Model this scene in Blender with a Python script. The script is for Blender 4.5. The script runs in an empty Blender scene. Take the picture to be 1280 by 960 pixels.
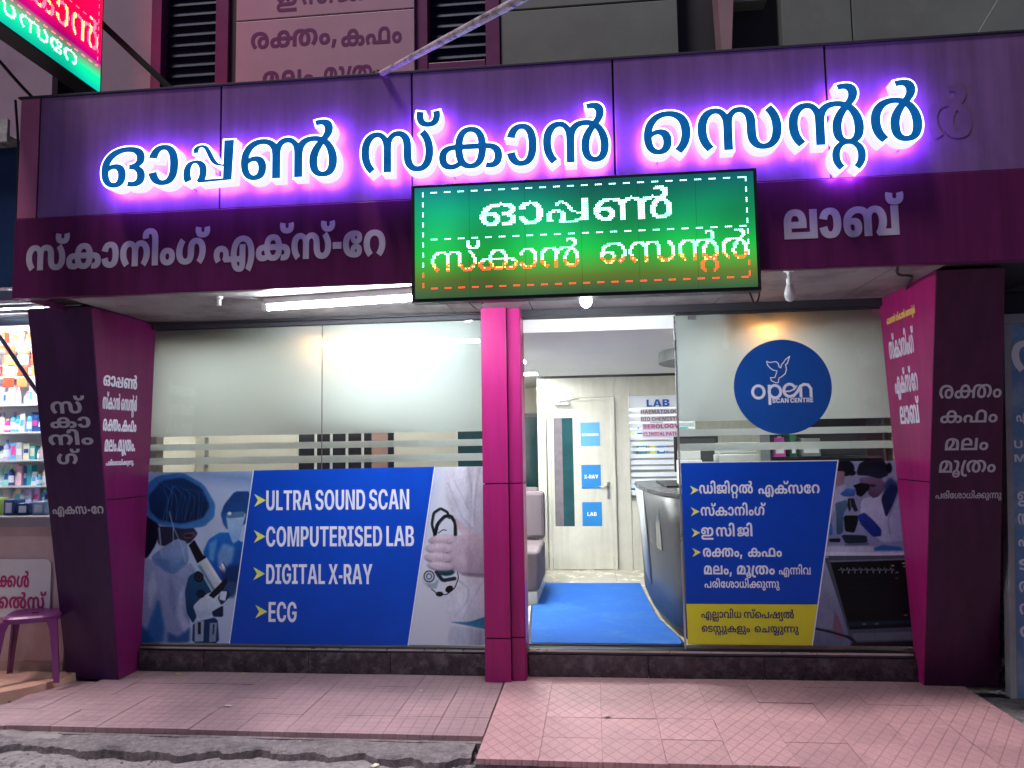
import bpy, math, random
import numpy as np
from mathutils import Vector, Matrix
from mathutils.geometry import delaunay_2d_cdt
random.seed(7)
S = bpy.context.scene
COL = S.collection

# ---------------------------------------------------------------- camera, world, light, exposure
cam = bpy.data.cameras.new('camera'); camo = bpy.data.objects.new('camera', cam); COL.objects.link(camo)
cam.sensor_fit = 'HORIZONTAL'; cam.sensor_width = 36.0; cam.lens = 36.0 * 964 / 1280
cam.clip_start = 0.05; cam.clip_end = 500
_r = Vector((0.99444218, 0.10408985, -0.01581328)); _u = Vector((0.02444201, -0.08215094, 0.99632014)); _f = Vector((-0.10240773, 0.99116927, 0.08423852))
M = Matrix((( _r.x, _u.x, -_f.x), (_r.y, _u.y, -_f.y), (_r.z, _u.z, -_f.z))).to_4x4()
M.translation = Vector((0, -5.708, 1.625)); camo.matrix_world = M
S.camera = camo

W = bpy.data.worlds.new('World'); S.world = W; W.use_nodes = True
wn = W.node_tree.nodes; wl = W.node_tree.links
bg = wn['Background']; bg.inputs[0].default_value = (0.24, 0.28, 0.62, 1); bg.inputs[1].default_value = 0.075     # night glow of the town
sun = bpy.data.lights.new('assumed_street_light', 'SUN'); sun.energy = 1.2; sun.angle = math.radians(9); sun.color = (1.0, 0.88, 0.90)  # unseen street light, assumed in front of and above the shop
so = bpy.data.objects.new('assumed_street_light', sun); COL.objects.link(so)
so.rotation_euler = Vector((-0.24, -0.26, 0.90)).to_track_quat('Z', 'Y').to_euler()
vs = S.view_settings; vs.view_transform = 'Standard'; vs.look = 'None'; vs.exposure = 1.1; vs.gamma = 1.0

# outlines of the letters used on the signs, as plain numbers
GLYPHS = {
'ഓ': [1259, 1489, [897,566,67,15,192,0,94,15,226,-42,121,10,100,-73,129,7,1,-47,129,9,0,-28,129,10,-42,-49,134,11,-90,-39,140,10,-71,-14,141,7,-7,6,146,7,114,-16,142,4,120,-74,129,5,1,-50,129,8,0,-71,129,2,-190,-80,109,-1,-167,0,83,-1,-56,0,77,-1,-102,7,72,-1,-37,4,67,0,37,69,74,54,36,-4,68,55,66,-6,68,57,39,0,62,57,100,0,47,57,104,39,30,40,1,46,30,20,0,19,30,15,-28,34,32,0,-31,13,37,-6,-32,14,40,-12,-94,16,49,-23,-95,0,62,-23,-43,0,75,-23,1,70,75,33,49,0,58,33,62,0,63,33,114,15,42,24,35,16,38,18,24,11,34,13,22,28,30,2,1,19,30,-6,0,42,30,-13,-160,53,32,-41,-189,0,55,-41,-150,0,85,-41,-242,-40,103,-21,-168,-70,95,3,-90,-95,82,22,1,-56,82,21,1,-8,82,13,0,-54,82,17,60,-75,72,35,106,-38,51,50,73,0,34,50,52,0,25,50,76,23,10,41,44,45,0,25,1,31,0,16,0,49,0,-1,-106,52,22,-18,-81,0,36,-18,-68,0,36,-18,-124,-31,45,-27,-51,-26,30,-45,9,82,5,-7,56,20,17,7,138,25,42,31,71,0,71,31,98,0,86,31,146,-38,97,23,82,-73,98,16,1,-52,98,15,0,-55,98,11,-84,-80,90,4,-154,-42,66,0,-103,0,41,0,-104,0,24,0,-182,52,4,0,-110,107,-6,6,1,82,-6,13,0,75,-6,23,110,124,12,26,212,90,38,21,304,48,61,15], [2435,279,237,8,0,-58,237,7,-46,-104,234,3,-108,-82,224,1,-178,-47,202,0,-131,0,183,0,-102,0,158,0,-150,33,134,2,-102,54,125,6,-60,64,124,12,-13,30,122,17,175,17,227,32,14,-27,228,29,54,-60,220,43,102,-41,202,58,83,0,188,58,106,0,167,58,126,56,144,43,58,99,133,19,1,65,133,6,0,65,133,-7,-58,98,144,-30,-124,55,167,-43,-97,0,185,-43,-78,0,199,-43,-104,-41,217,-29,-60,-58,227,-17,-13,-27,227,-19,-171,17,120,-3,18,32,123,1,66,63,129,8,104,52,140,13,150,32,163,15,103,0,183,15,124,0,202,15,170,-47,224,13,104,-81,234,10,46,-103,237,8]],
'ാ': [504, 611, [927,279,113,8,0,-58,113,7,-46,-104,110,3,-108,-82,100,1,-178,-47,78,0,-131,0,59,0,-102,0,34,0,-150,33,10,2,-102,54,1,6,-60,64,0,12,-13,30,-2,17,175,17,103,32,14,-27,104,29,54,-60,96,43,102,-41,78,58,83,0,64,58,106,0,43,58,126,56,20,43,58,99,9,19,1,65,9,6,0,65,9,-7,-58,98,20,-30,-124,55,43,-43,-97,0,61,-43,-78,0,75,-43,-104,-41,93,-29,-60,-58,103,-17,-13,-27,103,-19,-171,17,-4,-3,18,32,-1,1,66,63,5,8,104,52,16,13,150,32,39,15,103,0,59,15,124,0,78,15,170,-47,100,13,104,-81,110,10,46,-103,113,8]],
'പ്പ': [896, 1015, [671,-57,52,14,108,0,71,14,138,-38,94,10,64,-58,106,3,1,-32,106,0,0,-23,106,-1,-24,-39,106,5,-17,-12,107,5,-59,10,127,43,601,0,35,43,1,317,35,-7,173,0,135,-7,1,-386,135,-7,-831,0,77,-7,-43,52,42,7,24,13,36,3,36,31,26,-5,1,26,26,-15,0,32,26,-24,-82,41,41,-31,-81,0,55,-31,-80,0,67,-31,-84,-41,83,-24,1,-28,83,-19,0,-24,83,-18,44,-39,76,-16,45,-16,65,-16,-91,-49,-11,-13,-60,23,-8,-8,-82,62,-1,2,1,43,-1,0,0,40,-1,5,76,60,13,12,138,35,38,14], [459,346,56,26,136,0,78,26,174,-51,102,17,86,-79,111,5,1,-43,111,0,0,-40,111,18,-52,-62,127,27,-37,-14,136,19,-49,13,164,58,765,0,34,58,1,484,34,15,173,0,135,15,1,-554,135,0,-993,0,64,0,-57,52,30,18,40,20,21,15,48,49,17,12,1,37,17,5,0,54,17,-17,-116,64,41,-31,-111,0,58,-31,-70,0,68,-31,-102,-31,85,-22,-54,-50,96,-10,1,-31,96,-4,0,-34,96,-1,56,-56,90,0,63,-23,77,-6,-91,-58,-21,-6,-84,31,-15,1,-110,85,-5,6,1,57,-5,4,0,53,-5,14,98,81,12,24,178,46,39,26]],
'ൺ': [1519, 1755, [717,566,64,15,168,0,74,15,200,-54,106,23,69,-43,128,11,-27,3,93,30,64,47,97,21,182,47,98,15,111,0,112,15,134,0,104,15,170,-51,110,32,65,-50,121,45,-25,-22,145,-23,89,-155,176,-80,1,-288,176,0,-171,0,75,0,1,316,75,-3,0,55,75,-13,-30,67,77,-25,-39,21,82,-30,-30,17,87,-36,-92,18,101,-42,-67,0,113,-42,-62,0,123,-42,-92,-21,138,-34,-31,-17,143,-29,-38,-21,147,-24,-36,-66,152,-16,1,-62,152,-2,1,-307,152,0,-171,0,51,0,1,299,51,-26,0,65,51,-26,-44,71,53,-31,-45,21,51,-32,-42,19,54,-37,-118,19,58,-41,-81,0,61,-41,-144,0,75,-41,-210,-67,81,-22,-114,-115,79,0,1,-73,79,5,1,-11,79,12,0,-56,79,16,60,-76,69,34,106,-38,48,50,73,0,31,50,50,0,23,50,76,23,8,40,44,44,-2,25,1,32,-2,16,0,50,-2,-2,-104,51,19,-18,-83,0,34,-18,-78,0,39,-18,-140,-40,56,-18,-57,-32,44,-30,-29,62,38,28,58,36,49,26,180,44,53,31,99,0,68,31,96,0,84,31,146,-38,95,23,82,-73,96,15,1,-52,96,14,0,-55,96,10,-84,-80,88,4,-152,-42,63,0,-103,0,38,0,-104,0,21,0,-182,52,1,1,-110,112,-9,2,1,89,-9,4,0,106,-9,6,170,144,9,12,286,75,42,15], [2559,-12,187,0,-128,0,166,0,-178,53,143,4,-92,103,134,7,1,73,134,7,0,58,134,5,74,99,133,-5,130,88,138,-11,85,39,148,-7,59,31,153,4,58,26,152,2,82,58,147,-14,1,35,147,-16,0,27,147,-23,-72,42,157,-44,-83,0,173,-44,-44,0,173,-44,-80,-6,179,-44,-25,-5,181,-41,-37,69,170,4,34,5,182,8,116,9,205,11,65,0,214,11,120,0,228,11,132,-43,241,11,52,-58,244,3,1,-23,244,-9,0,-52,244,-14,-106,-82,239,-15,-93,-43,230,-20,-39,-27,224,-24,-84,-35,235,-14,-108,-81,237,-1,-52,-87,231,4,1,-46,231,4,0,-61,231,40,62,-69,209,61,102,-27,188,58,59,0,188,58,110,0,166,58,114,79,142,28,1,78,142,8,0,52,142,-3,-64,101,151,-22,-128,82,170,-36,-99,23,185,-41,-44,11,185,-40,-96,10,173,-37,-57,0,155,-37,-106,0,162,-37,-130,-22,171,-32,-39,-20,173,-27,-34,-17,172,-25,-48,-46,174,-23,-24,-69,176,-19,1,-54,176,-12,1,-166,176,-80,-151,0,85,-80,1,192,85,-60,53,159,95,20,46,38,102,13,140,51,106,12,180,26,126,15,109,0,156,15,84,0,170,15,144,-16,188,17,69,-17,194,19,10,-2,201,17,20,-6,214,13,9,-2,221,10,118,-33,218,15,152,-99,228,25,72,-114,241,23,1,-56,241,12,0,-109,241,5,-206,-124,226,0]],
'സ്': [1223, 1395, [1255,566,94,15,88,0,103,15,144,-29,121,17,51,-30,130,19,28,-16,145,12,46,-44,157,-7,28,-78,159,-12,1,-66,159,0,1,-34,159,-5,0,-55,159,5,22,-82,159,23,33,-26,162,31,28,-21,158,42,92,-25,141,57,87,0,117,57,90,0,100,57,132,51,81,34,72,93,74,10,1,62,74,7,0,57,74,-10,-62,89,87,-28,-108,68,102,-23,-69,24,106,-4,107,62,192,15,102,-39,186,3,138,-89,179,-3,70,-107,176,1,1,-68,176,6,0,-86,176,9,-116,-124,165,6,-214,-65,143,0,-147,0,125,0,-114,0,111,0,-156,33,93,-5,-51,30,84,-7,-38,22,75,-6,-46,53,62,5,-20,71,55,22,1,49,55,32,1,49,55,-2,0,70,55,-16,-30,74,59,-26,-35,21,58,-29,-26,17,61,-37,-82,17,75,-42,-59,0,84,-42,-56,0,91,-42,-84,-20,104,-33,-27,-17,106,-28,-34,-21,107,-23,-32,-65,114,-11,1,-62,114,4,1,-309,114,0,-171,0,13,0,1,292,13,36,0,56,13,19,-16,66,10,-1,-27,22,10,-8,-34,29,18,-26,-106,29,43,-42,-71,0,59,-42,-92,0,76,-42,-142,-53,93,-19,-80,-91,98,3,1,-58,98,3,0,-60,98,24,66,-90,83,43,108,-64,68,34,67,-23,66,14,-115,-63,-15,-4,-86,35,-16,12,-136,83,-11,24,-78,109,-4,17,1,73,-4,7,0,76,-4,12,116,124,6,15,222,74,24,15,161,0,34,15,130,0,36,15,156,-51,51,30,57,-43,68,34,-9,1,57,28,56,47,71,23,172,46,83,15], [2225,591,150,8,-116,0,126,8,-162,41,107,9,-84,72,103,14,1,48,103,16,0,18,103,19,12,36,106,21,9,12,108,22,149,-14,195,8,-6,-10,195,10,-6,-27,195,17,1,-12,195,19,0,-35,195,33,56,-43,182,52,94,-18,163,59,57,0,152,59,60,0,140,59,92,18,123,51,54,43,113,33,1,35,113,19,0,12,113,17,-6,27,113,10,-5,10,114,8,149,14,196,22,8,-12,197,21,12,-36,199,19,1,-18,199,16,0,-48,199,14,-84,-72,196,9,-162,-41,177,8]],
'ക': [1038, 1209, [433,-12,34,0,-180,0,18,0,-188,88,-5,6,1,76,-5,15,0,47,-5,21,84,69,-2,22,71,20,-2,24,48,14,5,29,118,18,21,31,166,8,39,31,117,0,50,31,767,0,138,31,172,0,141,31,206,-20,152,35,75,-26,160,35,58,-20,168,34,70,-63,176,25,1,-47,176,15,0,-76,176,1,-180,-88,148,0,-167,0,134,0,-50,0,136,0,-106,5,139,0,-45,7,140,-2,39,67,150,54,28,-4,147,55,78,-5,131,58,33,0,125,58,102,0,103,58,100,47,81,39,1,46,81,16,0,29,81,5,-44,37,88,-9,-35,12,94,-14,-56,18,105,-22,-162,11,129,-27,-125,0,143,-27,-753,0,-1,-27,-142,0,26,-27,-150,-11,54,-25,-55,-18,68,-18,-36,-11,76,-14,-42,-38,85,2,1,-26,85,14,0,-33,85,29,50,-43,76,48,92,-20,61,57,61,0,55,57,64,0,52,57,130,21,40,56,73,27,32,51,101,-54,54,-6,-60,-22,50,-5,-116,-28,47,-3,-122,-14,41,0], [1047,566,84,15,160,0,111,15,206,-75,138,16,100,-129,146,13,1,-83,146,8,0,-94,146,6,-112,-130,136,2,-208,-67,110,0,-143,0,84,0,-108,0,58,0,-174,37,30,7,-61,37,24,18,-62,37,24,19,-66,109,23,15,1,71,23,8,0,134,23,14,252,153,45,15], [1047,496,84,-43,-152,0,101,-43,-146,-108,120,-24,1,-110,120,5,0,-74,120,29,66,-98,111,51,132,-48,95,58,97,0,86,58,98,0,75,58,132,47,59,51,68,98,49,29,1,75,49,8,0,75,49,-14,-66,97,58,-37,-132,46,75,-43]],
'ൻ': [1062, 1237, [577,566,41,15,88,0,40,15,136,-24,40,24,104,-48,47,41,41,-37,57,53,53,-230,117,-28,1,-227,117,0,-171,0,16,0,1,282,16,38,0,65,16,11,-16,67,15,-3,-27,22,15,-9,-34,29,23,-28,-104,29,46,-42,-73,0,60,-42,-92,0,78,-42,-142,-53,94,-20,-80,-91,98,4,1,-58,98,6,0,-60,98,26,66,-90,83,45,108,-64,68,36,67,-23,67,14,-115,-63,-16,-4,-86,35,-20,12,-136,83,-13,24,-78,109,-4,17,1,73,-4,5,0,81,-4,4,122,123,2,9,224,70,21,15], [1645,-12,128,0,-128,0,107,0,-178,53,84,4,-92,103,75,7,1,73,75,7,0,58,75,5,74,99,74,-5,130,88,79,-11,85,39,89,-7,59,31,94,4,58,26,93,2,82,58,88,-14,1,35,88,-16,0,27,88,-23,-72,42,98,-44,-83,0,114,-44,-44,0,114,-44,-80,-6,120,-44,-25,-5,122,-41,-37,69,111,4,34,5,123,8,116,9,146,11,65,0,155,11,120,0,169,11,132,-43,182,11,52,-58,185,3,1,-23,185,-9,0,-52,185,-14,-106,-82,180,-15,-93,-43,171,-20,-39,-27,165,-24,-84,-35,176,-14,-108,-81,178,-1,-52,-87,172,4,1,-46,172,4,0,-61,172,40,62,-69,150,61,102,-27,129,58,59,0,129,58,110,0,107,58,114,79,83,28,1,78,83,8,0,52,83,-3,-64,101,92,-22,-128,82,111,-36,-99,23,126,-41,-44,11,126,-40,-96,10,114,-37,-57,0,96,-37,-106,0,103,-37,-130,-22,112,-32,-39,-20,114,-27,-34,-17,113,-25,-48,-46,115,-23,-24,-69,117,-19,1,-54,117,-12,1,-166,117,-80,-151,0,26,-80,1,192,26,-60,53,159,36,20,46,38,43,13,140,51,47,12,180,26,67,15,109,0,97,15,84,0,111,15,144,-16,129,17,69,-17,135,19,10,-2,142,17,20,-6,155,13,9,-2,162,10,118,-33,159,15,152,-99,169,25,72,-114,182,23,1,-56,182,12,0,-109,182,5,-206,-124,167,0]],
'െ': [715, 838, [475,-12,41,0,-104,0,24,0,-182,52,4,0,-110,109,-6,5,1,83,-6,13,0,78,-6,7,102,124,-4,6,182,86,9,11,244,46,39,15,143,0,67,15,156,0,92,15,228,-44,117,7,148,-78,126,-1,72,-104,127,-3,1,-59,127,3,0,-70,127,8,-84,-109,132,12,-144,-82,138,7,-93,-29,141,-3,-97,63,52,15,66,20,49,30,110,60,35,37,66,84,24,23,1,53,24,10,0,68,24,-5,-100,100,34,-29,-194,55,50,-42,-139,0,56,-42,-144,0,61,-42,-226,-69,73,-25,-130,-120,82,2,1,-77,82,16,0,-57,82,19,60,-76,72,36,108,-37,50,50,73,0,33,50,50,0,25,50,76,23,10,40,44,45,0,24,1,32,0,15,0,48,0,-1,-106,52,22,-18,-81,0,36,-18,-78,0,41,-18,-140,-39,58,-19,-57,-32,46,-31,-31,61,41,28,60,36,51,26,178,44,53,31,99,0,71,31,98,0,86,31,146,-38,97,23,82,-73,98,15,1,-52,98,14,0,-55,98,10,-84,-80,90,4,-154,-42,66,0]],
'സ': [1223, 1395, [1255,566,94,15,88,0,103,15,144,-29,121,17,51,-30,130,19,28,-16,145,12,46,-44,157,-7,28,-78,159,-12,1,-66,159,0,1,-34,159,-5,0,-55,159,5,22,-82,159,23,33,-26,162,31,28,-21,158,42,92,-25,141,57,87,0,117,57,90,0,100,57,132,51,81,34,72,93,74,10,1,62,74,7,0,57,74,-10,-62,89,87,-28,-108,68,102,-23,-69,24,106,-4,107,62,192,15,102,-39,186,3,138,-89,179,-3,70,-107,176,1,1,-68,176,6,0,-86,176,9,-116,-124,165,6,-214,-65,143,0,-147,0,125,0,-114,0,111,0,-156,33,93,-5,-51,30,84,-7,-38,22,75,-6,-46,53,62,5,-20,71,55,22,1,49,55,32,1,49,55,-2,0,70,55,-16,-30,74,59,-26,-35,21,58,-29,-26,17,61,-37,-82,17,75,-42,-59,0,84,-42,-56,0,91,-42,-84,-20,104,-33,-27,-17,106,-28,-34,-21,107,-23,-32,-65,114,-11,1,-62,114,4,1,-309,114,0,-171,0,13,0,1,292,13,36,0,56,13,19,-16,66,10,-1,-27,22,10,-8,-34,29,18,-26,-106,29,43,-42,-71,0,59,-42,-92,0,76,-42,-142,-53,93,-19,-80,-91,98,3,1,-58,98,3,0,-60,98,24,66,-90,83,43,108,-64,68,34,67,-23,66,14,-115,-63,-15,-4,-86,35,-16,12,-136,83,-11,24,-78,109,-4,17,1,73,-4,7,0,76,-4,12,116,124,6,15,222,74,24,15,161,0,34,15,130,0,36,15,156,-51,51,30,57,-43,68,34,-9,1,57,28,56,47,71,23,172,46,83,15]],
'ന്റ': [1061, 1237, [577,566,41,15,88,0,40,15,136,-24,40,24,104,-48,47,41,41,-37,57,53,55,-230,116,-28,1,-227,116,0,-173,0,16,0,1,282,16,38,0,65,16,11,-16,67,15,-3,-27,22,15,-9,-34,29,23,-28,-104,29,46,-42,-73,0,60,-42,-92,0,78,-42,-142,-53,94,-20,-80,-91,98,4,1,-58,98,6,0,-60,98,26,66,-90,83,45,108,-64,68,36,67,-23,67,14,-115,-63,-16,-4,-86,35,-20,12,-136,83,-13,24,-78,109,-4,17,1,73,-4,5,0,81,-4,4,122,123,2,9,224,70,21,15], [1645,-2,128,2,-128,0,107,2,-178,46,84,6,-92,97,75,9,1,76,75,7,0,58,75,5,74,99,74,-5,130,88,79,-11,85,39,89,-7,59,31,94,4,58,26,93,2,82,58,88,-14,1,35,88,-16,0,27,88,-23,-72,42,98,-44,-83,0,114,-44,-44,0,114,-44,-80,-6,120,-44,-25,-5,122,-41,-37,69,111,4,34,5,123,8,116,9,146,11,65,0,155,11,120,0,169,11,132,-43,182,11,52,-58,185,3,1,-23,185,-9,0,-52,185,-14,-106,-82,180,-15,-93,-43,171,-20,-39,-27,165,-24,-84,-35,176,-14,-108,-81,178,-1,-52,-87,172,4,1,-46,172,4,0,-61,172,40,62,-69,150,61,102,-27,129,58,59,0,129,58,110,0,107,58,114,79,83,28,1,78,83,8,0,52,83,-3,-64,101,92,-22,-128,82,111,-36,-99,23,126,-41,-44,11,126,-40,-96,10,114,-37,-57,0,96,-37,-106,0,103,-37,-130,-22,112,-32,-39,-20,114,-27,-34,-17,113,-25,-48,-46,115,-23,-22,-69,116,-19,1,-54,116,-12,1,-166,116,-80,-153,0,26,-80,1,192,26,-60,53,159,36,20,46,38,43,13,140,51,47,12,180,26,67,15,109,0,97,15,84,0,111,15,144,-16,129,17,69,-17,135,19,10,-2,142,17,20,-6,155,13,9,-2,162,10,118,-33,159,15,152,-99,169,25,72,-114,182,23,1,-56,182,12,0,-76,182,9,-92,-99,176,5,-180,-48,154,2], [1611,50,146,37,146,0,155,37,194,-52,176,35,98,-88,190,30,1,-55,190,28,0,-66,190,19,-118,-93,191,9,-87,-33,188,0,-99,53,135,25,66,21,128,33,80,67,117,28,1,43,117,31,0,66,117,20,-142,81,125,-4,-135,0,145,-4,-134,0,164,-4,-146,-82,174,21,1,-62,174,25,0,-45,174,31,72,-64,165,33,73,-25,157,25,-99,-53,104,0,-78,29,97,15,-126,91,100,27,1,70,100,30,0,55,100,35,100,89,113,38,196,53,134,37]],
'ർ': [736, 862, [991,-12,80,0,-126,0,58,0,-178,53,35,4,-92,103,26,7,1,73,26,7,0,58,26,5,72,99,26,-5,130,88,31,-11,85,39,41,-7,59,31,46,4,58,26,45,2,84,58,39,-14,1,35,39,-16,0,27,39,-23,-72,42,49,-44,-83,0,65,-44,-44,0,65,-44,-80,-6,71,-44,-25,-5,73,-41,-37,69,62,4,34,5,74,8,116,9,97,11,65,0,106,11,120,0,120,11,132,-43,133,11,52,-58,136,3,1,-23,136,-9,0,-52,136,-14,-106,-82,131,-15,-93,-43,122,-20,-39,-27,116,-24,-84,-35,127,-14,-108,-81,129,-1,-52,-87,123,4,1,-46,123,4,0,-61,123,40,62,-69,101,61,102,-27,80,58,59,0,80,58,110,0,58,58,114,79,34,28,1,78,34,8,0,39,34,-1,-36,77,39,-15,-72,69,50,-28,-110,56,66,-38,-73,17,77,-41,-48,11,79,-40,-108,11,78,-39,-63,0,78,-39,-144,0,86,-39,-200,-59,95,-20,-104,-101,99,3,1,-62,99,8,0,-52,99,20,60,-82,91,32,110,-62,77,27,75,-23,70,15,-99,-63,-19,-3,-86,25,-19,11,-146,79,-12,19,-90,111,-4,13,1,71,-4,7,0,62,-4,0,82,105,-5,1,158,78,6,8,234,44,36,15,151,0,67,15,90,0,70,15,154,-16,80,17,69,-17,86,19,10,-2,93,17,20,-5,106,12,9,-3,113,10,118,-33,110,15,152,-99,120,25,72,-114,133,23,1,-56,133,12,0,-109,133,5,-208,-124,119,0]],
'ന': [911, 1044, [577,566,41,15,92,0,38,15,132,-27,40,27,92,-45,53,41,33,-29,67,45,-25,1,64,40,62,52,78,27,172,48,86,15,129,0,90,15,154,0,105,15,216,-73,126,14,114,-124,137,11,1,-77,137,7,0,-66,137,10,-72,-106,141,14,-138,-89,148,8,-99,-39,153,-4,-107,61,68,16,70,25,64,34,110,67,48,40,62,89,35,22,1,58,35,3,0,58,35,3,-76,91,38,-19,-140,53,53,-42,-93,0,70,-42,-82,0,90,-42,-106,-29,114,-26,-31,-29,121,-8,-26,-22,121,-1,-16,-64,117,17,1,-59,117,36,1,-291,117,0,-171,0,16,0,1,291,16,29,0,57,16,10,-16,66,15,-3,-27,22,15,-9,-34,29,23,-28,-104,29,46,-42,-73,0,60,-42,-92,0,78,-42,-142,-53,94,-20,-80,-91,98,4,1,-58,98,6,0,-60,98,26,66,-90,83,45,108,-64,68,36,67,-23,67,14,-115,-63,-16,-4,-86,35,-20,12,-136,83,-13,24,-78,109,-4,17,1,73,-4,5,0,81,-4,4,122,123,2,9,224,70,21,15]],
'ി': [228, 297, [-67,843,13,10,76,0,24,10,114,-16,44,6,45,-17,51,4,56,-21,62,1,64,-57,77,-15,28,-91,85,-27,1,-74,85,-23,1,-567,85,0,-171,0,-16,0,1,542,-16,-14,0,52,-16,-9,-10,76,-16,-18,-26,53,-15,-32,-23,16,-14,-35,-24,16,-11,-41,-70,18,0,-48,-51,0,9,-48,-44,0,16,-48,-86,-19,34,-41,-56,-41,47,-25,1,-35,47,-8,0,-9,47,-6,6,-19,47,-4,3,-9,48,-2,-167,-15,-50,-8,-4,12,-52,-8,-8,25,-53,-5,1,11,-53,0,0,57,-53,3,98,75,-42,7,162,37,-13,10]],
'ം': [453, 533, [453,-12,41,0,-120,0,23,0,-174,48,3,2,-94,85,-5,6,1,55,-5,9,0,56,-5,11,98,84,3,16,176,47,22,19,115,0,39,19,116,0,58,19,174,-46,78,16,100,-83,85,11,1,-58,85,9,0,-57,85,6,-100,-84,80,2,-174,-47,60,0], [453,295,39,-37,-94,0,58,-37,-126,-59,81,-15,1,-61,81,9,0,-60,81,35,128,-59,56,56,93,0,41,56,94,0,23,56,128,59,-1,33,1,61,-1,9,0,60,-1,-15,-126,59,22,-37]],
'ഗ്': [897, 1025, [1245,566,78,15,144,0,97,15,212,-68,121,12,116,-122,132,7,1,-83,132,7,0,-66,132,10,-70,-107,135,14,-138,-89,142,8,-101,-39,148,-4,-107,61,63,16,72,25,58,34,108,66,43,41,62,89,30,23,1,57,30,6,0,61,30,5,-74,92,38,-19,-134,51,58,-42,-91,0,76,-42,-78,0,96,-42,-92,-27,113,-25,-27,-20,117,-15,-32,-25,114,-8,-26,-84,116,12,1,-86,116,53,1,-9,116,32,0,-47,116,24,-22,-70,110,6,-46,-53,98,-6,-37,-22,89,-7,-52,-30,81,-5,-156,-33,61,0,-113,0,47,0,-146,0,29,0,-216,65,7,6,-116,124,-4,9,1,86,-4,6,0,68,-4,1,70,107,-7,-3,140,89,-14,3,101,39,-20,15,109,-62,65,-4,-70,-24,69,-23,-110,-68,85,-28,-62,-90,98,-9,1,-57,98,8,0,-62,98,11,72,-92,91,34,134,-51,72,57,89,0,55,57,88,0,31,57,90,25,14,42,29,21,10,31,34,26,12,23,20,89,13,-2,1,79,13,-36,1,13,13,-10,0,68,13,-1,50,88,27,21,51,30,45,25,58,33,51,20,156,34,67,15], [1573,591,106,8,-116,0,82,8,-162,41,63,9,-84,72,59,14,1,48,59,16,0,18,59,19,12,36,62,21,9,12,64,22,149,-14,151,8,-6,-10,151,10,-6,-27,151,17,1,-12,151,19,0,-35,151,33,56,-43,138,52,94,-18,119,59,57,0,108,59,60,0,96,59,92,18,79,51,54,43,69,33,1,35,69,19,0,12,69,17,-6,27,69,10,-5,10,70,8,149,14,152,22,8,-12,153,21,12,-36,155,19,1,-18,155,16,0,-48,155,14,-84,-72,152,9,-162,-41,133,8]],
'എ': [1273, 1455, [459,346,56,26,136,0,78,26,174,-51,102,17,86,-79,111,5,1,-43,111,0,0,-40,111,18,-52,-62,127,27,-37,-14,136,19,-49,13,164,58,1015,0,108,58,1,-70,110,0,-1071,0,64,0,-57,52,30,18,40,20,21,15,48,49,17,12,1,37,17,5,0,54,17,-17,-116,64,41,-31,-111,0,58,-31,-70,0,68,-31,-102,-30,85,-23,-54,-51,96,-10,1,-31,96,-4,0,-34,96,-1,56,-57,90,1,63,-22,77,-6,-91,-58,-21,-6,-86,30,-14,2,-108,86,-5,6,1,57,-5,4,0,53,-5,14,98,81,12,24,178,46,39,26], [1807,566,120,15,154,0,144,15,240,-50,172,6,170,-99,183,-4,88,-145,186,-9,1,-96,186,-5,0,-67,186,-23,-62,-144,182,-18,-134,-137,188,-1,-107,-56,201,-1,-125,50,111,24,90,48,99,28,112,114,87,15,52,127,84,-2,1,67,84,-6,0,60,84,-6,-48,113,86,-17,-112,90,93,-30,-184,53,109,-41,-137,0,124,-41,-162,0,130,-41,-214,-88,140,-32,-106,-161,146,-12,1,-108,146,3,0,-23,146,13,4,-43,145,22,5,-20,144,24,0,-5,144,24,2,-9,143,21,3,-5,142,21,10,-69,139,48,78,-84,117,62,110,-38,96,57,59,0,93,57,60,0,78,57,27,20,72,44,12,9,71,40,12,30,70,25,1,25,70,19,1,481,70,-28,175,0,170,-28,1,-462,170,44,0,-49,170,18,-34,-61,153,3,-35,-21,145,2,-34,-19,135,-1,-102,-22,115,0,-71,0,95,0,-130,0,73,0,-204,81,53,0,-116,166,48,1,1,125,48,4,0,95,48,-1,86,156,53,1,170,111,68,8,246,60,97,15]],
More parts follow.
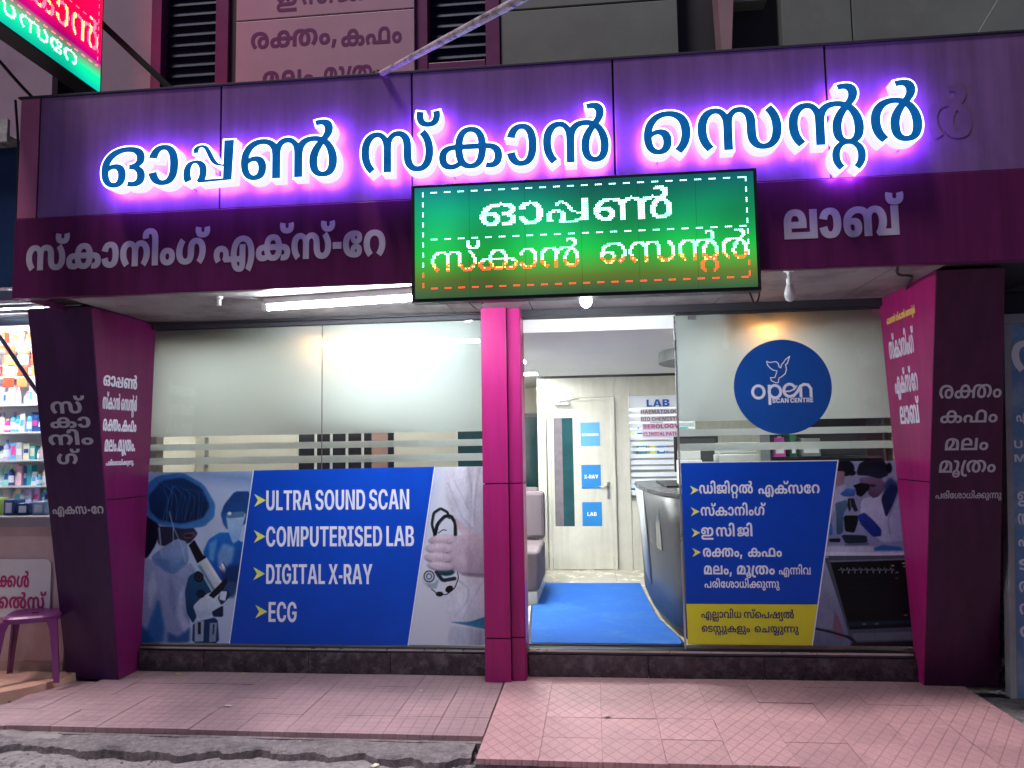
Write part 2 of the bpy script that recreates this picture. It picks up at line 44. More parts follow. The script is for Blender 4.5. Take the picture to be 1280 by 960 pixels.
'ക്': [1038, 1209, [433,-12,34,0,-180,0,18,0,-188,88,-5,6,1,76,-5,15,0,47,-5,21,84,69,-2,22,71,20,-2,24,48,14,5,29,118,18,21,31,166,8,39,31,117,0,50,31,767,0,138,31,172,0,141,31,206,-20,152,35,75,-26,160,35,58,-20,168,34,70,-63,176,25,1,-47,176,15,0,-76,176,1,-180,-88,148,0,-167,0,134,0,-50,0,136,0,-106,5,139,0,-45,7,140,-2,39,67,150,54,28,-4,147,55,78,-5,131,58,33,0,125,58,102,0,103,58,100,47,81,39,1,46,81,16,0,29,81,5,-44,37,88,-9,-35,12,94,-14,-56,18,105,-22,-162,11,129,-27,-125,0,143,-27,-753,0,-1,-27,-142,0,26,-27,-150,-11,54,-25,-55,-18,68,-18,-36,-11,76,-14,-42,-38,85,2,1,-26,85,14,0,-33,85,29,50,-43,76,48,92,-20,61,57,61,0,55,57,64,0,52,57,130,21,40,56,73,27,32,51,101,-54,54,-6,-60,-22,50,-5,-116,-28,47,-3,-122,-14,41,0], [1047,566,84,15,160,0,111,15,206,-75,138,16,100,-129,146,13,1,-83,146,8,0,-94,146,6,-112,-130,136,2,-208,-67,110,0,-143,0,84,0,-108,0,58,0,-174,37,30,7,-61,37,24,18,-62,37,24,19,-66,109,23,15,1,71,23,8,0,134,23,14,252,153,45,15], [1047,496,84,-43,-152,0,101,-43,-146,-108,120,-24,1,-110,120,5,0,-74,120,29,66,-98,111,51,132,-48,95,58,97,0,86,58,98,0,75,58,132,47,59,51,68,98,49,29,1,75,49,8,0,75,49,-14,-66,97,58,-37,-132,46,75,-43], [1855,591,149,8,-116,0,125,8,-162,41,106,9,-84,72,102,14,1,48,102,16,0,18,102,19,12,36,105,21,9,12,107,22,149,-14,194,8,-6,-10,194,10,-6,-27,194,17,1,-12,194,19,0,-35,194,33,56,-43,181,52,94,-18,162,59,57,0,151,59,60,0,139,59,92,18,122,51,54,43,112,33,1,35,112,19,0,12,112,17,-6,27,112,10,-5,10,113,8,149,14,195,22,8,-12,196,21,12,-36,198,19,1,-18,198,16,0,-48,198,14,-84,-72,195,9,-162,-41,176,8]],
'-': [322, 348, [81,227,-4,-33,1,82,-4,34,485,0,30,34,1,-82,30,-33]],
'റ': [674, 779, [683,566,48,15,148,0,73,15,222,-44,99,7,146,-78,108,-1,72,-104,109,-3,1,-59,109,3,0,-70,109,8,-84,-109,114,12,-144,-82,120,7,-93,-29,123,-3,-97,63,34,15,66,20,31,30,110,60,17,37,66,84,6,23,1,53,6,10,0,66,6,-3,-96,100,15,-27,-186,57,36,-43,-133,0,52,-43,-132,0,71,-43,-188,-59,91,-23,-100,-100,99,2,1,-62,99,8,0,-52,99,20,60,-82,91,32,110,-62,77,27,75,-23,70,15,-99,-62,-19,-4,-86,24,-19,11,-146,79,-12,19,-90,111,-4,13,1,71,-4,7,0,62,-4,-5,78,105,-6,-6,154,78,-1,5,226,44,22,15]],
'േ': [595, 689, [729,-12,45,0,-128,0,25,0,-234,34,4,0,-182,71,-5,0,-106,111,-7,3,1,77,-7,7,0,74,-7,8,108,108,-5,11,186,70,5,13,234,33,27,15,127,0,47,15,132,0,73,15,170,-35,94,7,82,-61,98,0,1,-39,98,0,0,-43,98,-6,-76,-58,92,-10,-126,-30,72,-9,-71,0,47,-9,-106,0,29,-9,-128,37,15,-10,-54,61,12,-10,1,34,12,-8,0,20,12,-10,22,34,15,-3,13,12,18,-3,187,19,77,-6,-38,-14,80,-6,-40,-46,76,3,1,-23,76,4,0,-22,76,4,62,-47,64,31,77,0,46,31,66,0,32,31,60,39,21,9,1,25,21,0,0,38,21,-18,-110,36,44,-30,-71,0,50,-30,-28,0,50,-30,-52,0,44,-30,-27,-2,44,-30,-130,-5,57,-30,-186,-56,78,-25,-98,-95,90,-9,1,-65,90,7,0,-63,90,18,100,-100,70,39,184,-59,47,49,125,-4,41,46,24,-1,39,46,50,-2,46,45,23,0,52,45,52,0,48,45,86,16,32,44,52,34,19,31,1,26,19,14,0,25,19,3,-60,38,32,-16,-67,0,47,-16,-76,0,66,-16,-62,-46,76,10,1,-23,76,11,0,-24,76,17,40,-44,72,26,39,-14,71,23,-183,19,11,25,-14,11,12,25,-22,35,12,24,1,22,12,18,0,34,12,24,56,58,17,26,124,37,33,24,103,0,51,24,76,0,72,24,128,-29,91,24,78,-58,96,18,1,-43,96,10,0,-39,96,11,-82,-62,90,6,-168,-36,69,0]],
'ല': [859, 976, [1577,554,133,15,1,-554,133,0,-1449,0,-12,0,1,313,-12,-16,0,74,-12,-7,66,88,1,8,61,29,11,13,64,31,17,14,178,31,32,15,117,0,40,15,120,0,51,15,178,-30,64,12,59,-29,72,9,64,-31,80,5,58,-93,92,-5,1,-61,92,-26,1,-100,92,-13,-789,0,88,-13,1,-152,88,58,1107,0,32,58,1,484,32,15], [609,496,40,-43,-162,0,66,-43,-148,-83,88,-24,1,-92,88,18,1,-29,88,43,619,0,-8,43,1,28,-8,19,0,95,-8,-24,-148,81,11,-43]],
'ബ്': [1306, 1520, [717,566,64,15,168,0,74,15,200,-54,106,23,69,-43,128,11,41,-41,141,-24,25,-162,153,51,1,-266,153,0,-171,0,52,0,1,306,52,-33,0,59,52,-27,-42,70,53,-31,-45,21,51,-32,-42,19,54,-37,-110,19,54,-41,-89,0,61,-41,-144,0,75,-41,-210,-67,81,-22,-114,-115,79,0,1,-73,79,5,1,-11,79,12,0,-56,79,16,60,-76,69,34,106,-38,48,50,73,0,31,50,50,0,23,50,76,23,8,40,44,44,-2,25,1,32,-2,16,0,50,-2,-2,-104,51,19,-18,-83,0,34,-18,-78,0,39,-18,-140,-40,56,-18,-57,-32,44,-30,-29,62,38,28,58,36,49,26,180,44,53,31,99,0,68,31,96,0,84,31,146,-38,95,23,82,-73,96,16,1,-52,96,15,0,-55,96,11,-84,-80,88,4,-152,-42,63,0,-103,0,38,0,-104,0,21,0,-182,52,1,1,-110,112,-9,2,1,89,-9,3,0,106,-9,5,170,144,9,12,286,75,42,15], [2471,554,230,15,1,-554,230,0,-827,0,107,0,-71,54,95,11,56,27,97,30,98,63,85,42,64,86,71,26,1,62,71,3,0,58,71,3,-76,91,74,-19,-138,53,88,-42,-93,0,105,-42,-82,0,125,-42,-104,-29,148,-26,-33,-29,156,-8,-24,-22,155,-1,-20,-64,153,17,1,-65,153,42,1,-285,153,10,-171,0,73,10,1,258,73,-26,99,164,66,2,-9,55,88,28,60,47,104,22,168,42,118,15,123,0,125,15,154,0,140,15,216,-73,161,14,112,-124,173,10,1,-77,173,7,0,-56,173,25,-48,-84,185,44,-76,-64,195,47,-45,-27,194,43,-39,9,176,58,545,0,129,58,1,484,129,15], [2391,591,192,8,-116,0,168,8,-162,41,149,9,-84,72,145,14,1,48,145,16,0,18,145,19,12,36,148,21,9,12,150,22,149,-14,237,8,-6,-10,237,10,-6,-27,237,17,1,-12,237,19,0,-35,237,33,56,-43,224,52,94,-18,205,59,57,0,194,59,60,0,182,59,92,18,165,51,54,43,155,33,1,35,155,19,0,12,155,17,-6,27,155,10,-5,10,156,8,149,14,238,22,8,-12,239,21,12,-36,241,19,1,-18,241,16,0,-48,241,14,-84,-72,238,9,-162,-41,219,8]],
'ര': [736, 860, [729,566,53,15,166,0,76,15,250,-48,107,7,166,-88,125,-1,84,-118,132,-7,1,-70,132,-5,0,-89,132,4,-112,-113,128,6,-192,-52,107,0,-119,0,82,0,-130,0,62,0,-172,58,42,2,-86,95,36,6,1,55,36,9,0,95,36,9,204,113,43,6,173,0,56,6,112,0,63,6,166,-58,73,3,96,-90,80,-1,5,-50,82,-1,-49,3,34,-6,-14,31,36,-13,-78,57,50,-28,-122,37,72,-39,-79,0,85,-39,-126,0,112,-39,-116,-75,132,-9,1,-61,132,7,0,-42,132,18,44,-63,126,42,98,-35,106,58,79,0,85,58,82,0,69,58,114,38,46,46,62,84,32,18,1,68,32,-6,0,2,32,7,-6,40,32,0,-7,20,34,-5,-2,5,34,-6,0,16,38,-6,-3,4,38,-6,-18,43,42,-15,-120,72,49,-32,-200,44,59,-43,-141,0,67,-43,-144,0,72,-43,-212,-52,87,-31,-116,-98,99,-9,1,-71,99,8,0,-52,99,20,60,-82,91,32,110,-62,77,27,75,-23,70,15,-99,-63,-19,-3,-86,25,-19,11,-146,79,-12,19,-90,111,-4,13,1,71,-4,7,0,56,-4,4,76,104,-2,6,158,82,9,10,246,47,32,15]],
'ക്ത': [1810, 2134, [433,-12,34,0,-180,0,18,0,-188,88,-5,6,1,76,-5,15,0,47,-5,21,84,69,-2,22,71,20,-2,24,48,14,5,29,118,18,21,31,166,8,39,31,117,0,50,31,943,0,127,31,70,0,119,31,84,-17,116,35,52,-29,123,31,25,-19,127,20,-65,-171,117,18,1,61,117,-10,0,32,117,-7,-16,40,114,-16,-27,12,119,-21,-22,11,118,-22,-68,10,122,-27,-65,0,126,-27,-909,0,-1,-27,-142,0,26,-27,-150,-11,54,-25,-55,-18,68,-18,-36,-11,76,-14,-42,-38,85,2,1,-26,85,14,0,-33,85,29,50,-43,76,48,92,-20,61,57,61,0,55,57,64,0,52,57,130,21,40,56,73,27,32,51,101,-54,54,-6,-60,-22,50,-5,-116,-28,47,-3,-122,-14,41,0], [1047,566,84,15,160,0,111,15,206,-75,138,16,100,-129,146,13,1,-83,146,8,0,-94,146,6,-112,-130,136,2,-208,-67,110,0,-143,0,84,0,-108,0,58,0,-174,37,30,7,-61,37,24,18,-62,37,24,19,-66,109,23,15,1,71,23,8,0,134,23,14,252,153,45,15], [1047,496,84,-43,-152,0,101,-43,-146,-108,120,-24,1,-110,120,5,0,-74,120,29,66,-98,111,51,132,-48,95,58,97,0,86,58,98,0,75,58,132,47,59,51,68,98,49,29,1,75,49,8,0,75,49,-14,-66,97,58,-37,-132,46,75,-43], [2311,566,199,15,106,0,220,15,160,-19,248,11,79,-23,262,8,51,-20,271,-6,132,-41,282,-7,178,-146,282,13,1,-98,282,7,0,-71,282,-3,-94,-104,271,-5,-182,-56,248,0,-131,0,230,0,-130,0,213,0,-184,56,190,-1,-94,104,177,3,1,71,177,10,0,66,177,7,88,107,176,-1,152,83,180,-6,97,29,185,-6,31,16,203,8,88,25,215,10,186,21,244,15,111,0,258,15,150,0,288,15,222,-44,317,7,148,-78,326,-1,74,-104,324,-3,1,-59,324,3,0,-70,324,8,-84,-109,329,12,-144,-82,335,7,-93,-29,338,-3,-99,63,253,14,66,20,250,29,110,59,236,37,68,83,224,25,1,55,224,10,0,63,224,2,-98,103,233,-22,-194,60,249,-40,-143,0,257,-40,-60,0,259,-40,-102,-6,263,-40,-49,-9,267,-38,-61,-15,266,-33,-76,-18,266,-32,-128,-70,271,-23,-76,-97,276,-6,1,-61,276,9,0,-64,276,30,66,-71,263,51,106,-28,241,58,61,0,229,58,62,0,217,58,104,28,196,50,66,71,183,29,1,64,183,9,0,57,183,0,-68,97,186,-17,-122,75,192,-31,-81,21,197,-36,-47,11,191,-37,-26,5,191,-37,-56,6,180,-38,-66,4,179,-40,-43,0,192,-40,-110,0,208,-40,-130,-26,217,-33,-39,-21,219,-27,-50,-25,217,-24,-52,-73,218,-32,1,-63,218,-54,1,-289,218,0,-171,0,117,0,1,296,117,-37,0,59,117,-30,42,82,117,-18,80,58,118,-10,53,19,120,-5,72,27,136,12,186,25,174,15]],
'ഫ': [1129, 1285, [459,346,56,26,136,0,78,26,174,-51,102,17,86,-79,111,5,1,-43,111,0,0,-40,111,18,-52,-62,127,27,-37,-14,136,19,-49,13,164,58,555,0,139,58,1,-70,140,0,-611,0,64,0,-57,52,30,18,40,20,21,15,48,49,17,12,1,37,17,5,0,54,17,-17,-116,64,41,-31,-111,0,58,-31,-70,0,68,-31,-102,-31,85,-22,-54,-50,96,-10,1,-31,96,-4,0,-34,96,-1,56,-57,90,1,63,-22,77,-6,-91,-58,-21,-6,-86,30,-14,2,-108,86,-5,6,1,57,-5,4,0,53,-5,14,98,81,12,24,178,46,39,26], [1633,566,118,15,124,0,126,15,184,-34,148,12,63,-31,157,5,68,-33,162,1,62,-98,167,0,1,-78,167,0,1,-292,167,0,-985,0,62,0,1,292,62,0,0,55,62,-2,28,77,65,0,58,56,72,5,45,22,76,7,62,30,86,14,178,34,109,15], [1635,494,120,-43,-74,0,129,-43,-114,-23,145,-35,-39,-20,150,-32,-42,-22,154,-29,-46,-75,162,-16,1,-75,162,8,1,-209,162,58,643,0,67,58,1,201,67,14,0,74,67,-8,-48,84,78,-28,-43,22,83,-31,-40,20,90,-35,-112,23,110,-43]],
'മ': [723, 855, [709,566,61,15,158,0,74,15,226,-37,105,16,75,-35,117,13,56,-25,123,12,70,-64,134,9,34,-84,141,-3,1,-55,141,-21,1,-266,141,0,-1205,0,-9,0,1,268,-9,-26,0,52,-9,-7,34,83,-1,10,70,65,12,16,53,25,20,17,74,35,30,18,210,38,55,15], [615,495,26,-47,-84,0,46,-47,-128,-42,78,-25,-39,-35,86,-8,-32,-28,87,-3,-38,-81,91,5,1,-60,91,-3,1,-181,91,0,11,0,28,0,136,51,15,-2,212,112,-1,-12,122,116,-7,-19,1,55,-7,-15,0,28,-7,-26,-34,41,1,-39,-68,24,15,-47], [945,393,91,-30,0,-59,91,-17,-108,-114,113,14,-200,-115,157,52,-137,-60,189,75,-3,20,174,57,58,2,167,59,112,3,157,57,57,0,154,57,435,0,41,57,1,179,41,-9,0,74,41,-17,-58,98,50,-30,-132,59,72,-37,-107,14,90,-35,5,7,89,-31,38,-22,91,-29,46,-49,91,-30]],
'ൂ': [332, 412, [309,-227,39,-14,-168,0,13,-14,-192,97,-7,-5,1,77,-7,0,0,51,-7,5,92,78,0,11,162,44,20,15,107,0,38,15,106,0,56,15,164,-42,76,10,92,-77,85,2,1,-54,85,-2,0,-53,85,-5,-92,-78,78,-11,-164,-43,59,-14], [307,57,39,-21,-94,0,47,-21,-132,-55,51,-11,1,-56,51,1,0,-55,51,11,130,-55,47,21,99,0,40,21,94,0,35,21,134,56,28,9,1,55,28,0,0,55,28,-10,-134,55,35,-21], [309,-98,41,-5,-114,0,41,-5,-112,65,40,-4,1,52,40,-3,0,17,40,-2,42,38,41,3,39,23,44,5,87,-29,50,13,-36,-7,52,11,-32,-28,50,14,1,-12,50,12,0,-16,50,12,30,-23,48,14,58,-12,45,15,43,0,41,15,38,0,39,15,54,12,37,15,32,23,35,14,1,16,35,12,0,10,35,13,-30,24,33,12,-33,8,35,11,87,34,41,5,42,-24,43,5,40,-33,41,-3,1,-22,41,-3,0,-29,41,-3,-44,-53,41,-5,-100,-34,41,-5], [209,566,55,15,120,0,65,15,138,-45,82,10,58,-76,92,5,1,-45,92,1,0,-61,92,-17,-70,-167,91,11,-55,-88,90,20,-159,15,-2,20,50,86,-4,6,60,145,-9,-14,1,65,-9,-26,0,42,-9,-36,-66,57,0,-43,-93,0,10,-43,-32,0,14,-43,-66,-5,24,-40,-21,-3,20,-41,-33,69,12,12,32,5,25,13,92,6,38,15]],
'്ര': [244, 336, [503,554,93,15,-82,-89,84,-1,-106,-165,83,-15,-52,-155,88,-6,1,-75,88,10,0,-67,88,11,62,-80,86,29,128,-35,69,45,95,0,49,45,26,0,53,45,58,3,50,45,37,3,45,44,19,-73,52,-13,-54,-4,64,-13,-78,-2,56,-16,-43,0,56,-16,-144,0,28,-16,-186,60,-1,-12,-90,114,-11,-2,1,79,-11,9,0,79,-11,14,56,160,-15,2,104,164,-14,-2,73,83,-9,15]],
'ത': [1014, 1187, [1015,-12,83,0,-130,0,66,0,-184,56,43,-1,-94,104,30,3,1,71,30,10,0,66,30,7,88,107,29,-1,152,84,33,-7,97,28,38,-6,31,16,56,8,88,25,68,10,186,21,97,15,111,0,111,15,150,0,141,15,222,-44,170,7,148,-78,179,-1,74,-104,177,-3,1,-59,177,3,0,-70,177,8,-84,-109,182,12,-144,-82,188,7,-93,-29,191,-3,-97,63,105,14,66,20,102,29,110,59,88,37,66,83,77,25,1,55,77,10,0,66,77,-1,-100,102,87,-24,-194,58,103,-40,-141,0,110,-40,-60,0,112,-40,-102,-6,116,-40,-49,-9,120,-38,-61,-15,119,-33,-76,-18,119,-32,-128,-70,124,-23,-76,-97,129,-6,1,-61,129,9,0,-64,129,30,66,-71,116,51,106,-28,94,58,61,0,82,58,62,0,70,58,106,27,48,51,64,71,36,30,1,65,36,9,0,56,36,1,-76,100,43,-19,-132,76,54,-34,-87,20,62,-38,-41,10,53,-38,-46,8,57,-40,-88,6,61,-40,-55,0,68,-40,-150,0,69,-40,-206,-58,83,-27,-106,-101,96,-5,1,-65,96,8,0,-52,96,20,60,-82,87,33,110,-62,74,28,75,-23,67,14,-99,-63,-19,-3,-86,25,-19,11,-146,79,-12,19,-90,111,-4,13,1,71,-4,7,0,62,-4,-5,82,105,-8,-6,160,78,-2,5,232,44,27,15,151,0,61,15,98,0,80,15,166,-20,110,12,83,-23,122,9,51,-20,131,-5,140,-40,138,-7,184,-148,135,15,1,-96,135,7,0,-71,135,-3,-94,-104,124,-5,-182,-56,101,0]],
'പ': [896, 1015, [459,346,56,26,136,0,78,26,174,-51,102,17,86,-79,111,5,1,-43,111,0,0,-40,111,18,-52,-62,127,27,-37,-14,136,19,-49,13,164,58,765,0,34,58,1,484,34,15,173,0,135,15,1,-554,135,0,-993,0,64,0,-57,52,30,18,40,20,21,15,48,49,17,12,1,37,17,5,0,54,17,-17,-116,64,41,-31,-111,0,58,-31,-70,0,68,-31,-102,-31,85,-22,-54,-50,96,-10,1,-31,96,-4,0,-34,96,-1,56,-56,90,0,63,-23,77,-6,-91,-58,-21,-6,-84,31,-15,1,-110,85,-5,6,1,57,-5,4,0,53,-5,14,98,81,12,24,178,46,39,26]],
'ശ': [1040, 1204, [1369,566,88,15,150,0,115,15,234,-46,149,5,164,-85,166,-6,86,-119,172,-11,1,-74,172,-5,0,-89,172,4,-112,-113,168,6,-192,-52,147,0,-119,0,122,0,-130,0,102,0,-172,58,82,2,-86,95,76,6,1,55,76,9,0,95,76,9,204,113,83,6,173,0,96,6,112,0,103,6,166,-58,113,3,96,-90,120,-1,7,-50,121,-1,-51,3,74,-6,-14,31,76,-13,-78,57,90,-28,-122,37,112,-39,-79,0,125,-39,-126,0,152,-39,-116,-75,172,-9,1,-61,172,7,0,-42,172,18,46,-63,165,42,96,-35,146,58,79,0,125,58,82,0,109,58,114,38,86,46,62,84,72,18,1,68,72,-6,0,2,72,7,-6,40,72,0,-7,20,74,-5,-2,5,74,-6,6,16,75,-6,-3,3,75,-5,-22,47,81,-18,-126,72,92,-35,-184,41,96,-43,-111,0,92,-43,-86,0,89,-43,-130,-18,94,-42,-43,-17,96,-41,-74,-28,101,-38,-60,-99,108,-20,1,-69,108,-7,1,-17,108,4,0,-73,108,4,-48,-90,93,-8,-57,-32,83,-8,-52,-30,75,-6,-156,-33,52,0,-113,0,43,0,-146,0,26,0,-216,65,6,6,-116,124,-4,9,1,86,-4,6,0,68,-4,1,70,107,-7,-3,140,89,-14,3,101,39,-20,15,109,-62,65,-4,-70,-24,69,-23,-110,-68,85,-28,-62,-90,98,-9,1,-57,98,8,0,-62,98,11,72,-92,90,35,134,-51,70,57,89,0,54,57,84,0,30,57,94,25,10,41,29,21,6,30,34,26,3,18,20,89,5,-21,1,44,5,-16,1,15,5,-15,0,87,5,-13,86,105,14,-1,83,34,20,1,78,32,32,8,192,28,66,15]],
'ധ': [911, 1044, [1247,-12,92,0,-92,0,95,0,-132,27,93,-12,-90,46,79,-27,-33,28,66,-30,27,-1,69,-25,-62,-52,55,-12,-170,-48,46,0,-129,0,43,0,-154,0,29,0,-216,73,7,1,-114,125,-4,3,1,76,-4,8,0,66,-4,5,72,106,-8,1,138,89,-14,7,101,39,-20,19,109,-61,65,-1,-70,-25,69,-19,-110,-67,85,-25,-62,-88,98,-7,1,-59,98,12,0,-57,98,11,76,-92,95,34,140,-53,81,57,95,0,63,57,82,0,43,57,106,30,19,41,33,28,12,23,26,23,13,15,16,63,16,-2,1,59,16,-21,1,291,16,15,173,0,117,15,1,-291,117,-14,0,-57,117,6,18,-65,117,17,27,-23,118,24,34,-29,110,43,104,-29,87,57,75,0,73,57,92,0,56,57,142,53,39,35,80,91,35,12,1,58,35,9,0,61,35,-12,-64,89,49,-30,-110,65,65,-21,-65,22,66,1,117,63,149,19,86,-34,153,2,136,-84,146,-9,78,-109,137,-1,1,-73,137,10,0,-80,137,11,-122,-124,131,6,-222,-70,111,0]],
'ക്ക': [1506, 1765, [1047,566,84,15,160,0,111,15,206,-75,138,16,100,-129,146,13,1,-83,146,8,0,-94,146,6,-112,-130,136,2,-208,-67,110,0,-143,0,84,0,-108,0,58,0,-174,37,30,7,-61,37,24,18,-62,37,24,19,-66,109,23,15,1,71,23,8,0,134,23,14,252,153,45,15], [1047,496,84,-43,-152,0,101,-43,-146,-108,120,-24,1,-110,120,5,0,-74,120,29,66,-98,111,51,132,-48,95,58,97,0,86,58,98,0,75,58,132,47,59,51,68,98,49,29,1,75,49,8,0,75,49,-14,-66,97,58,-37,-132,46,75,-43], [433,-12,34,0,-180,0,18,0,-188,88,-5,6,1,76,-5,15,0,47,-5,21,84,69,-2,22,71,20,-2,24,48,14,5,29,118,18,21,31,166,8,39,31,117,0,50,31,1257,0,196,31,106,0,188,31,144,-13,183,39,102,-25,186,50,39,-19,193,55,42,-22,208,58,44,-60,233,45,1,-38,233,24,0,-75,233,3,-184,-88,202,0,-165,0,187,0,-112,0,163,0,-176,47,138,6,-100,96,129,14,1,73,129,17,0,21,129,17,8,44,128,11,5,19,130,11,2,5,131,16,2,9,130,25,3,5,132,29,28,63,135,22,120,96,143,17,170,66,159,15,212,34,181,15,123,0,195,15,154,0,222,15,228,-44,250,7,148,-78,262,-1,74,-104,263,-3,1,-59,263,3,0,-70,263,8,-84,-109,268,12,-144,-82,274,7,-93,-29,277,-3,-97,63,188,14,66,20,185,30,110,60,171,37,66,84,160,23,1,53,160,10,0,66,160,-3,-98,100,167,-27,-192,57,181,-42,-141,0,190,-42,-116,0,202,-42,-194,-44,211,-29,-138,-85,212,-7,-31,-60,211,3,-2,-5,209,0,-2,-11,210,-7,-3,-5,210,-12,-6,-18,211,-6,-8,-42,213,10,1,-18,213,14,0,-52,213,23,54,-67,208,45,102,-31,192,60,75,0,173,60,82,0,158,60,98,44,135,44,1,48,135,18,0,26,135,9,-30,38,139,-6,-27,13,143,-12,-38,18,148,-19,-126,15,169,-27,-117,0,185,-27,-1229,0,-1,-27,-142,0,26,-27,-150,-11,54,-25,-55,-18,68,-18,-36,-11,76,-14,-42,-38,85,2,1,-26,85,14,0,-33,85,29,50,-43,76,48,92,-20,61,57,61,0,55,57,64,0,52,57,130,21,40,56,73,27,32,51,101,-54,54,-6,-60,-22,50,-5,-116,-28,47,-3,-122,-14,41,0]],
'ു': [332, 412, [311,-227,38,-14,-168,0,12,-14,-194,97,-7,-5,1,77,-7,0,0,51,-7,5,92,78,0,11,164,44,19,15,105,0,38,15,108,0,55,15,162,-42,76,10,92,-77,85,2,1,-54,85,-2,0,-53,85,-5,-92,-78,78,-11,-162,-43,58,-14], [311,-161,39,41,82,0,27,41,114,54,6,21,1,54,6,1,0,53,6,-20,-112,54,27,-37,-85,0,38,-37,-84,0,52,-37,-112,-54,72,-19,1,-54,72,2,0,-52,72,23,114,-55,50,41], [209,566,55,15,120,0,65,15,138,-45,82,10,58,-76,92,5,1,-45,92,1,0,-61,92,-17,-70,-167,91,11,-55,-88,90,20,-159,15,-2,20,50,86,-4,6,60,145,-9,-14,1,65,-9,-26,0,42,-9,-36,-66,57,0,-43,-93,0,10,-43,-32,0,14,-43,-66,-5,24,-40,-21,-3,20,-41,-33,69,12,12,32,5,25,13,92,6,38,15]],
'ന്ന': [1257, 1407, [1259,566,74,15,134,0,66,15,166,-50,73,30,51,-44,92,27,-23,-7,88,41,76,56,95,24,168,45,104,15,127,0,108,15,154,0,122,15,214,-73,143,14,114,-124,154,11,1,-77,154,7,0,-66,154,10,-70,-106,157,14,-138,-89,164,8,-101,-39,170,-4,-105,61,84,16,70,25,80,34,108,67,65,40,62,89,52,22,1,58,52,3,0,58,52,3,-76,91,55,-19,-138,53,70,-42,-93,0,88,-42,-84,0,110,-42,-106,-29,135,-26,-31,-29,142,-8,-26,-23,142,0,-16,-62,138,16,1,-59,138,36,1,-292,138,0,-171,0,37,0,1,316,37,-3,0,52,37,-10,-30,70,39,-25,-39,21,44,-30,-30,17,49,-36,-92,18,63,-42,-67,0,75,-42,-62,0,85,-42,-92,-21,100,-34,-31,-17,105,-29,-38,-21,109,-24,-36,-66,114,-16,1,-62,114,-2,1,-307,114,0,-171,0,13,0,1,292,13,28,0,57,13,9,-16,65,12,-3,-27,22,12,-9,-34,29,20,-28,-104,29,44,-42,-73,0,60,-42,-92,0,78,-42,-142,-53,94,-20,-80,-91,98,4,1,-58,98,7,0,-60,98,27,66,-90,83,45,108,-64,68,36,67,-23,67,14,-115,-63,-16,-4,-86,35,-20,12,-136,83,-13,24,-78,109,-4,17,1,73,-4,7,0,81,-4,5,122,123,2,9,224,70,20,15,153,0,39,15,92,0,37,15,132,-27,40,27,92,-45,54,41,33,-29,68,45,-21,7,55,30,64,47,59,21,182,47,60,15]],
'ഡ': [1223, 1395, [1193,-12,78,0,-88,0,69,0,-144,29,52,-2,-49,30,42,-4,-26,16,27,3,-48,44,15,22,-28,78,13,27,1,66,13,15,1,34,13,20,0,55,13,10,-20,83,12,-9,-33,25,10,-16,-26,21,13,-27,-92,25,31,-42,-87,0,55,-42,-88,0,72,-42,-134,-51,91,-19,-72,-92,98,5,1,-62,98,7,0,-56,98,23,62,-90,85,42,108,-67,70,36,71,-25,66,18,-105,-62,-20,-1,-100,40,-14,10,-140,88,-7,17,-70,108,-4,12,1,67,-4,8,0,86,-4,5,116,123,7,9,216,65,29,15,147,0,47,15,114,0,61,15,156,-33,80,20,53,-30,88,22,38,-22,97,22,46,-53,110,10,20,-70,117,-8,1,-50,117,-17,1,-49,117,17,0,-70,117,31,30,-74,113,41,37,-21,114,44,28,-16,110,51,80,-18,97,57,61,0,88,57,56,0,81,57,84,20,68,48,29,17,66,43,34,21,65,38,32,66,58,26,1,61,58,11,1,309,58,15,173,0,159,15,1,-292,159,-21,0,-56,159,-4,18,-65,162,15,27,-23,162,23,34,-29,154,42,106,-29,129,57,73,0,113,57,92,0,96,57,142,53,79,34,80,92,74,11,1,58,74,11,0,61,74,-10,-64,89,88,-29,-110,65,104,-21,-65,22,106,0,117,63,187,18,86,-35,189,2,136,-83,183,-10,78,-109,176,-3,1,-73,176,7,0,-76,176,2,-116,-125,166,0,-222,-74,149,0,-159,0,138,0,-130,0,136,0,-156,51,121,-15,-55,43,104,-19,11,-1,115,-13,-56,-47,101,-8,-172,-46,89,0]],
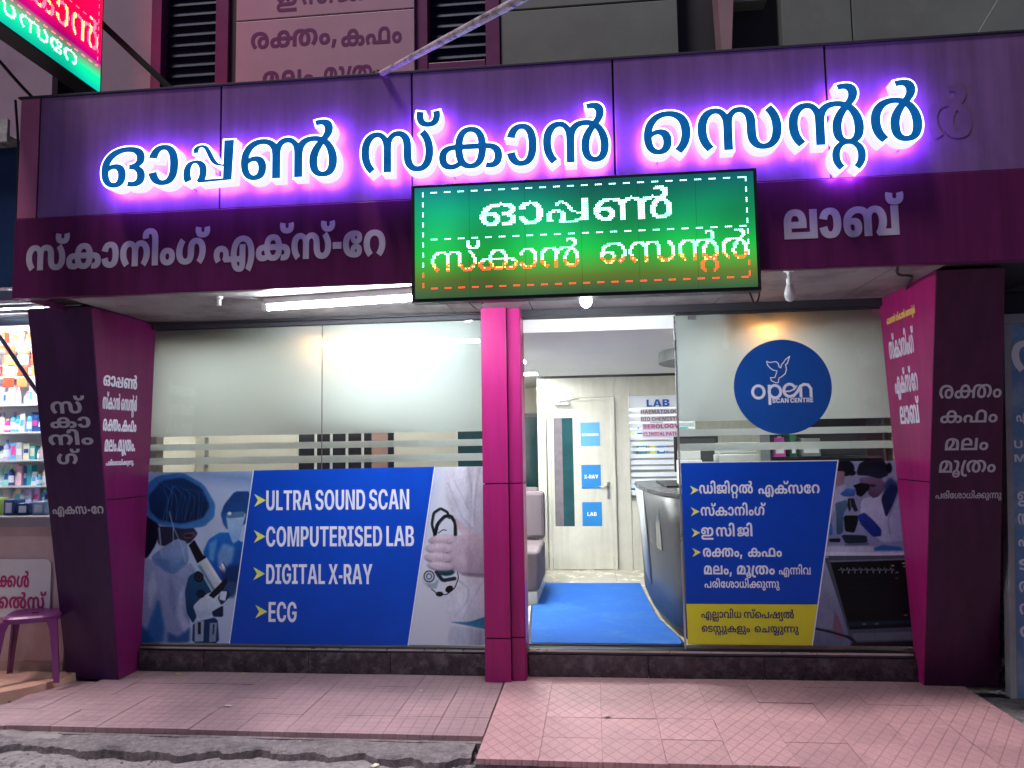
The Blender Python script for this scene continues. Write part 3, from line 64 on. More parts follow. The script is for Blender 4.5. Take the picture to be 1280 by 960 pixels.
'ജ': [939, 1064, [595,566,28,15,110,0,41,15,170,-22,47,18,132,-47,44,35,57,-39,41,57,-59,12,44,37,60,42,57,35,166,54,81,15,143,0,77,15,148,0,98,15,190,-56,120,9,90,-86,129,-2,1,-47,129,-7,0,-40,129,-13,-44,-60,127,-24,-86,-44,121,-33,-65,-17,117,-35,-329,-35,55,-28,-123,-8,-45,-31,-56,-4,-56,-30,-156,-3,-45,-29,-57,0,-45,-29,-393,0,-14,-29,-80,0,13,-29,-82,-5,38,-26,-23,-5,45,-24,-32,-7,57,-19,-24,-21,65,-5,1,-14,65,4,0,-25,65,22,52,-25,49,38,74,-8,32,41,31,0,33,41,92,0,7,41,172,20,-27,25,156,30,-39,6,71,15,-34,0,46,10,-29,-4,86,19,-16,-11,88,17,-5,-19,88,15,3,-26,47,6,5,-30,46,8,-1,-31,58,15,24,-20,44,11,63,-4,46,7,96,8,35,0,97,8,74,0,101,8,126,-23,116,10,76,-50,129,7,1,-41,129,-2,0,-61,129,-2,-156,-66,114,0,-137,0,94,0,-114,0,76,0,-130,39,56,-1,-56,61,50,0,1,31,50,3,0,29,50,15,68,41,57,28,57,9,56,33,105,19,148,5,-20,-6,142,4,-42,-24,130,1,-28,-37,121,4,1,-26,121,10,0,-39,121,30,90,-35,98,39,71,0,88,39,80,0,71,39,64,39,60,16,1,26,60,3,0,26,60,-15,-44,28,75,-29,-70,12,91,-32,-35,0,91,-32,-52,0,95,-32,-84,-18,96,-36,-43,-17,92,-41,-11,9,99,-27,-26,-13,97,-25,-62,-25,82,-28,-76,-24,55,-34,-47,-12,33,-37,-112,-28,23,-30,-214,-42,15,-12,-210,-23,16,0,-105,0,19,0,-82,0,6,0,-148,23,-6,1,-92,55,-11,3,1,47,-11,5,0,27,-11,13,48,50,-7,8,55,16,-12,6,40,13,1,14,122,14,30,11,111,0,42,11,695,0,38,11,112,0,31,11,154,9,17,5,106,19,9,-6,35,15,13,-12,40,17,25,-16,36,49,35,-21,1,31,35,-16,0,27,35,-14,-50,57,35,-27,-118,39,47,-41,-103,0,64,-41,-64,0,71,-41,-96,-19,85,-33,-29,-18,89,-27,-36,-21,96,-19,-28,-66,96,2,1,-62,96,23,1,-51,96,10,-165,0,13,10,1,64,13,-27,0,44,13,-20,-38,75,16,-25,-61,25,20,-28,-36,14,20,-27,-110,18,22,-27,-99,0,32,-27,-112,0,43,-27,-150,-18,47,-22,-53,-25,55,-8,-8,-4,56,-6,-12,-15,59,-1,-3,-7,59,3,-10,-16,58,11,-8,-20,57,10,1,-13,57,12,0,-44,57,28,88,-37,38,44,71,0,20,44,56,0,7,44,62,20,-7,34,26,31,-12,20,1,16,-12,13,0,30,-12,2,-72,33,0,-10,-75,0,17,-10,-82,0,42,-10,-122,-36,70,21,-37,-21,72,34,9,42,18,24,50,27,29,18,140,36,33,2,85,0,34,2,94,0,31,2,114,-32,42,11,52,-51,54,13,1,-29,54,3,0,-33,54,5,-60,-58,52,7,-130,-35,40,7,-103,0,22,7,-146,0,13,7,-158,75,-10,4,1,70,-10,11,0,51,-10,18,116,82,0,18,226,48,17,15]],
'റ്റ': [674, 779, [683,566,48,15,148,0,73,15,222,-42,99,7,146,-74,108,-2,72,-99,109,-4,1,-56,109,1,0,-66,109,5,-84,-103,114,7,-144,-77,120,0,-93,-28,123,-9,-97,62,34,17,66,19,33,30,110,56,19,33,66,78,6,19,1,50,6,6,0,61,6,-6,-96,94,15,-29,-186,53,36,-43,-133,0,52,-43,-132,0,71,-43,-188,-55,91,-24,-100,-94,99,-1,1,-58,99,5,0,-73,99,22,132,-101,77,37,113,-32,70,19,-99,-60,-19,-9,-86,23,-19,5,-146,75,-12,14,-90,106,-4,9,1,67,-4,4,0,58,-4,-6,78,100,-6,-6,154,74,-1,5,226,42,22,15], [677,55,54,38,146,0,63,38,194,-55,84,30,98,-90,98,23,1,-55,98,26,0,-66,98,19,-118,-93,99,9,-87,-33,96,0,-99,53,43,25,66,21,36,33,80,66,25,28,1,43,25,30,0,41,25,24,-64,64,28,8,-124,37,40,-4,-89,0,53,-4,-134,0,72,-4,-146,-82,82,22,1,-57,82,24,0,-45,82,32,72,-63,73,33,73,-25,65,25,-99,-53,12,0,-78,29,5,15,-126,91,8,27,1,70,8,28,0,55,8,28,100,92,21,33,196,55,42,38]],
'ൽ': [1198, 1416, [1463,566,125,15,88,0,131,15,162,-9,143,16,148,-20,157,19,63,-18,167,21,47,-10,188,12,180,-46,195,17,170,-153,225,22,1,-89,225,6,0,-109,225,3,-208,-124,211,0,-195,0,172,0,-126,0,150,0,-178,53,127,4,-92,103,118,7,1,73,118,7,0,58,118,5,72,99,118,-5,130,88,123,-11,85,39,133,-7,55,29,140,6,58,26,139,4,88,60,131,-14,1,35,131,-16,0,27,131,-23,-72,42,141,-44,-83,0,157,-44,-44,0,157,-44,-80,-6,163,-44,-25,-5,165,-41,-37,69,154,4,34,5,166,8,116,9,189,11,67,0,197,11,120,0,211,11,130,-43,225,11,52,-58,228,3,1,-23,228,-9,0,-52,228,-14,-106,-82,223,-15,-91,-43,213,-20,-41,-27,208,-24,-84,-35,219,-14,-108,-81,221,-1,-52,-87,215,4,1,-46,215,4,0,-61,215,40,62,-69,193,61,102,-27,172,58,59,0,172,58,110,0,150,58,114,79,126,26,1,78,126,0,0,56,126,-15,-66,94,132,-36,-132,73,145,-48,-103,23,158,-49,-33,7,135,-43,-70,13,133,-42,-172,13,128,-41,-101,0,125,-41,-92,0,128,-41,-178,-13,134,-40,-81,-17,138,-36,-37,-8,102,-48,-128,-30,113,-46,-160,-114,129,-26,1,-91,129,4,0,-64,129,28,66,-71,116,51,106,-28,94,58,61,0,82,58,62,0,70,58,106,27,48,51,64,71,36,30,1,65,36,9,0,56,36,1,-76,100,43,-19,-132,76,54,-34,-87,20,62,-38,-41,10,53,-38,-46,8,57,-40,-88,6,61,-40,-55,0,68,-40,-150,0,69,-40,-206,-59,83,-26,-106,-101,96,-4,1,-64,96,8,0,-52,96,20,60,-82,87,33,110,-62,74,28,75,-23,67,14,-99,-63,-19,-3,-86,25,-19,11,-146,79,-12,19,-90,111,-4,13,1,71,-4,7,0,62,-4,-5,82,105,-8,-6,160,78,-2,5,232,44,27,15,151,0,61,15,98,0,80,15,166,-19,110,11,83,-23,122,8,51,-21,134,-7,140,-40,141,-9,184,-148,135,15,1,-96,135,7,0,-71,135,-3,-94,-104,124,-5,-182,-56,101,0,-131,0,83,0,-130,0,66,0,-184,56,43,-1,-94,104,30,0,1,71,30,4,0,65,30,3,80,104,38,0,144,81,50,-2,95,29,55,-2,53,15,64,12,106,29,76,12,236,24,104,15]],
'ഇ': [986, 1111, [663,566,40,15,122,0,55,15,168,-25,72,14,114,-45,83,17,39,-30,92,22,-35,4,53,24,68,54,57,13,170,42,83,15,117,0,96,15,122,0,104,15,178,-44,116,17,116,-75,124,18,56,-94,129,15,1,-49,129,8,0,-87,129,10,-104,-120,131,11,-95,-36,135,10,-56,-21,132,5,-140,-27,121,1,-194,-13,101,0,-135,0,84,0,-641,0,55,0,-86,0,63,0,-84,-6,76,3,-23,-7,78,5,-32,-7,84,8,-28,-26,89,20,1,-16,89,26,0,-15,89,31,20,-25,86,43,27,-8,80,46,26,-9,77,48,90,-10,66,52,85,0,62,52,1333,0,127,52,1,-72,127,-5,-1339,0,53,-5,-104,0,38,-5,-144,16,21,-9,-49,15,9,-5,-56,17,2,-4,-56,52,-13,10,1,33,-13,26,0,35,-13,35,50,55,-5,42,57,18,-5,43,28,10,5,50,72,13,27,56,100,7,52,57,71,0,68,57,669,0,71,57,152,0,51,57,182,17,34,49,110,32,27,37,39,22,26,31,54,32,25,22,38,82,27,7,1,46,27,2,0,49,27,-3,-64,88,37,-24,-132,56,60,-42,-103,0,79,-42,-66,0,94,-42,-90,-19,109,-34,-31,-20,114,-27,-34,-22,120,-18,-28,-66,121,2,1,-67,121,28,1,-178,121,39,-171,0,23,39,1,187,23,-37,0,63,23,-35,-46,65,25,-29,-43,21,22,-31,-38,18,24,-36,-116,20,29,-39,-93,0,35,-39,-88,0,53,-39,-136,-20,70,-25,-100,-35,73,-3,-68,-48,71,23,-21,-28,71,34,-2,-4,66,28,6,-7,62,15,-1,-3,61,7,-6,-11,63,11,-6,-21,65,10,1,-11,65,10,0,-61,65,36,90,-64,50,65,95,0,27,65,90,0,8,65,82,52,-10,40,1,35,-10,24,0,22,-10,18,-32,36,-6,2,-72,22,7,-10,-57,0,20,-10,-92,0,43,-10,-118,-52,59,26,-39,-27,53,39,-45,58,20,25,32,20,21,21,94,40,34,17,124,27,44,17,77,0,41,17,104,0,51,17,132,-41,65,21,62,-66,74,23,1,-39,74,22,0,-40,74,20,-72,-71,71,21,-148,-44,53,23,-115,0,29,23,-102,0,21,23,-154,46,4,21,-84,87,-8,22,1,63,-8,23,0,70,-8,16,136,116,-3,13,260,69,18,15]],
'വ': [958, 1097, [683,566,48,15,148,0,72,15,222,-44,96,7,146,-78,105,-1,72,-104,107,-3,1,-59,107,3,0,-53,107,-1,-52,-82,102,0,-84,-65,85,-5,-51,-28,70,-18,-47,17,141,58,569,0,54,58,1,484,54,15,173,0,155,15,1,-554,155,0,-839,0,64,0,-67,59,38,25,58,20,33,33,104,58,17,35,64,81,6,23,1,53,6,10,0,66,6,-3,-96,100,15,-27,-186,57,36,-42,-135,0,53,-42,-132,0,72,-42,-186,-59,91,-23,-100,-100,99,1,1,-62,99,8,0,-52,99,20,60,-82,91,31,110,-62,77,27,75,-23,70,15,-99,-63,-19,-3,-86,25,-19,11,-146,79,-12,19,-90,111,-4,13,1,71,-4,7,0,62,-4,-5,78,105,-6,-6,154,78,-1,5,226,44,22,15]],
'ല്ല': [859, 976, [611,566,40,15,120,0,51,15,178,-30,64,12,59,-29,72,9,64,-31,80,5,58,-93,92,-5,1,-61,92,-26,1,-100,92,-13,-789,0,88,-13,1,-152,88,58,1109,0,31,58,1,484,31,15,171,0,133,15,1,-554,133,0,-517,0,164,0,-50,0,158,0,-110,2,137,0,-59,2,132,0,-453,0,9,0,-58,-2,3,0,-104,-2,-14,0,-49,0,-15,0,-45,0,-12,0,1,313,-12,-16,0,74,-12,-7,66,88,1,8,61,29,11,13,64,31,17,14,178,31,32,15], [609,496,40,-43,-162,0,66,-43,-148,-83,88,-24,1,-92,88,18,1,-29,88,43,619,0,-8,43,1,28,-8,19,0,95,-8,-24,-148,81,11,-43], [1205,-337,87,0,-86,0,82,0,-124,22,61,2,-45,23,56,4,-42,20,52,7,-48,68,51,5,1,51,49,9,1,1,49,9,0,41,48,8,-32,60,48,9,-35,19,47,7,-30,15,48,5,-92,17,55,0,-67,0,60,0,-76,0,69,0,-126,-28,71,7,-80,-55,65,12,-11,-39,66,7,-2,-8,66,10,-2,-20,67,8,1,-15,67,5,0,-42,67,14,42,-49,61,29,70,-21,48,37,39,0,41,37,66,0,25,37,66,33,16,24,1,34,16,12,0,32,16,0,-70,34,30,-11,-57,0,36,-11,-62,0,39,-11,-106,-30,43,-11,-41,-23,33,-17,-25,49,20,15,48,26,38,24,136,38,50,26,77,0,54,26,118,0,71,26,128,-71,77,22,1,-55,77,19,0,-56,77,8,-142,-71,62,0,-135,0,43,0,-134,0,17,0,-156,96,1,8,1,82,1,13,0,49,1,28,64,78,15,38,116,56,38,35,158,29,61,30,95,0,69,30,66,0,70,30,110,-9,92,30,90,-17,119,25,35,-13,127,18,42,-15,124,19,56,-42,122,23,28,-60,123,27,1,-42,124,28,1,-3,124,29,0,-32,125,26,18,-47,123,29,27,-14,120,30,20,-13,117,35,70,-16,103,41,55,0,94,41,100,0,73,41,116,62,56,23,1,55,56,21,0,53,56,19,-84,77,64,20,-65,26,68,28,93,51,140,34,94,-38,143,27,120,-96,133,14,1,-68,133,23,0,-55,133,13,-86,-85,126,3,-166,-49,106,0]],
'ഷ': [1149, 1350, [459,346,56,26,136,0,78,26,174,-51,102,17,86,-79,111,5,1,-43,111,0,0,-40,111,18,-52,-62,127,27,-37,-14,136,19,-49,13,164,58,641,0,113,58,31,-70,100,0,-727,0,64,0,-57,52,30,18,40,20,21,15,48,49,17,12,1,37,17,5,0,54,17,-17,-116,64,41,-31,-111,0,58,-31,-70,0,68,-31,-102,-31,85,-22,-54,-50,96,-10,1,-31,96,-4,0,-34,96,-1,56,-56,90,0,63,-23,77,-6,-91,-58,-21,-6,-84,31,-15,1,-110,85,-5,6,1,57,-5,4,0,53,-5,14,98,81,12,24,178,46,39,26], [1317,0,96,0,1,381,96,6,0,30,96,-4,-16,48,100,-26,-23,14,107,-33,-16,10,111,-36,-48,13,122,-42,-39,0,131,-42,-62,0,145,-42,-72,-39,159,-26,1,-39,159,-10,0,-30,159,4,50,-52,148,27,122,-32,126,40,107,0,110,40,51,0,160,40,124,0,153,40,192,44,141,40,148,73,131,35,114,88,122,26,45,45,118,15,169,0,217,15,1,-554,217,0], [1181,566,129,15,66,0,147,15,102,-15,172,8,39,-15,180,1,52,-20,186,-4,50,-69,193,-17,1,-61,193,-17,1,-316,193,58,497,0,120,58,1,259,120,-77,0,17,120,-68,2,46,122,-62,4,42,125,-63,5,11,125,-66,5,-2,124,-79,-54,-65,122,-65,-186,-93,128,-35,-236,-50,151,-14,-129,0,174,-14,-61,0,119,-14,-162,0,93,-14,-206,49,75,-9,-96,83,74,-6,1,50,74,-7,0,38,74,0,72,68,86,10,140,43,111,15]],
'്യ': [243, 326, [-105,-67,74,9,-2,-7,74,10,-4,-16,74,10,1,-8,74,10,0,-23,74,19,32,-48,68,42,88,-31,49,58,83,0,32,58,108,0,7,58,98,56,-11,31,1,49,-11,12,0,25,-11,4,-20,49,-7,-9,-46,63,-2,-17,-37,46,-2,-18,-38,47,-8,-3,-64,104,-8,10,1,61,-8,10,0,65,-8,22,86,134,-5,16,63,55,-5,15,183,0,93,15,-54,-47,93,14,-68,-82,92,13,-32,-78,91,15,1,-42,91,17,0,-57,91,25,58,-96,85,30,37,-46,86,25,28,-33,94,1,50,-67,94,-8,32,-68,89,4,1,-34,89,11,0,-89,89,4,-216,-85,70,0,-163,0,35,0,-180,0,-9,0,-198,96,-25,1,1,77,-25,6,0,11,-25,7,4,19,-25,15,3,7,-24,19]],
'ട': [563, 651, [539,566,45,15,178,0,61,15,258,-39,92,9,99,-27,94,9,-93,-67,68,-37,-80,26,50,-37,-220,35,54,-42,-141,0,57,-42,-102,0,69,-42,-128,-24,87,-32,-62,-41,98,-14,1,-26,98,-4,0,-19,98,4,20,-26,98,13,21,-9,95,17,40,-20,86,30,164,-12,49,36,111,0,30,36,17,0,41,36,158,0,48,36,178,-32,57,43,51,-32,66,48,30,-18,78,44,26,-50,94,31,1,-27,94,14,0,-50,94,10,-104,-77,85,4,-212,-43,63,0,-161,0,42,0,-170,0,31,0,-250,38,0,0,-117,33,-6,0,93,66,19,52,60,-18,34,47,138,-30,39,51,162,-17,28,57,95,0,21,57,106,0,12,57,130,24,-3,47,60,42,-11,32,1,27,-11,22,0,22,-11,10,-26,34,-5,-9,-31,11,6,-15,-32,12,10,-16,-120,12,30,-21,-111,0,47,-21,-19,0,34,-21,-138,0,26,-21,-218,30,26,-30,-53,33,15,-32,-30,18,5,-30,-30,46,-7,-16,1,31,-7,-4,0,48,-7,1,100,74,5,9,208,42,28,15]],
'സ്റ്റ': [1223, 1395, [1255,566,94,15,88,0,103,15,144,-29,121,17,51,-30,130,19,28,-16,145,12,46,-44,157,-7,28,-78,159,-12,1,-66,159,0,1,-34,159,-5,0,-55,159,5,22,-82,159,23,33,-26,162,31,28,-21,158,42,92,-25,141,57,87,0,117,57,90,0,100,57,132,51,81,34,72,93,74,10,1,62,74,7,0,57,74,-10,-62,89,87,-28,-108,68,102,-23,-69,24,106,-4,107,62,192,15,102,-39,186,3,138,-89,179,-3,70,-107,176,1,1,-68,176,6,0,-134,176,10,-258,-133,151,4,-219,0,121,4,-104,0,105,4,-166,27,80,4,-51,30,66,12,-38,22,63,11,-46,52,58,18,-20,70,55,28,1,49,55,32,1,49,55,-2,0,70,55,-16,-30,74,59,-26,-35,21,58,-29,-26,17,61,-37,-82,17,75,-42,-59,0,84,-42,-56,0,91,-42,-84,-20,104,-33,-27,-17,106,-28,-34,-21,107,-23,-32,-65,114,-11,1,-62,114,4,1,-309,114,0,-171,0,13,0,1,292,13,36,0,56,13,19,-16,66,10,-1,-27,22,10,-8,-34,29,18,-26,-106,29,43,-42,-71,0,59,-42,-92,0,76,-42,-142,-53,93,-19,-80,-91,98,3,1,-58,98,3,0,-60,98,24,66,-90,83,43,108,-64,68,34,67,-23,66,14,-115,-63,-15,-4,-86,35,-16,12,-136,83,-11,24,-78,109,-4,17,1,73,-4,7,0,76,-4,12,116,124,6,15,222,74,24,15,161,0,34,15,130,0,36,15,156,-51,51,30,57,-43,68,34,-9,1,57,28,56,47,71,23,172,46,83,15], [913,61,62,38,146,0,71,38,194,-53,92,28,98,-93,106,22,1,-60,106,28,0,-66,106,19,-118,-93,107,9,-87,-33,104,0,-99,53,51,25,66,21,44,33,80,67,33,28,1,43,33,31,0,44,33,24,-64,66,36,7,-124,37,48,-4,-89,0,61,-4,-134,0,80,-4,-146,-82,90,21,1,-62,90,25,0,-45,90,31,72,-64,81,33,73,-25,73,25,-99,-53,20,0,-78,29,13,15,-126,91,16,27,1,70,16,30,0,60,16,27,100,94,29,32,196,54,50,38], [1887,50,127,37,146,0,136,37,194,-52,157,35,98,-88,171,30,1,-55,171,28,0,-66,171,19,-118,-93,172,9,-87,-33,169,0,-99,53,116,25,66,21,109,33,80,67,98,28,1,43,98,31,0,66,98,20,-142,81,106,-4,-135,0,126,-4,-134,0,145,-4,-146,-82,155,21,1,-62,155,25,0,-45,155,31,72,-64,146,33,73,-25,138,25,-99,-53,85,0,-78,29,78,15,-126,91,81,27,1,70,81,30,0,55,81,35,100,89,94,38,196,53,115,37]],
'ള': [724, 817, [797,496,24,-39,-116,0,35,-39,-184,-20,54,-27,-138,-36,68,-6,-92,-45,75,15,-21,-26,73,26,-2,-4,66,21,6,-11,62,15,-1,-3,61,7,-6,-11,63,11,-6,-20,65,9,1,-8,65,6,0,-62,65,33,90,-67,50,65,95,0,27,65,90,0,8,65,82,52,-10,40,1,35,-10,24,0,22,-10,18,-32,36,-6,2,-72,22,7,-10,-57,0,20,-10,-92,0,43,-10,-118,-52,59,26,-39,-27,53,39,-45,58,20,25,32,20,21,21,94,40,34,17,124,27,48,16,77,0,50,16,104,0,55,16,132,-41,66,20,62,-66,74,23,1,-39,74,22,0,-40,74,19,-72,-71,71,20,-148,-44,53,23,-115,0,29,23,-102,0,21,23,-154,46,4,21,-84,89,-8,18,1,63,-8,18,0,54,-8,12,94,93,-11,8,184,68,-6,11,268,38,14,15,173,0,37,15,190,0,60,15,242,-37,88,12,116,-73,102,9,1,-54,102,9,0,-34,102,-3,-54,-55,74,-15,-116,-39,27,-16,-93,-11,-2,-13,-187,16,54,47,1,31,54,38,15,0,57,38,70,0,44,38,96,8,28,35,35,13,20,29,36,14,10,21,28,30,3,6,1,21,3,-3,0,31,3,-15,-74,44,8,-30,-164,25,17,-39], [1371,144,101,19,0,-31,101,10,-46,-53,95,5,-41,-18,93,3,-32,-14,87,-2,-84,-19,70,-2,-124,-9,52,0,-95,0,44,0,-423,0,57,0,-82,0,63,0,-84,-6,76,3,-23,-7,78,5,-32,-7,84,8,-28,-26,89,20,1,-16,89,26,0,-15,89,31,20,-25,86,43,27,-8,80,46,26,-9,77,48,90,-10,66,52,85,0,62,52,817,0,106,52,1,-72,106,-5,-823,0,53,-5,-104,0,38,-5,-144,16,21,-9,-49,15,9,-5,-56,17,2,-4,-56,52,-13,10,1,33,-13,26,0,35,-13,35,50,55,-5,42,57,18,-5,43,28,10,5,50,72,13,27,56,100,7,52,57,71,0,68,57,455,0,34,57,82,0,28,57,106,10,14,53,31,13,10,48,24,10,6,43,24,29,2,32,1,22,2,22,0,20,2,16,-32,32,7,2,-33,12,14,-4,-30,10,19,-8,-90,12,34,-16,-77,0,50,-16,-37,0,54,-16,1,53,54,47,211,-8,71,30,138,-13,92,25,128,-76,101,19]],
'യ്യ': [1035, 1193, [1323,-10,98,3,-52,0,90,3,-114,7,77,2,-114,17,66,1,-55,15,62,-1,-12,3,58,1,-38,8,56,7,-9,3,50,9,-110,39,54,-1,-132,94,40,-14,-60,106,24,-12,1,56,24,0,0,40,24,1,40,68,28,3,35,27,30,4,15,11,41,15,40,27,42,16,106,36,49,16,124,19,64,15,69,0,74,15,198,0,99,15,220,-127,129,15,1,-107,129,2,0,-90,129,-5,-152,-145,109,3,-129,-44,99,5,-16,-6,98,6,-30,-9,95,2,-19,-5,95,2,-84,-24,85,3,-184,-21,63,0,-99,0,56,0,-160,0,35,0,-250,52,9,-2,-174,93,-4,-3,-90,127,-9,-3,1,75,-9,-1,0,70,-9,-1,106,103,0,7,196,58,24,15,133,0,48,15,116,0,62,15,160,-41,99,1,55,-35,110,-31,-117,-59,29,-35,-26,26,21,-29,-102,39,32,-43,-81,0,47,-43,-76,0,60,-43,-118,-36,79,-35,-68,-73,91,-14,1,-54,91,2,0,-72,91,11,116,-126,84,36,228,-79,69,55,171,0,55,55,42,0,57,55,88,5,56,56,43,5,54,57,22,4,52,56,48,8,50,51,21,4,48,51,70,18,47,50,120,69,38,42,76,100,29,22,1,63,29,6,0,60,29,-13,-68,72,42,-34,-112,32,63,-43,-63,0,75,-43,-76,0,92,-43,-114,-38,114,-28,-62,-73,124,-6,1,-53,124,4,0,-53,124,13,66,-101,119,34,122,-78,109,50,83,-22,102,53,20,-4,103,52,32,-1,110,51,21,-4,113,52,34,-5,113,53,96,-8,103,55,53,0,97,55,166,0,76,55,216,68,61,35,108,116,59,13,1,72,59,10,0,59,59,-11,-76,106,75,-30,-69,42,75,-20,139,47,153,13,92,-54,160,2,90,-129,163,2,1,-69,163,3,0,-72,163,16,-86,-119,170,20,-170,-86,167,12,-248,-47,136,3], [1817,125,148,1,1,-395,148,-22,-1015,0,67,-22,-75,69,44,23,385,139,-8,-14,62,23,22,7,188,55,36,14,81,21,46,17,163,-13,78,-10,-469,-168,98,4,-50,-17,98,4,-102,-35,100,8,-51,-17,103,11,-1,7,124,31,52,2,124,31,162,3,93,29,81,0,93,29,427,0,53,29,1,262,53,1]],
'ച': [933, 1053, [1725,554,136,15,1,-554,136,0,-1689,0,3,0,1,70,3,58,863,0,43,58,-107,-12,10,42,40,14,19,49,82,59,7,41,1,48,7,24,0,52,7,1,-106,64,32,-22,-101,0,48,-22,-102,0,70,-22,-106,-60,92,-1,1,-50,92,14,0,-13,92,20,4,-19,91,27,3,-7,91,27,-165,-11,-9,23,-4,10,-9,26,-8,33,-7,26,1,16,-7,18,0,77,-7,30,210,94,10,35,177,0,46,35,100,0,68,35,140,-30,91,31,88,-52,100,30,42,-64,101,34,1,-34,101,41,0,-29,101,47,-30,-49,104,52,-50,-39,107,52,-27,-14,105,48,-49,16,104,58,633,0,35,58,1,484,35,15]],
'ൾ': [1044, 1210, [1567,792,146,11,120,0,160,11,132,-43,173,11,52,-58,176,3,1,-23,176,-9,0,-52,176,-14,-106,-82,171,-15,-93,-43,162,-20,-39,-27,156,-24,-84,-35,167,-14,-108,-81,169,-1,-52,-87,163,4,1,-46,163,4,0,-61,163,40,62,-68,141,60,102,-28,120,58,59,0,120,58,112,0,97,58,112,80,74,27,1,77,74,8,0,39,74,-1,-34,76,78,-14,-70,68,88,-26,-104,56,101,-36,-71,19,111,-41,-34,10,106,-39,-102,12,100,-37,-51,0,88,-37,-74,0,84,-37,-130,-19,92,-38,-41,-17,93,-38,-72,-28,101,-35,-62,-99,111,-6,1,-69,110,10,1,-17,110,21,0,-49,110,17,-22,-71,105,4,-46,-53,94,-6,-37,-22,84,-7,-52,-30,76,-5,-156,-33,60,0,-113,0,45,0,-146,0,28,0,-216,65,7,6,-116,124,-4,9,1,86,-4,6,0,68,-4,1,70,107,-7,-3,140,89,-14,3,101,39,-20,15,109,-62,65,-4,-70,-24,69,-23,-110,-68,85,-28,-62,-90,98,-9,1,-57,98,8,0,-62,98,11,72,-92,91,34,134,-51,71,57,89,0,53,57,84,0,32,57,94,25,11,42,29,21,7,31,34,26,9,23,20,90,7,-6,1,43,7,-18,1,15,7,-17,0,87,7,-11,88,106,7,-1,81,34,23,8,76,32,28,9,188,27,63,15,115,0,93,15,76,0,104,15,140,-17,116,18,61,-14,126,17,41,-10,152,8,110,-32,153,12,152,-97,163,20,78,-115,173,19,1,-61,173,13,0,-108,173,5,-206,-124,158,0,-195,0,119,0,-128,0,98,0,-178,53,75,4,-92,103,66,7,1,73,66,7,0,58,66,5,72,99,66,-5,130,88,71,-11,85,39,81,-7,59,31,86,4,58,26,85,2,84,58,79,-14,1,35,79,-16,0,27,79,-23,-70,42,88,-44,-85,0,105,-44,-44,0,105,-44,-80,-6,111,-44,-25,-5,113,-41,-37,69,102,4,34,5,114,8,116,9,137,11]],
',': [250, 315, [355,116,70,30,15,-11,70,30,-18,-35,70,29,-56,-81,70,9,-64,-81,70,-10,-33,-37,70,-10,-133,0,1,-10,20,40,1,-4,36,87,1,10,32,84,1,24,11,34,0,30]],
'.': [268, 310, [269,-12,23,0,-52,0,6,0,-72,32,-19,12,1,36,-19,25,0,38,-19,39,72,30,6,51,53,0,23,51,52,0,38,51,72,-30,61,39,1,-38,61,25,0,-36,61,12,-72,-32,38,0]],
'A': [690, 795, [51,0,-3,0,531,728,-32,0,215,0,131,0,537,-728,107,0,-195,0,-18,0,-307,432,51,-150,-30,40,39,-98,-74,119,28,-19,-53,93,34,-15,37,0,61,-15,-54,-94,67,-18,-76,-121,63,-95,-25,-37,50,-150,-299,-432,119,0], [317,203,39,-63,1,81,39,3,749,0,66,3,1,-81,66,-63]],
'B': [654, 668, [177,0,-41,0,1,728,-41,0,517,0,16,0,152,0,23,0,198,-53,38,8,96,-87,47,13,1,-53,47,11,0,-47,47,18,-66,-61,45,12,-108,-36,36,4,-63,-9,26,5,1,-7,26,4,68,-2,38,4,136,-43,47,4,92,-79,47,6,1,-57,47,12,0,-55,47,7,-102,-88,36,2,-214,-51,29,0,-171,0,36,0], [363,82,63,75,343,0,-15,75,170,0,-51,75,142,65,-71,48,1,48,-71,36,0,36,-71,26,-74,62,-58,0,-136,37,-33,-18,-93,0,-16,-18,-349,0,63,-18], [363,408,63,26,321,0,-16,26,78,0,-29,26,126,31,-52,11,74,56,-67,-15,1,38,-67,-30,0,47,-67,-44,-130,66,-50,-74,-141,0,-16,-74,-325,0,63,-74]],
'C': [730, 748, [765,-10,3,0,-186,0,-4,0,-292,91,-17,-5,-166,167,-26,-5,1,115,-26,0,0,116,-26,6,166,167,-15,6,292,91,-2,0,187,0,3,0,112,0,15,0,196,-32,31,-4,156,-62,40,-13,104,-88,42,-27,21,-56,39,-37,-185,0,-68,-37,-16,37,-63,-51,-74,57,-45,-70,-110,39,-22,-81,-130,19,0,-86,-71,0,9,-86,-130,0,24,-86,-212,-66,61,-68,-122,-128,87,-30,1,-94,87,0,0,-92,87,26,124,-129,61,65,210,-66,24,86,131,0,8,86,72,0,-1,86,130,20,-23,81,110,39,-46,69,74,57,-63,50,17,37,-67,37,187,0,40,37,-18,-56,45,46,-106,-88,54,38,-156,-62,49,18,-196,-33,27,0]],
'D': [722, 723, [631,0,12,0,-351,0,-11,0,1,82,-11,86,341,0,10,86,178,0,-24,86,234,68,-65,52,114,127,-82,11,1,88,-82,-2,0,88,-82,-14,-114,125,-66,-53,-226,68,-31,-86,-167,0,-5,-86,-365,0,-10,-86,1,82,-10,0,379,0,0,0,214,0,6,0,302,-87,18,-1,160,-163,26,-1,1,-113,26,-2,0,-114,26,-1,-162,-163,19,-1,-310,-88,12,0], [363,728,63,0,1,-728,63,0,-185,0,-41,0,1,728,-41,0]],
'E': [601, 613, [177,0,-41,0,1,728,-41,0,887,0,40,0,1,-82,40,-78,-699,0,63,-78,1,-238,63,37,653,0,37,37,1,-82,37,-36,-651,0,63,-36,1,-244,63,77,711,0,33,77,1,-82,33,0]],
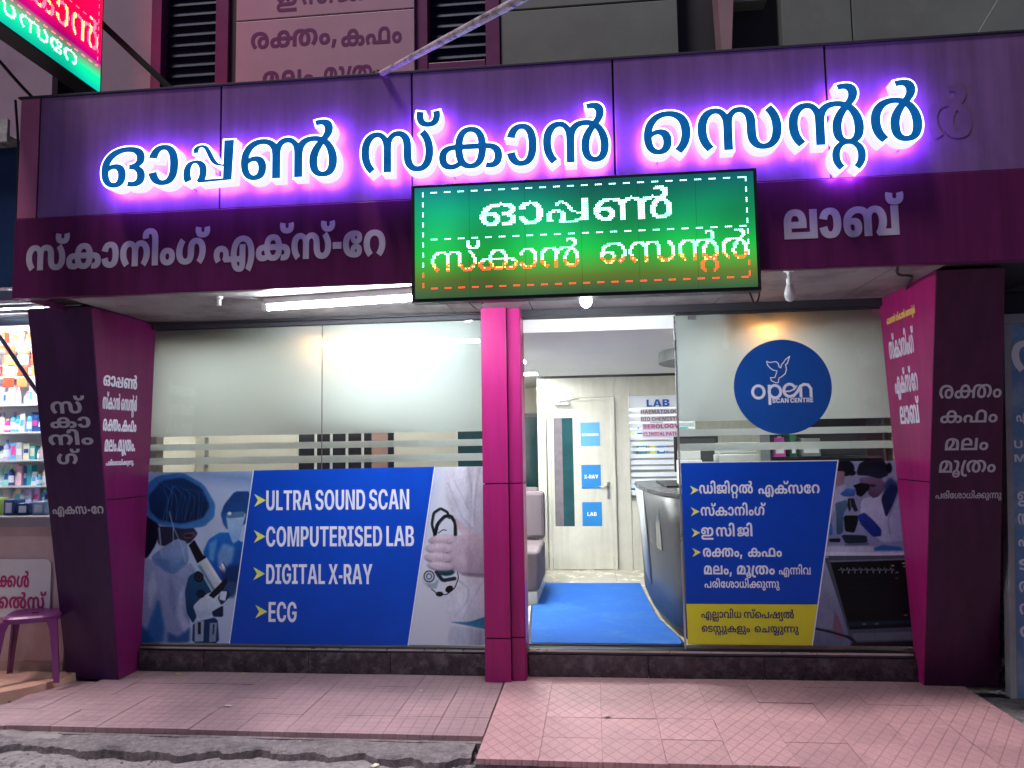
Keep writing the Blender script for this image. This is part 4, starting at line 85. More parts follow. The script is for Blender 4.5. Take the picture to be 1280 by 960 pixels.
'G': [746, 754, [771,-10,6,0,-194,0,-3,0,-292,91,-18,0,-164,168,-26,-1,1,114,-26,-1,0,116,-26,3,164,167,-12,4,288,91,6,0,187,0,11,0,116,0,17,0,200,-34,28,-2,158,-63,35,-7,104,-88,35,-10,21,-52,31,-13,-189,0,-73,-13,-24,35,-66,-29,-74,55,-49,-55,-102,40,-27,-75,-130,21,-1,-86,-75,0,14,-86,-128,0,28,-86,-210,-66,63,-67,-122,-128,87,-29,1,-94,87,2,0,-92,87,30,124,-128,60,67,212,-67,23,86,135,0,8,86,124,0,-9,86,188,52,-43,60,104,97,-66,12,1,65,-66,-20,57,-5,-59,-19,-433,0,-8,-19,1,81,-8,40,561,0,34,40,1,-80,34,20,0,-90,34,10,-156,-133,28,2,-268,-73,14,0]],
'H': [743, 750, [177,0,-41,0,1,728,-41,0,187,0,63,0,1,-315,63,38,763,0,-56,38,1,315,-56,0,187,0,48,0,1,-728,48,0,-185,0,-56,0,1,331,-56,-39,-761,0,63,-39,1,-331,63,0]],
'I': [441, 507, [91,0,-17,0,1,82,-17,77,259,0,-19,77,1,564,-19,-78,-257,0,-17,-78,1,82,-17,0,703,0,83,0,1,-82,83,-78,-257,0,85,-78,1,-564,85,77,259,0,83,77,1,-82,83,0]],
'L': [565, 565, [177,0,-41,0,1,728,-41,0,187,0,63,0,1,-646,63,77,675,0,20,77,1,-82,20,0]],
'M': [903, 956, [177,0,-41,0,1,728,-41,0,265,0,138,0,359,-459,25,231,12,-17,27,219,32,-48,33,170,36,-57,36,116,34,-56,36,70,13,-24,35,59,-39,0,18,59,14,23,16,71,32,55,17,118,36,57,20,172,34,50,24,219,13,17,27,231,355,459,-86,0,265,0,94,0,1,-728,94,0,-181,0,-14,0,1,416,-14,-135,0,22,-14,-132,2,58,-13,-107,2,63,-11,-72,4,66,-10,-38,1,30,-10,-26,17,0,-7,-26,-20,-33,-6,-39,-46,-70,-5,-70,-44,-65,-7,-100,-40,-54,-8,-125,-13,-17,-9,-135,-323,-416,69,0,-161,0,-15,0,-329,416,65,-135,-14,17,64,-125,-36,52,60,-98,-44,64,57,-67,-48,71,58,-37,-23,35,61,-26,19,0,66,-26,2,-27,65,-41,2,-64,67,-77,2,-64,69,-111,2,-61,70,-133,1,-23,70,-135,1,-416,70,0]],
'N': [753, 770, [177,0,-41,0,1,728,-41,0,219,0,65,0,593,-466,-58,180,24,-18,-47,161,66,-56,-41,143,78,-72,-44,125,37,-40,-43,106,-25,0,-47,106,-8,42,-45,103,-8,76,-49,131,-2,65,-53,167,1,22,-53,180,1,447,-53,0,187,0,57,0,1,-728,57,0,-221,0,-47,0,-525,414,54,-148,-38,29,46,-132,-72,61,40,-114,-94,83,49,-109,-69,62,59,-114,35,0,62,-114,6,-54,63,-111,8,-92,67,-121,4,-68,69,-140,1,-20,69,-149,1,-415,69,0]],
'O': [765, 775, [767,-10,5,0,-186,0,-1,0,-292,91,-16,-5,-168,167,-26,-5,1,115,-26,0,0,116,-26,6,168,167,-16,6,292,91,-1,0,187,0,5,0,186,0,11,0,292,-91,25,6,166,-167,36,6,1,-116,36,0,0,-115,36,-6,-166,-167,25,-5,-292,-91,11,0], [767,76,5,86,130,0,-11,86,210,66,-49,66,124,129,-77,27,1,92,-77,0,0,94,-77,-28,-124,128,-49,-66,-210,66,-11,-86,-129,0,5,-86,-132,0,22,-86,-210,-66,60,-66,-124,-128,87,-28,1,-94,87,0,0,-92,87,27,124,-128,60,65,210,-67,22,86]],
'P': [639, 656, [177,0,-41,0,1,728,-41,0,499,0,23,0,170,0,19,0,220,-62,31,-2,106,-105,46,-14,1,-65,46,-26,0,-65,46,-39,-106,-105,30,-48,-220,-63,15,-47,-169,0,17,-47,-351,0,5,-47,1,82,5,24,345,0,-20,24,116,0,-42,24,140,39,-63,10,64,69,-68,-14,1,43,-68,-26,0,43,-68,-38,-64,68,-63,-61,-142,39,-41,-77,-115,0,-19,-77,-301,0,63,-77,1,-646,63,0]],
'R': [644, 668, [177,0,-41,0,1,728,-41,0,499,0,23,0,170,0,19,0,220,-59,31,-1,106,-101,46,-10,1,-65,46,-23,0,-65,46,-36,-106,-100,30,-43,-220,-56,15,-42,-169,0,17,-42,-393,0,26,-42,1,83,26,29,387,0,-20,29,116,0,-42,29,138,33,-62,13,66,62,-68,-11,1,43,-68,-23,0,43,-68,-34,-66,64,-62,-59,-140,36,-41,-77,-115,0,-19,-77,-301,0,63,-77,1,-646,63,0], [1013,0,-66,0,-351,328,-67,6,211,0,38,6,357,-328,42,0]],
'S': [642, 666, [643,-13,22,4,-158,0,6,4,-232,51,-19,9,-130,91,-32,36,-7,61,-29,66,191,0,64,66,8,-41,62,74,96,-53,44,81,148,-26,24,83,87,0,19,83,98,0,2,83,158,33,-34,66,92,58,-58,36,1,39,-58,15,0,35,-58,-4,-80,44,-39,-23,-130,28,-22,-30,-77,11,-24,-33,-175,25,-9,-42,-176,25,-17,-47,-196,92,-30,-40,1,73,-30,-27,0,61,-30,-19,134,93,-22,-8,226,50,-3,0,141,0,14,0,144,0,30,0,220,-50,49,-9,128,-88,54,-28,5,-55,53,-44,-181,0,-46,-44,-12,53,-42,-61,-178,58,0,-80,-129,0,17,-80,-94,0,34,-80,-140,-30,64,-64,-80,-54,86,-35,1,-34,86,-17,0,-38,86,3,96,-46,58,24,130,-26,36,31,53,-8,45,31,147,-20,31,39,58,-7,62,33,142,-28,78,19,128,-45,69,8,84,-70,53,7,1,-51,53,17,0,-59,53,4,-124,-96,44,0,-236,-56,30,4]],
'T': [646, 687, [97,646,-21,-78,1,82,-21,0,1101,0,61,0,1,-82,61,-78,-455,0,72,-78,1,-646,72,0,-185,0,-32,0,1,646,-32,-78]],
'U': [744, 722, [747,-12,-13,3,-172,0,-20,3,-258,68,-33,1,-140,117,-41,6,1,75,-41,14,1,480,-41,0,187,0,63,0,1,-473,63,23,0,-52,63,41,92,-82,47,71,172,-47,14,88,121,0,-13,88,118,0,-37,88,172,47,-71,71,90,82,-85,41,1,52,-85,23,1,473,-85,0,187,0,19,0,1,-480,19,14,0,-75,19,6,-140,-117,10,1,-256,-68,-4,3]],
'X': [682, 786, [57,0,-6,0,569,407,24,38,1,-69,24,-44,-535,390,8,0,215,0,130,0,211,-155,83,60,48,-34,80,59,60,-47,78,43,48,-45,77,32,33,-31,75,39,-31,0,31,39,32,31,30,32,50,45,28,43,60,47,27,59,49,34,24,60,215,155,-24,0,211,0,94,0,-535,-386,87,-36,1,68,87,37,563,-410,110,0,-213,0,-19,0,-253,185,29,-60,-42,30,30,-59,-56,43,36,-59,-48,44,44,-69,-29,30,47,-81,41,0,54,-81,-30,-29,58,-70,-50,-43,66,-62,-58,-45,73,-59,-41,-30,73,-60,-257,-185,119,0]],
'Y': [679, 775, [587,0,0,0,1,298,0,-45,-535,430,-3,0,217,0,121,0,289,-235,82,15,48,-40,73,25,76,-72,57,34,41,-54,49,48,-73,0,57,48,40,55,48,33,76,73,30,23,47,38,21,15,287,235,-24,0,215,0,100,0,-533,-430,104,-45,1,-298,104,0]]}

# ---------------------------------------------------------------- materials
def lin(c):
    if isinstance(c, str): c = tuple(int(c[i:i+2], 16) / 255 for i in (0, 2, 4))
    return tuple((v / 12.92 if v <= 0.04045 else ((v + 0.055) / 1.055) ** 2.4) for v in c)
MATS = {}
def mat(name, color, rough=0.5, metal=0.0, var=0.12, scale=3.0, bump=0.0, bscale=60.0, emit=None, es=0.0, spec=0.5, detail=5, stain=None, sscale=1.3, coat=0.0, streak=0.0):
    """principled material: noise-varied colour, optional bump and stains; color in linear rgb"""
    if name in MATS: return MATS[name]
    m = bpy.data.materials.new(name); m.use_nodes = True; MATS[name] = m
    N = m.node_tree.nodes; L = m.node_tree.links; p = N['Principled BSDF']
    p.inputs['Roughness'].default_value = rough; p.inputs['Metallic'].default_value = metal
    p.inputs['Specular IOR Level'].default_value = spec
    p.inputs['Coat Weight'].default_value = coat; p.inputs['Coat Roughness'].default_value = 0.08
    tc = N.new('ShaderNodeTexCoord')
    c0 = (*color, 1)
    if var > 0:
        nz = N.new('ShaderNodeTexNoise'); nz.inputs['Scale'].default_value = scale; nz.inputs['Detail'].default_value = detail; nz.inputs['Roughness'].default_value = 0.65
        L.new(tc.outputs['Object'], nz.inputs['Vector'])
        cr = N.new('ShaderNodeValToRGB'); cr.color_ramp.elements[0].position = 0.3; cr.color_ramp.elements[1].position = 0.7
        cr.color_ramp.elements[0].color = (*[v * (1 - var) for v in color], 1); cr.color_ramp.elements[1].color = (*[min(1, v * (1 + var)) for v in color], 1)
        L.new(nz.outputs['Fac'], cr.inputs['Fac']); out = cr.outputs['Color']
        if stain:
            n2 = N.new('ShaderNodeTexNoise'); n2.inputs['Scale'].default_value = sscale; n2.inputs['Detail'].default_value = 8; n2.inputs['Roughness'].default_value = 0.7
            L.new(tc.outputs['Object'], n2.inputs['Vector'])
            r2 = N.new('ShaderNodeValToRGB'); r2.color_ramp.elements[0].position = 0.48; r2.color_ramp.elements[1].position = 0.68
            L.new(n2.outputs['Fac'], r2.inputs['Fac'])
            mx = N.new('ShaderNodeMix'); mx.data_type = 'RGBA'; L.new(r2.outputs['Color'], mx.inputs[0]); L.new(out, mx.inputs[6]); mx.inputs[7].default_value = (*stain, 1)
            out = mx.outputs[2]
        if streak:   # rain and dust streaks running down the panel
            mp = N.new('ShaderNodeMapping'); mp.inputs['Scale'].default_value = (9, 9, .7); L.new(tc.outputs['Object'], mp.inputs[0])
            n3 = N.new('ShaderNodeTexNoise'); n3.inputs['Scale'].default_value = 1.6; n3.inputs['Detail'].default_value = 6; n3.inputs['Roughness'].default_value = .6; L.new(mp.outputs[0], n3.inputs['Vector'])
            r3 = N.new('ShaderNodeMapRange'); r3.inputs[1].default_value = .35; r3.inputs[2].default_value = .75; r3.inputs[3].default_value = 1.0 + streak * .4; r3.inputs[4].default_value = 1.0 - streak; L.new(n3.outputs['Fac'], r3.inputs[0])
            hv = N.new('ShaderNodeHueSaturation'); L.new(out, hv.inputs['Color']); L.new(r3.outputs[0], hv.inputs['Value']); out = hv.outputs['Color']
        L.new(out, p.inputs['Base Color'])
        rr = N.new('ShaderNodeMapRange'); rr.inputs[3].default_value = max(0.02, rough - 0.08); rr.inputs[4].default_value = min(1, rough + 0.1)
        L.new(nz.outputs['Fac'], rr.inputs[0]); L.new(rr.outputs[0], p.inputs['Roughness'])
    else: p.inputs['Base Color'].default_value = c0
    if bump > 0:
        nb = N.new('ShaderNodeTexNoise'); nb.inputs['Scale'].default_value = bscale; nb.inputs['Detail'].default_value = 6
        L.new(tc.outputs['Object'], nb.inputs['Vector'])
        b = N.new('ShaderNodeBump'); b.inputs['Strength'].default_value = bump; b.inputs['Distance'].default_value = 0.01
        L.new(nb.outputs['Fac'], b.inputs['Height']); L.new(b.outputs[0], p.inputs['Normal'])
    if emit: p.inputs['Emission Color'].default_value = (*emit, 1); p.inputs['Emission Strength'].default_value = es
    return m
def emat(name, color, s):
    m = bpy.data.materials.new(name); m.use_nodes = True; MATS[name] = m
    N = m.node_tree.nodes; L = m.node_tree.links; N.clear()
    e = N.new('ShaderNodeEmission'); e.inputs[0].default_value = (*color, 1); e.inputs[1].default_value = s
    o = N.new('ShaderNodeOutputMaterial'); L.new(e.outputs[0], o.inputs[0]); return m
def glass_mat():
    m = bpy.data.materials.new('clear_glass'); m.use_nodes = True
    N = m.node_tree.nodes; L = m.node_tree.links; N.clear()
    t = N.new('ShaderNodeBsdfTransparent'); t.inputs[0].default_value = (0.93, 0.965, 0.95, 1)
    g = N.new('ShaderNodeBsdfGlossy'); g.inputs['Roughness'].default_value = 0.01
    f = N.new('ShaderNodeFresnel'); f.inputs[0].default_value = 1.5
    x = N.new('ShaderNodeMixShader'); o = N.new('ShaderNodeOutputMaterial')
    L.new(f.outputs[0], x.inputs[0]); L.new(t.outputs[0], x.inputs[1]); L.new(g.outputs[0], x.inputs[2]); L.new(x.outputs[0], o.inputs[0]); return m
def film_mat():
    m = bpy.data.materials.new('frosted_film'); m.use_nodes = True
    N = m.node_tree.nodes; L = m.node_tree.links; N.clear()
    tc = N.new('ShaderNodeTexCoord'); nz = N.new('ShaderNodeTexNoise'); nz.inputs['Scale'].default_value = 1.4; nz.inputs['Detail'].default_value = 4
    L.new(tc.outputs['Object'], nz.inputs['Vector'])
    cr = N.new('ShaderNodeValToRGB'); cr.color_ramp.elements[0].color = (0.76, 0.78, 0.77, 1); cr.color_ramp.elements[1].color = (0.86, 0.86, 0.86, 1)
    L.new(nz.outputs['Fac'], cr.inputs[0])
    d = N.new('ShaderNodeBsdfDiffuse'); t = N.new('ShaderNodeBsdfTranslucent'); L.new(cr.outputs[0], d.inputs[0]); L.new(cr.outputs[0], t.inputs[0])
    x = N.new('ShaderNodeMixShader'); x.inputs[0].default_value = 0.6; o = N.new('ShaderNodeOutputMaterial')
    L.new(d.outputs[0], x.inputs[1]); L.new(t.outputs[0], x.inputs[2])
    g = N.new('ShaderNodeBsdfGlossy'); g.inputs['Roughness'].default_value = 0.35
    y = N.new('ShaderNodeMixShader'); y.inputs[0].default_value = 0.04
    L.new(x.outputs[0], y.inputs[1]); L.new(g.outputs[0], y.inputs[2]); L.new(y.outputs[0], o.inputs[0]); return m
def attr_mat(name, rough=0.4):
    m = bpy.data.materials.new(name); m.use_nodes = True; N = m.node_tree.nodes; L = m.node_tree.links
    a = N.new('ShaderNodeAttribute'); a.attribute_name = 'print'; L.new(a.outputs['Color'], N['Principled BSDF'].inputs['Base Color'])
    N['Principled BSDF'].inputs['Roughness'].default_value = rough; N['Principled BSDF'].inputs['Specular IOR Level'].default_value = .2; return m
def tile_mat(name, color, grout, k, diamond, stain):
    """cement tile: grooves of a square or rhombic grid (object coordinates), dirt in them, patchy wear"""
    m = bpy.data.materials.new(name); m.use_nodes = True; N = m.node_tree.nodes; L = m.node_tree.links; p = N['Principled BSDF']
    g = N.new('ShaderNodeNewGeometry'); sp = N.new('ShaderNodeSeparateXYZ'); L.new(g.outputs['Position'], sp.inputs[0])
    def mth(op, a, b=None):
        n = N.new('ShaderNodeMath'); n.operation = op
        for i, v in enumerate((a, b)):
            if v is None: continue
            if isinstance(v, (int, float)): n.inputs[i].default_value = v
            else: L.new(v, n.inputs[i])
        return n.outputs[0]
    X, Y = sp.outputs[0], sp.outputs[1]
    if diamond: A = mth('ADD', mth('MULTIPLY', X, k), mth('MULTIPLY', Y, k * 0.62)); B = mth('SUBTRACT', mth('MULTIPLY', X, k), mth('MULTIPLY', Y, k * 0.62))
    else: A = mth('MULTIPLY', X, k); B = mth('MULTIPLY', Y, k)
    def groove(v, wdt=0.055):
        fr = mth('FRACT', v); d = mth('MINIMUM', fr, mth('SUBTRACT', 1.0, fr)); n = N.new('ShaderNodeMapRange'); n.inputs[1].default_value = 0.02; n.inputs[2].default_value = wdt; L.new(d, n.inputs[0]); return n.outputs[0]
    h = mth('MINIMUM', groove(A), groove(B))
    n1 = N.new('ShaderNodeTexNoise'); n1.inputs['Scale'].default_value = 2.2; n1.inputs['Detail'].default_value = 9; n1.inputs['Roughness'].default_value = 0.68
    L.new(g.outputs['Position'], n1.inputs['Vector'])
    c1 = N.new('ShaderNodeValToRGB'); c1.color_ramp.elements[0].position = 0.32; c1.color_ramp.elements[1].position = 0.68
    c1.color_ramp.elements[0].color = (*stain, 1); c1.color_ramp.elements[1].color = (*color, 1); L.new(n1.outputs['Fac'], c1.inputs[0])
    n4 = N.new('ShaderNodeTexNoise'); n4.inputs['Scale'].default_value = 7; n4.inputs['Detail'].default_value = 10; n4.inputs['Roughness'].default_value = .75; n4.inputs['Distortion'].default_value = .6; L.new(g.outputs['Position'], n4.inputs['Vector'])
    r4 = N.new('ShaderNodeMapRange'); r4.inputs[1].default_value = .52; r4.inputs[2].default_value = .72; r4.inputs[3].default_value = 1.0; r4.inputs[4].default_value = .74; L.new(n4.outputs['Fac'], r4.inputs[0])
    n2 = N.new('ShaderNodeTexNoise'); n2.inputs['Scale'].default_value = 90; n2.inputs['Detail'].default_value = 4; L.new(g.outputs['Position'], n2.inputs['Vector'])
    oi = N.new('ShaderNodeObjectInfo'); mr = N.new('ShaderNodeMapRange'); mr.inputs[3].default_value = 0.93; mr.inputs[4].default_value = 1.06; L.new(oi.outputs['Random'], mr.inputs[0])
    hs = N.new('ShaderNodeHueSaturation'); L.new(c1.outputs[0], hs.inputs['Color']); L.new(mth('MULTIPLY', mth('MULTIPLY', mr.outputs[0], r4.outputs[0]), mth('ADD', mth('MULTIPLY', n2.outputs['Fac'], 0.5), 0.75)), hs.inputs['Value'])
    mx = N.new('ShaderNodeMix'); mx.data_type = 'RGBA'; L.new(mth('ADD', mth('MULTIPLY', h, 0.6), 0.4), mx.inputs[0]); mx.inputs[6].default_value = (*grout, 1); L.new(hs.outputs[0], mx.inputs[7])
    L.new(mx.outputs[2], p.inputs['Base Color']); p.inputs['Roughness'].default_value = 0.62
    b = N.new('ShaderNodeBump'); b.inputs['Strength'].default_value = 0.8; b.inputs['Distance'].default_value = 0.004
    L.new(mth('ADD', h, mth('MULTIPLY', n2.outputs['Fac'], 0.5)), b.inputs['Height']); L.new(b.outputs[0], p.inputs['Normal']); return m

# ---------------------------------------------------------------- objects
def tag(o, label=None, cat=None, group=None, kind=None):
    if label: o['label'] = label
    if cat: o['category'] = cat
    if group: o['group'] = group
    if kind: o['kind'] = kind
    return o
def thing(name, label, cat, loc=(0, 0, 0), group=None, rz=0):
    o = bpy.data.objects.new(name, None); o.empty_display_size = 0.05; COL.objects.link(o)
    o.location = loc; o.rotation_euler = (0, 0, rz); return tag(o, label, cat, group)
def origin(p):
    v = Vector((0, 0, 0))
    while p is not None: v += Vector(p.location); p = p.parent
    return v
def mesh(name, V, F, m, parent=None, mi=None, local=False, smooth=False):
    me = bpy.data.meshes.new(name)
    if parent is not None and not local:
        c = origin(parent); V = [(v[0] - c.x, v[1] - c.y, v[2] - c.z) for v in V]
    me.from_pydata([tuple(map(float, v)) for v in V], [], [tuple(map(int, f)) for f in F])
    for x in (m if isinstance(m, (list, tuple)) else [m]): me.materials.append(x)
    if mi is not None: me.polygons.foreach_set('material_index', mi)
    if smooth: me.polygons.foreach_set('use_smooth', [True] * len(F))
    me.update()
    o = bpy.data.objects.new(name, me); COL.objects.link(o)
    if parent is not None: o.parent = parent
    return o
class MB:
    def __init__(s): s.V = []; s.F = []
    def add(s, V, F):
        n = len(s.V); s.V += list(V); s.F += [tuple(i + n for i in f) for f in F]; return s
    def box(s, x0, x1, y0, y1, z0, z1):
        return s.hexa([(x0, y0, z0), (x1, y0, z0), (x1, y1, z0), (x0, y1, z0)], [(x0, y0, z1), (x1, y0, z1), (x1, y1, z1), (x0, y1, z1)])
    def hexa(s, b, t):
        return s.add(b + t, [(3, 2, 1, 0), (4, 5, 6, 7), (0, 1, 5, 4), (1, 2, 6, 5), (2, 3, 7, 6), (3, 0, 4, 7)])
    def prism(s, pts, d):
        """polygon pts (3d, ccw seen against d) extruded by vector d"""
        n = len(pts); q = [tuple(a + b for a, b in zip(p, d)) for p in pts]
        return s.add(list(pts) + q, [tuple(range(n))[::-1], tuple(range(n, 2 * n))] + [(i, (i + 1) % n, n + (i + 1) % n, n + i) for i in range(n)])
    def tube(s, pts, r, n=8, cap=True):
        pts = [Vector(p) for p in pts]; R = r if isinstance(r, (list, tuple)) else [r] * len(pts); V = []; F = []
        for i, p in enumerate(pts):
            t = (pts[min(i + 1, len(pts) - 1)] - pts[max(i - 1, 0)]).normalized()
            a = t.orthogonal().normalized() if i == 0 else (a - t * a.dot(t)).normalized()
            b = t.cross(a)
            for k in range(n):
                th = 2 * math.pi * k / n; V.append(tuple(p + (a * math.cos(th) + b * math.sin(th)) * R[i]))
        for i in range(len(pts) - 1):
            for k in range(n): F.append((i * n + k, i * n + (k + 1) % n, (i + 1) * n + (k + 1) % n, (i + 1) * n + k))
        if cap: F += [tuple(range(n))[::-1], tuple(range((len(pts) - 1) * n, len(pts) * n))]
        return s.add(V, F)
    def wire(s, pts, r, n=6):
        P = [Vector(p) for p in pts]
        for _ in range(3): P = [P[0]] + [q for a, c in zip(P, P[1:]) for q in (a * .75 + c * .25, a * .25 + c * .75)] + [P[-1]]
        return s.tube(P, r, n)
    def lathe(s, prof, c, n=20):
        V = []; F = []
        for r, z in prof:
            for k in range(n): th = 2 * math.pi * k / n; V.append((c[0] + r * math.cos(th), c[1] + r * math.sin(th), c[2] + z))
        for i in range(len(prof) - 1):
            for k in range(n): F.append((i * n + k, i * n + (k + 1) % n, (i + 1) * n + (k + 1) % n, (i + 1) * n + k))
        F += [tuple(range(n))[::-1], tuple(range((len(prof) - 1) * n, len(prof) * n))]
        return s.add(V, F)
    def obj(s, name, m, parent=None, bevel=0, local=False, smooth=False, seg=2):
        o = mesh(name, s.V, s.F, m, parent, local=local, smooth=smooth)
        if bevel:
            b = o.modifiers.new('bevel', 'BEVEL'); b.width = bevel; b.segments = seg; b.limit_method = 'ANGLE'
        return o
def box(name, x0, x1, y0, y1, z0, z1, m, parent=None, bevel=0): return MB().box(x0, x1, y0, y1, z0, z1).obj(name, m, parent, bevel)

# ---------------------------------------------------------------- lettering
GL = {}
for _k, _v in GLYPHS.items():   # per point: 2*dx+on, dy, x and y change to the heaviest weight
    _cs = []
    for _f in _v[2:]:
        px = py = 0; _q = []
        for i in range(0, len(_f), 4):
            px += _f[i] >> 1; py += _f[i + 1]; _q += [_f[i] & 1, px, py, px + _f[i + 2], py + _f[i + 3]]
        _cs.append(_q)
    GL[_k] = (_v[:2], _cs)
# the doubled pa in the old letterform of the sign: a low loop, a hook over it and one upright (on-curve corners marked 1)
_pa = [[(150, 755, 1), (135, 700, 0), (132, 600, 0), (150, 520, 0), (200, 455, 0), (280, 430, 0), (350, 432, 0), (420, 470, 0), (450, 540, 0), (452, 620, 0), (440, 690, 0), (440, 725, 1), (600, 721, 1), (722, 717, 1), (728, 520, 1), (735, 155, 1), (850, 155, 1), (825, 745, 1), (350, 765, 1), (325, 740, 0), (345, 715, 0), (370, 670, 0), (378, 600, 0), (370, 540, 0), (340, 490, 0), (290, 465, 0), (240, 485, 0), (212, 540, 0), (208, 620, 0), (215, 670, 0), (235, 715, 1)],
       [(275, 325, 1), (272, 280, 0), (300, 235, 0), (350, 210, 0), (420, 208, 0), (470, 240, 0), (510, 310, 0), (560, 410, 0), (610, 480, 0), (660, 512, 0), (740, 518, 1), (740, 537, 1), (640, 532, 0), (570, 500, 0), (520, 430, 0), (480, 340, 0), (450, 280, 0), (420, 248, 0), (370, 240, 0), (340, 250, 0), (328, 270, 0), (322, 320, 1)]]
def _heavier(c, d):
    out = []
    for i, (u, v, on) in enumerate(c):
        (a, b_, _), (e, f, _) = c[i - 1], c[(i + 1) % len(c)]; l = math.hypot(e - a, f - b_) or 1
        out.append((u + (f - b_) / l * d, v - (e - a) / l * d, on))
    return out
_pb = [_heavier(c, 34) for c in _pa]
GL['പ്പ'] = ([915, 925], [[q for (u, v, on), (u2, v2, _) in zip(c, c2) for q in (on, (u - 130) * 1.12 + 40, (765 - v) * .95, (u2 - 130) * 1.12 + 40, (765 - v2) * .95)] for c, c2 in zip(_pa, _pb)])
def winding(P, contours):
    w = np.zeros(len(P))
    for c in contours:
        a = np.array(c); b = np.roll(a, -1, 0)
        for (x0, y0), (x1, y1) in zip(a, b):
            cr = (x1 - x0) * (P[:, 1] - y0) - (P[:, 0] - x0) * (y1 - y0)
            w += ((y0 <= P[:, 1]) & (y1 > P[:, 1]) & (cr > 0)).astype(int) - ((y0 > P[:, 1]) & (y1 <= P[:, 1]) & (cr < 0)).astype(int)
    return w
_gc = {}
def contours(key, wx, wy, seg=4):
    adv, cs = GL[key]; out = []
    for fl in cs:
        pts = []
        for i in range(0, len(fl), 5):
            on, x0, y0, x1, y1 = fl[i:i + 5]; pts.append((x0 + (x1 - x0) * wx, y0 + (y1 - y0) * wy, on))
        q = []
        for i, p in enumerate(pts):
            n = pts[(i + 1) % len(pts)]; q.append(p)
            if not p[2] and not n[2]: q.append(((p[0] + n[0]) / 2, (p[1] + n[1]) / 2, 1))
        k = next(i for i, p in enumerate(q) if p[2]); q = q[k:] + q[:k]; poly = []; i = 0
        while i < len(q):
            p = q[i]
            if q[(i + 1) % len(q)][2]: poly.append(p[:2]); i += 1
            else:
                c = q[(i + 1) % len(q)]; e = q[(i + 2) % len(q)]
                for t in range(seg):
                    t /= seg; poly.append(((1 - t) ** 2 * p[0] + 2 * t * (1 - t) * c[0] + t * t * e[0], (1 - t) ** 2 * p[1] + 2 * t * (1 - t) * c[1] + t * t * e[1]))
                i += 2
        cl = [poly[0]]
        for p in poly[1:]:
            if abs(p[0] - cl[-1][0]) + abs(p[1] - cl[-1][1]) > 0.6: cl.append(p)
        if abs(cl[0][0] - cl[-1][0]) + abs(cl[0][1] - cl[-1][1]) < 0.6: cl.pop()
        out.append(cl)
    return out, adv[0] + (adv[1] - adv[0]) * wx
def glyph(key, wx, wy, seg=4):
    kk = (key, wx, wy, seg)
    if kk in _gc: return _gc[kk]
    cs, adv = contours(key, wx, wy, seg); V = []; E = []
    for c in cs:
        n = len(V); V += [Vector(p) for p in c]; E += [(n + i, n + (i + 1) % len(c)) for i in range(len(c))]
    if not V: _gc[kk] = ([], [], adv, []); return _gc[kk]
    v, e, f, *_ = delaunay_2d_cdt(V, E, [], 0, 1e-3)
    cen = np.array([[sum(v[i].x for i in t) / 3, sum(v[i].y for i in t) / 3] for t in f])
    w = winding(cen, cs); T = [tuple(t) for t, q in zip(f, w) if abs(q) > 0.5]
    T = [t if (v[t[1]] - v[t[0]]).cross(v[t[2]] - v[t[0]]) > 0 else t[::-1] for t in T]
    es = {(t[i], t[(i + 1) % 3]) for t in T for i in range(3)}
    bd = [q for q in es if (q[1], q[0]) not in es]
    _gc[kk] = ([(p.x, p.y) for p in v], T, adv, bd); return _gc[kk]
def latin(s): return ' '.join('_' if c == ' ' else c for c in s)
def layout(toks, wx, wy, space=260, track=0, seg=4):
    x = 0; out = []
    for t in toks.split():
        if t == '_': x += space; continue
        g = glyph(t, wx, wy, seg); out.append((t, x, g)); x += g[2] + track
    return out
def text(name, toks, m, parent, O, U, V, x0, x1, base, h, body=566, wx=0.7, wy=0.7, thick=0.002, track=0, space=260, bold=0.0, seg=4):
    """one flat word or line: glyph outlines scaled to fill x0..x1 along U, with body height h along V"""
    lay = layout(toks, wx, wy, space, track, seg)
    xs = [p[0] + dx for _, dx, g in lay for p in g[0]]; a, b = min(xs), max(xs)
    sx = (x1 - x0) / (b - a); sy = h / body; O, U, V = Vector(O), Vector(U).normalized(), Vector(V).normalized(); Nn = U.cross(V)
    P = []; F = []
    for _, dx, (gv, T, adv, bd) in lay:
        if not T: continue
        n = len(P); off = outset(gv, bd, bold) if bold else gv
        for lv in (thick, 0):
            for x, y in off: P.append(tuple(O + U * (x0 + (x + dx - a) * sx) + V * (base + y * sy) + Nn * lv))
        k = len(gv)
        F += [tuple(i + n for i in t) for t in T]
        F += [(p + n, p + n + k, q + n + k, q + n) for p, q in bd]
    return mesh(name, P, F, m, parent)
def outset(gv, bd, d):
    acc = {}
    for p, q in bd:
        ex, ey = gv[q][0] - gv[p][0], gv[q][1] - gv[p][1]; l = math.hypot(ex, ey) or 1
        nrm = (ey / l, -ex / l)
        for i in (p, q): acc.setdefault(i, []).append(nrm)
    out = list(gv)
    for i, ns in acc.items():
        sx = sum(n[0] for n in ns); sy = sum(n[1] for n in ns); l = math.hypot(sx, sy) or 1; sx /= l; sy /= l
        c = max(0.5, sx * ns[0][0] + sy * ns[0][1]); out[i] = (gv[i][0] + sx * d / c, gv[i][1] + sy * d / c)
    return out

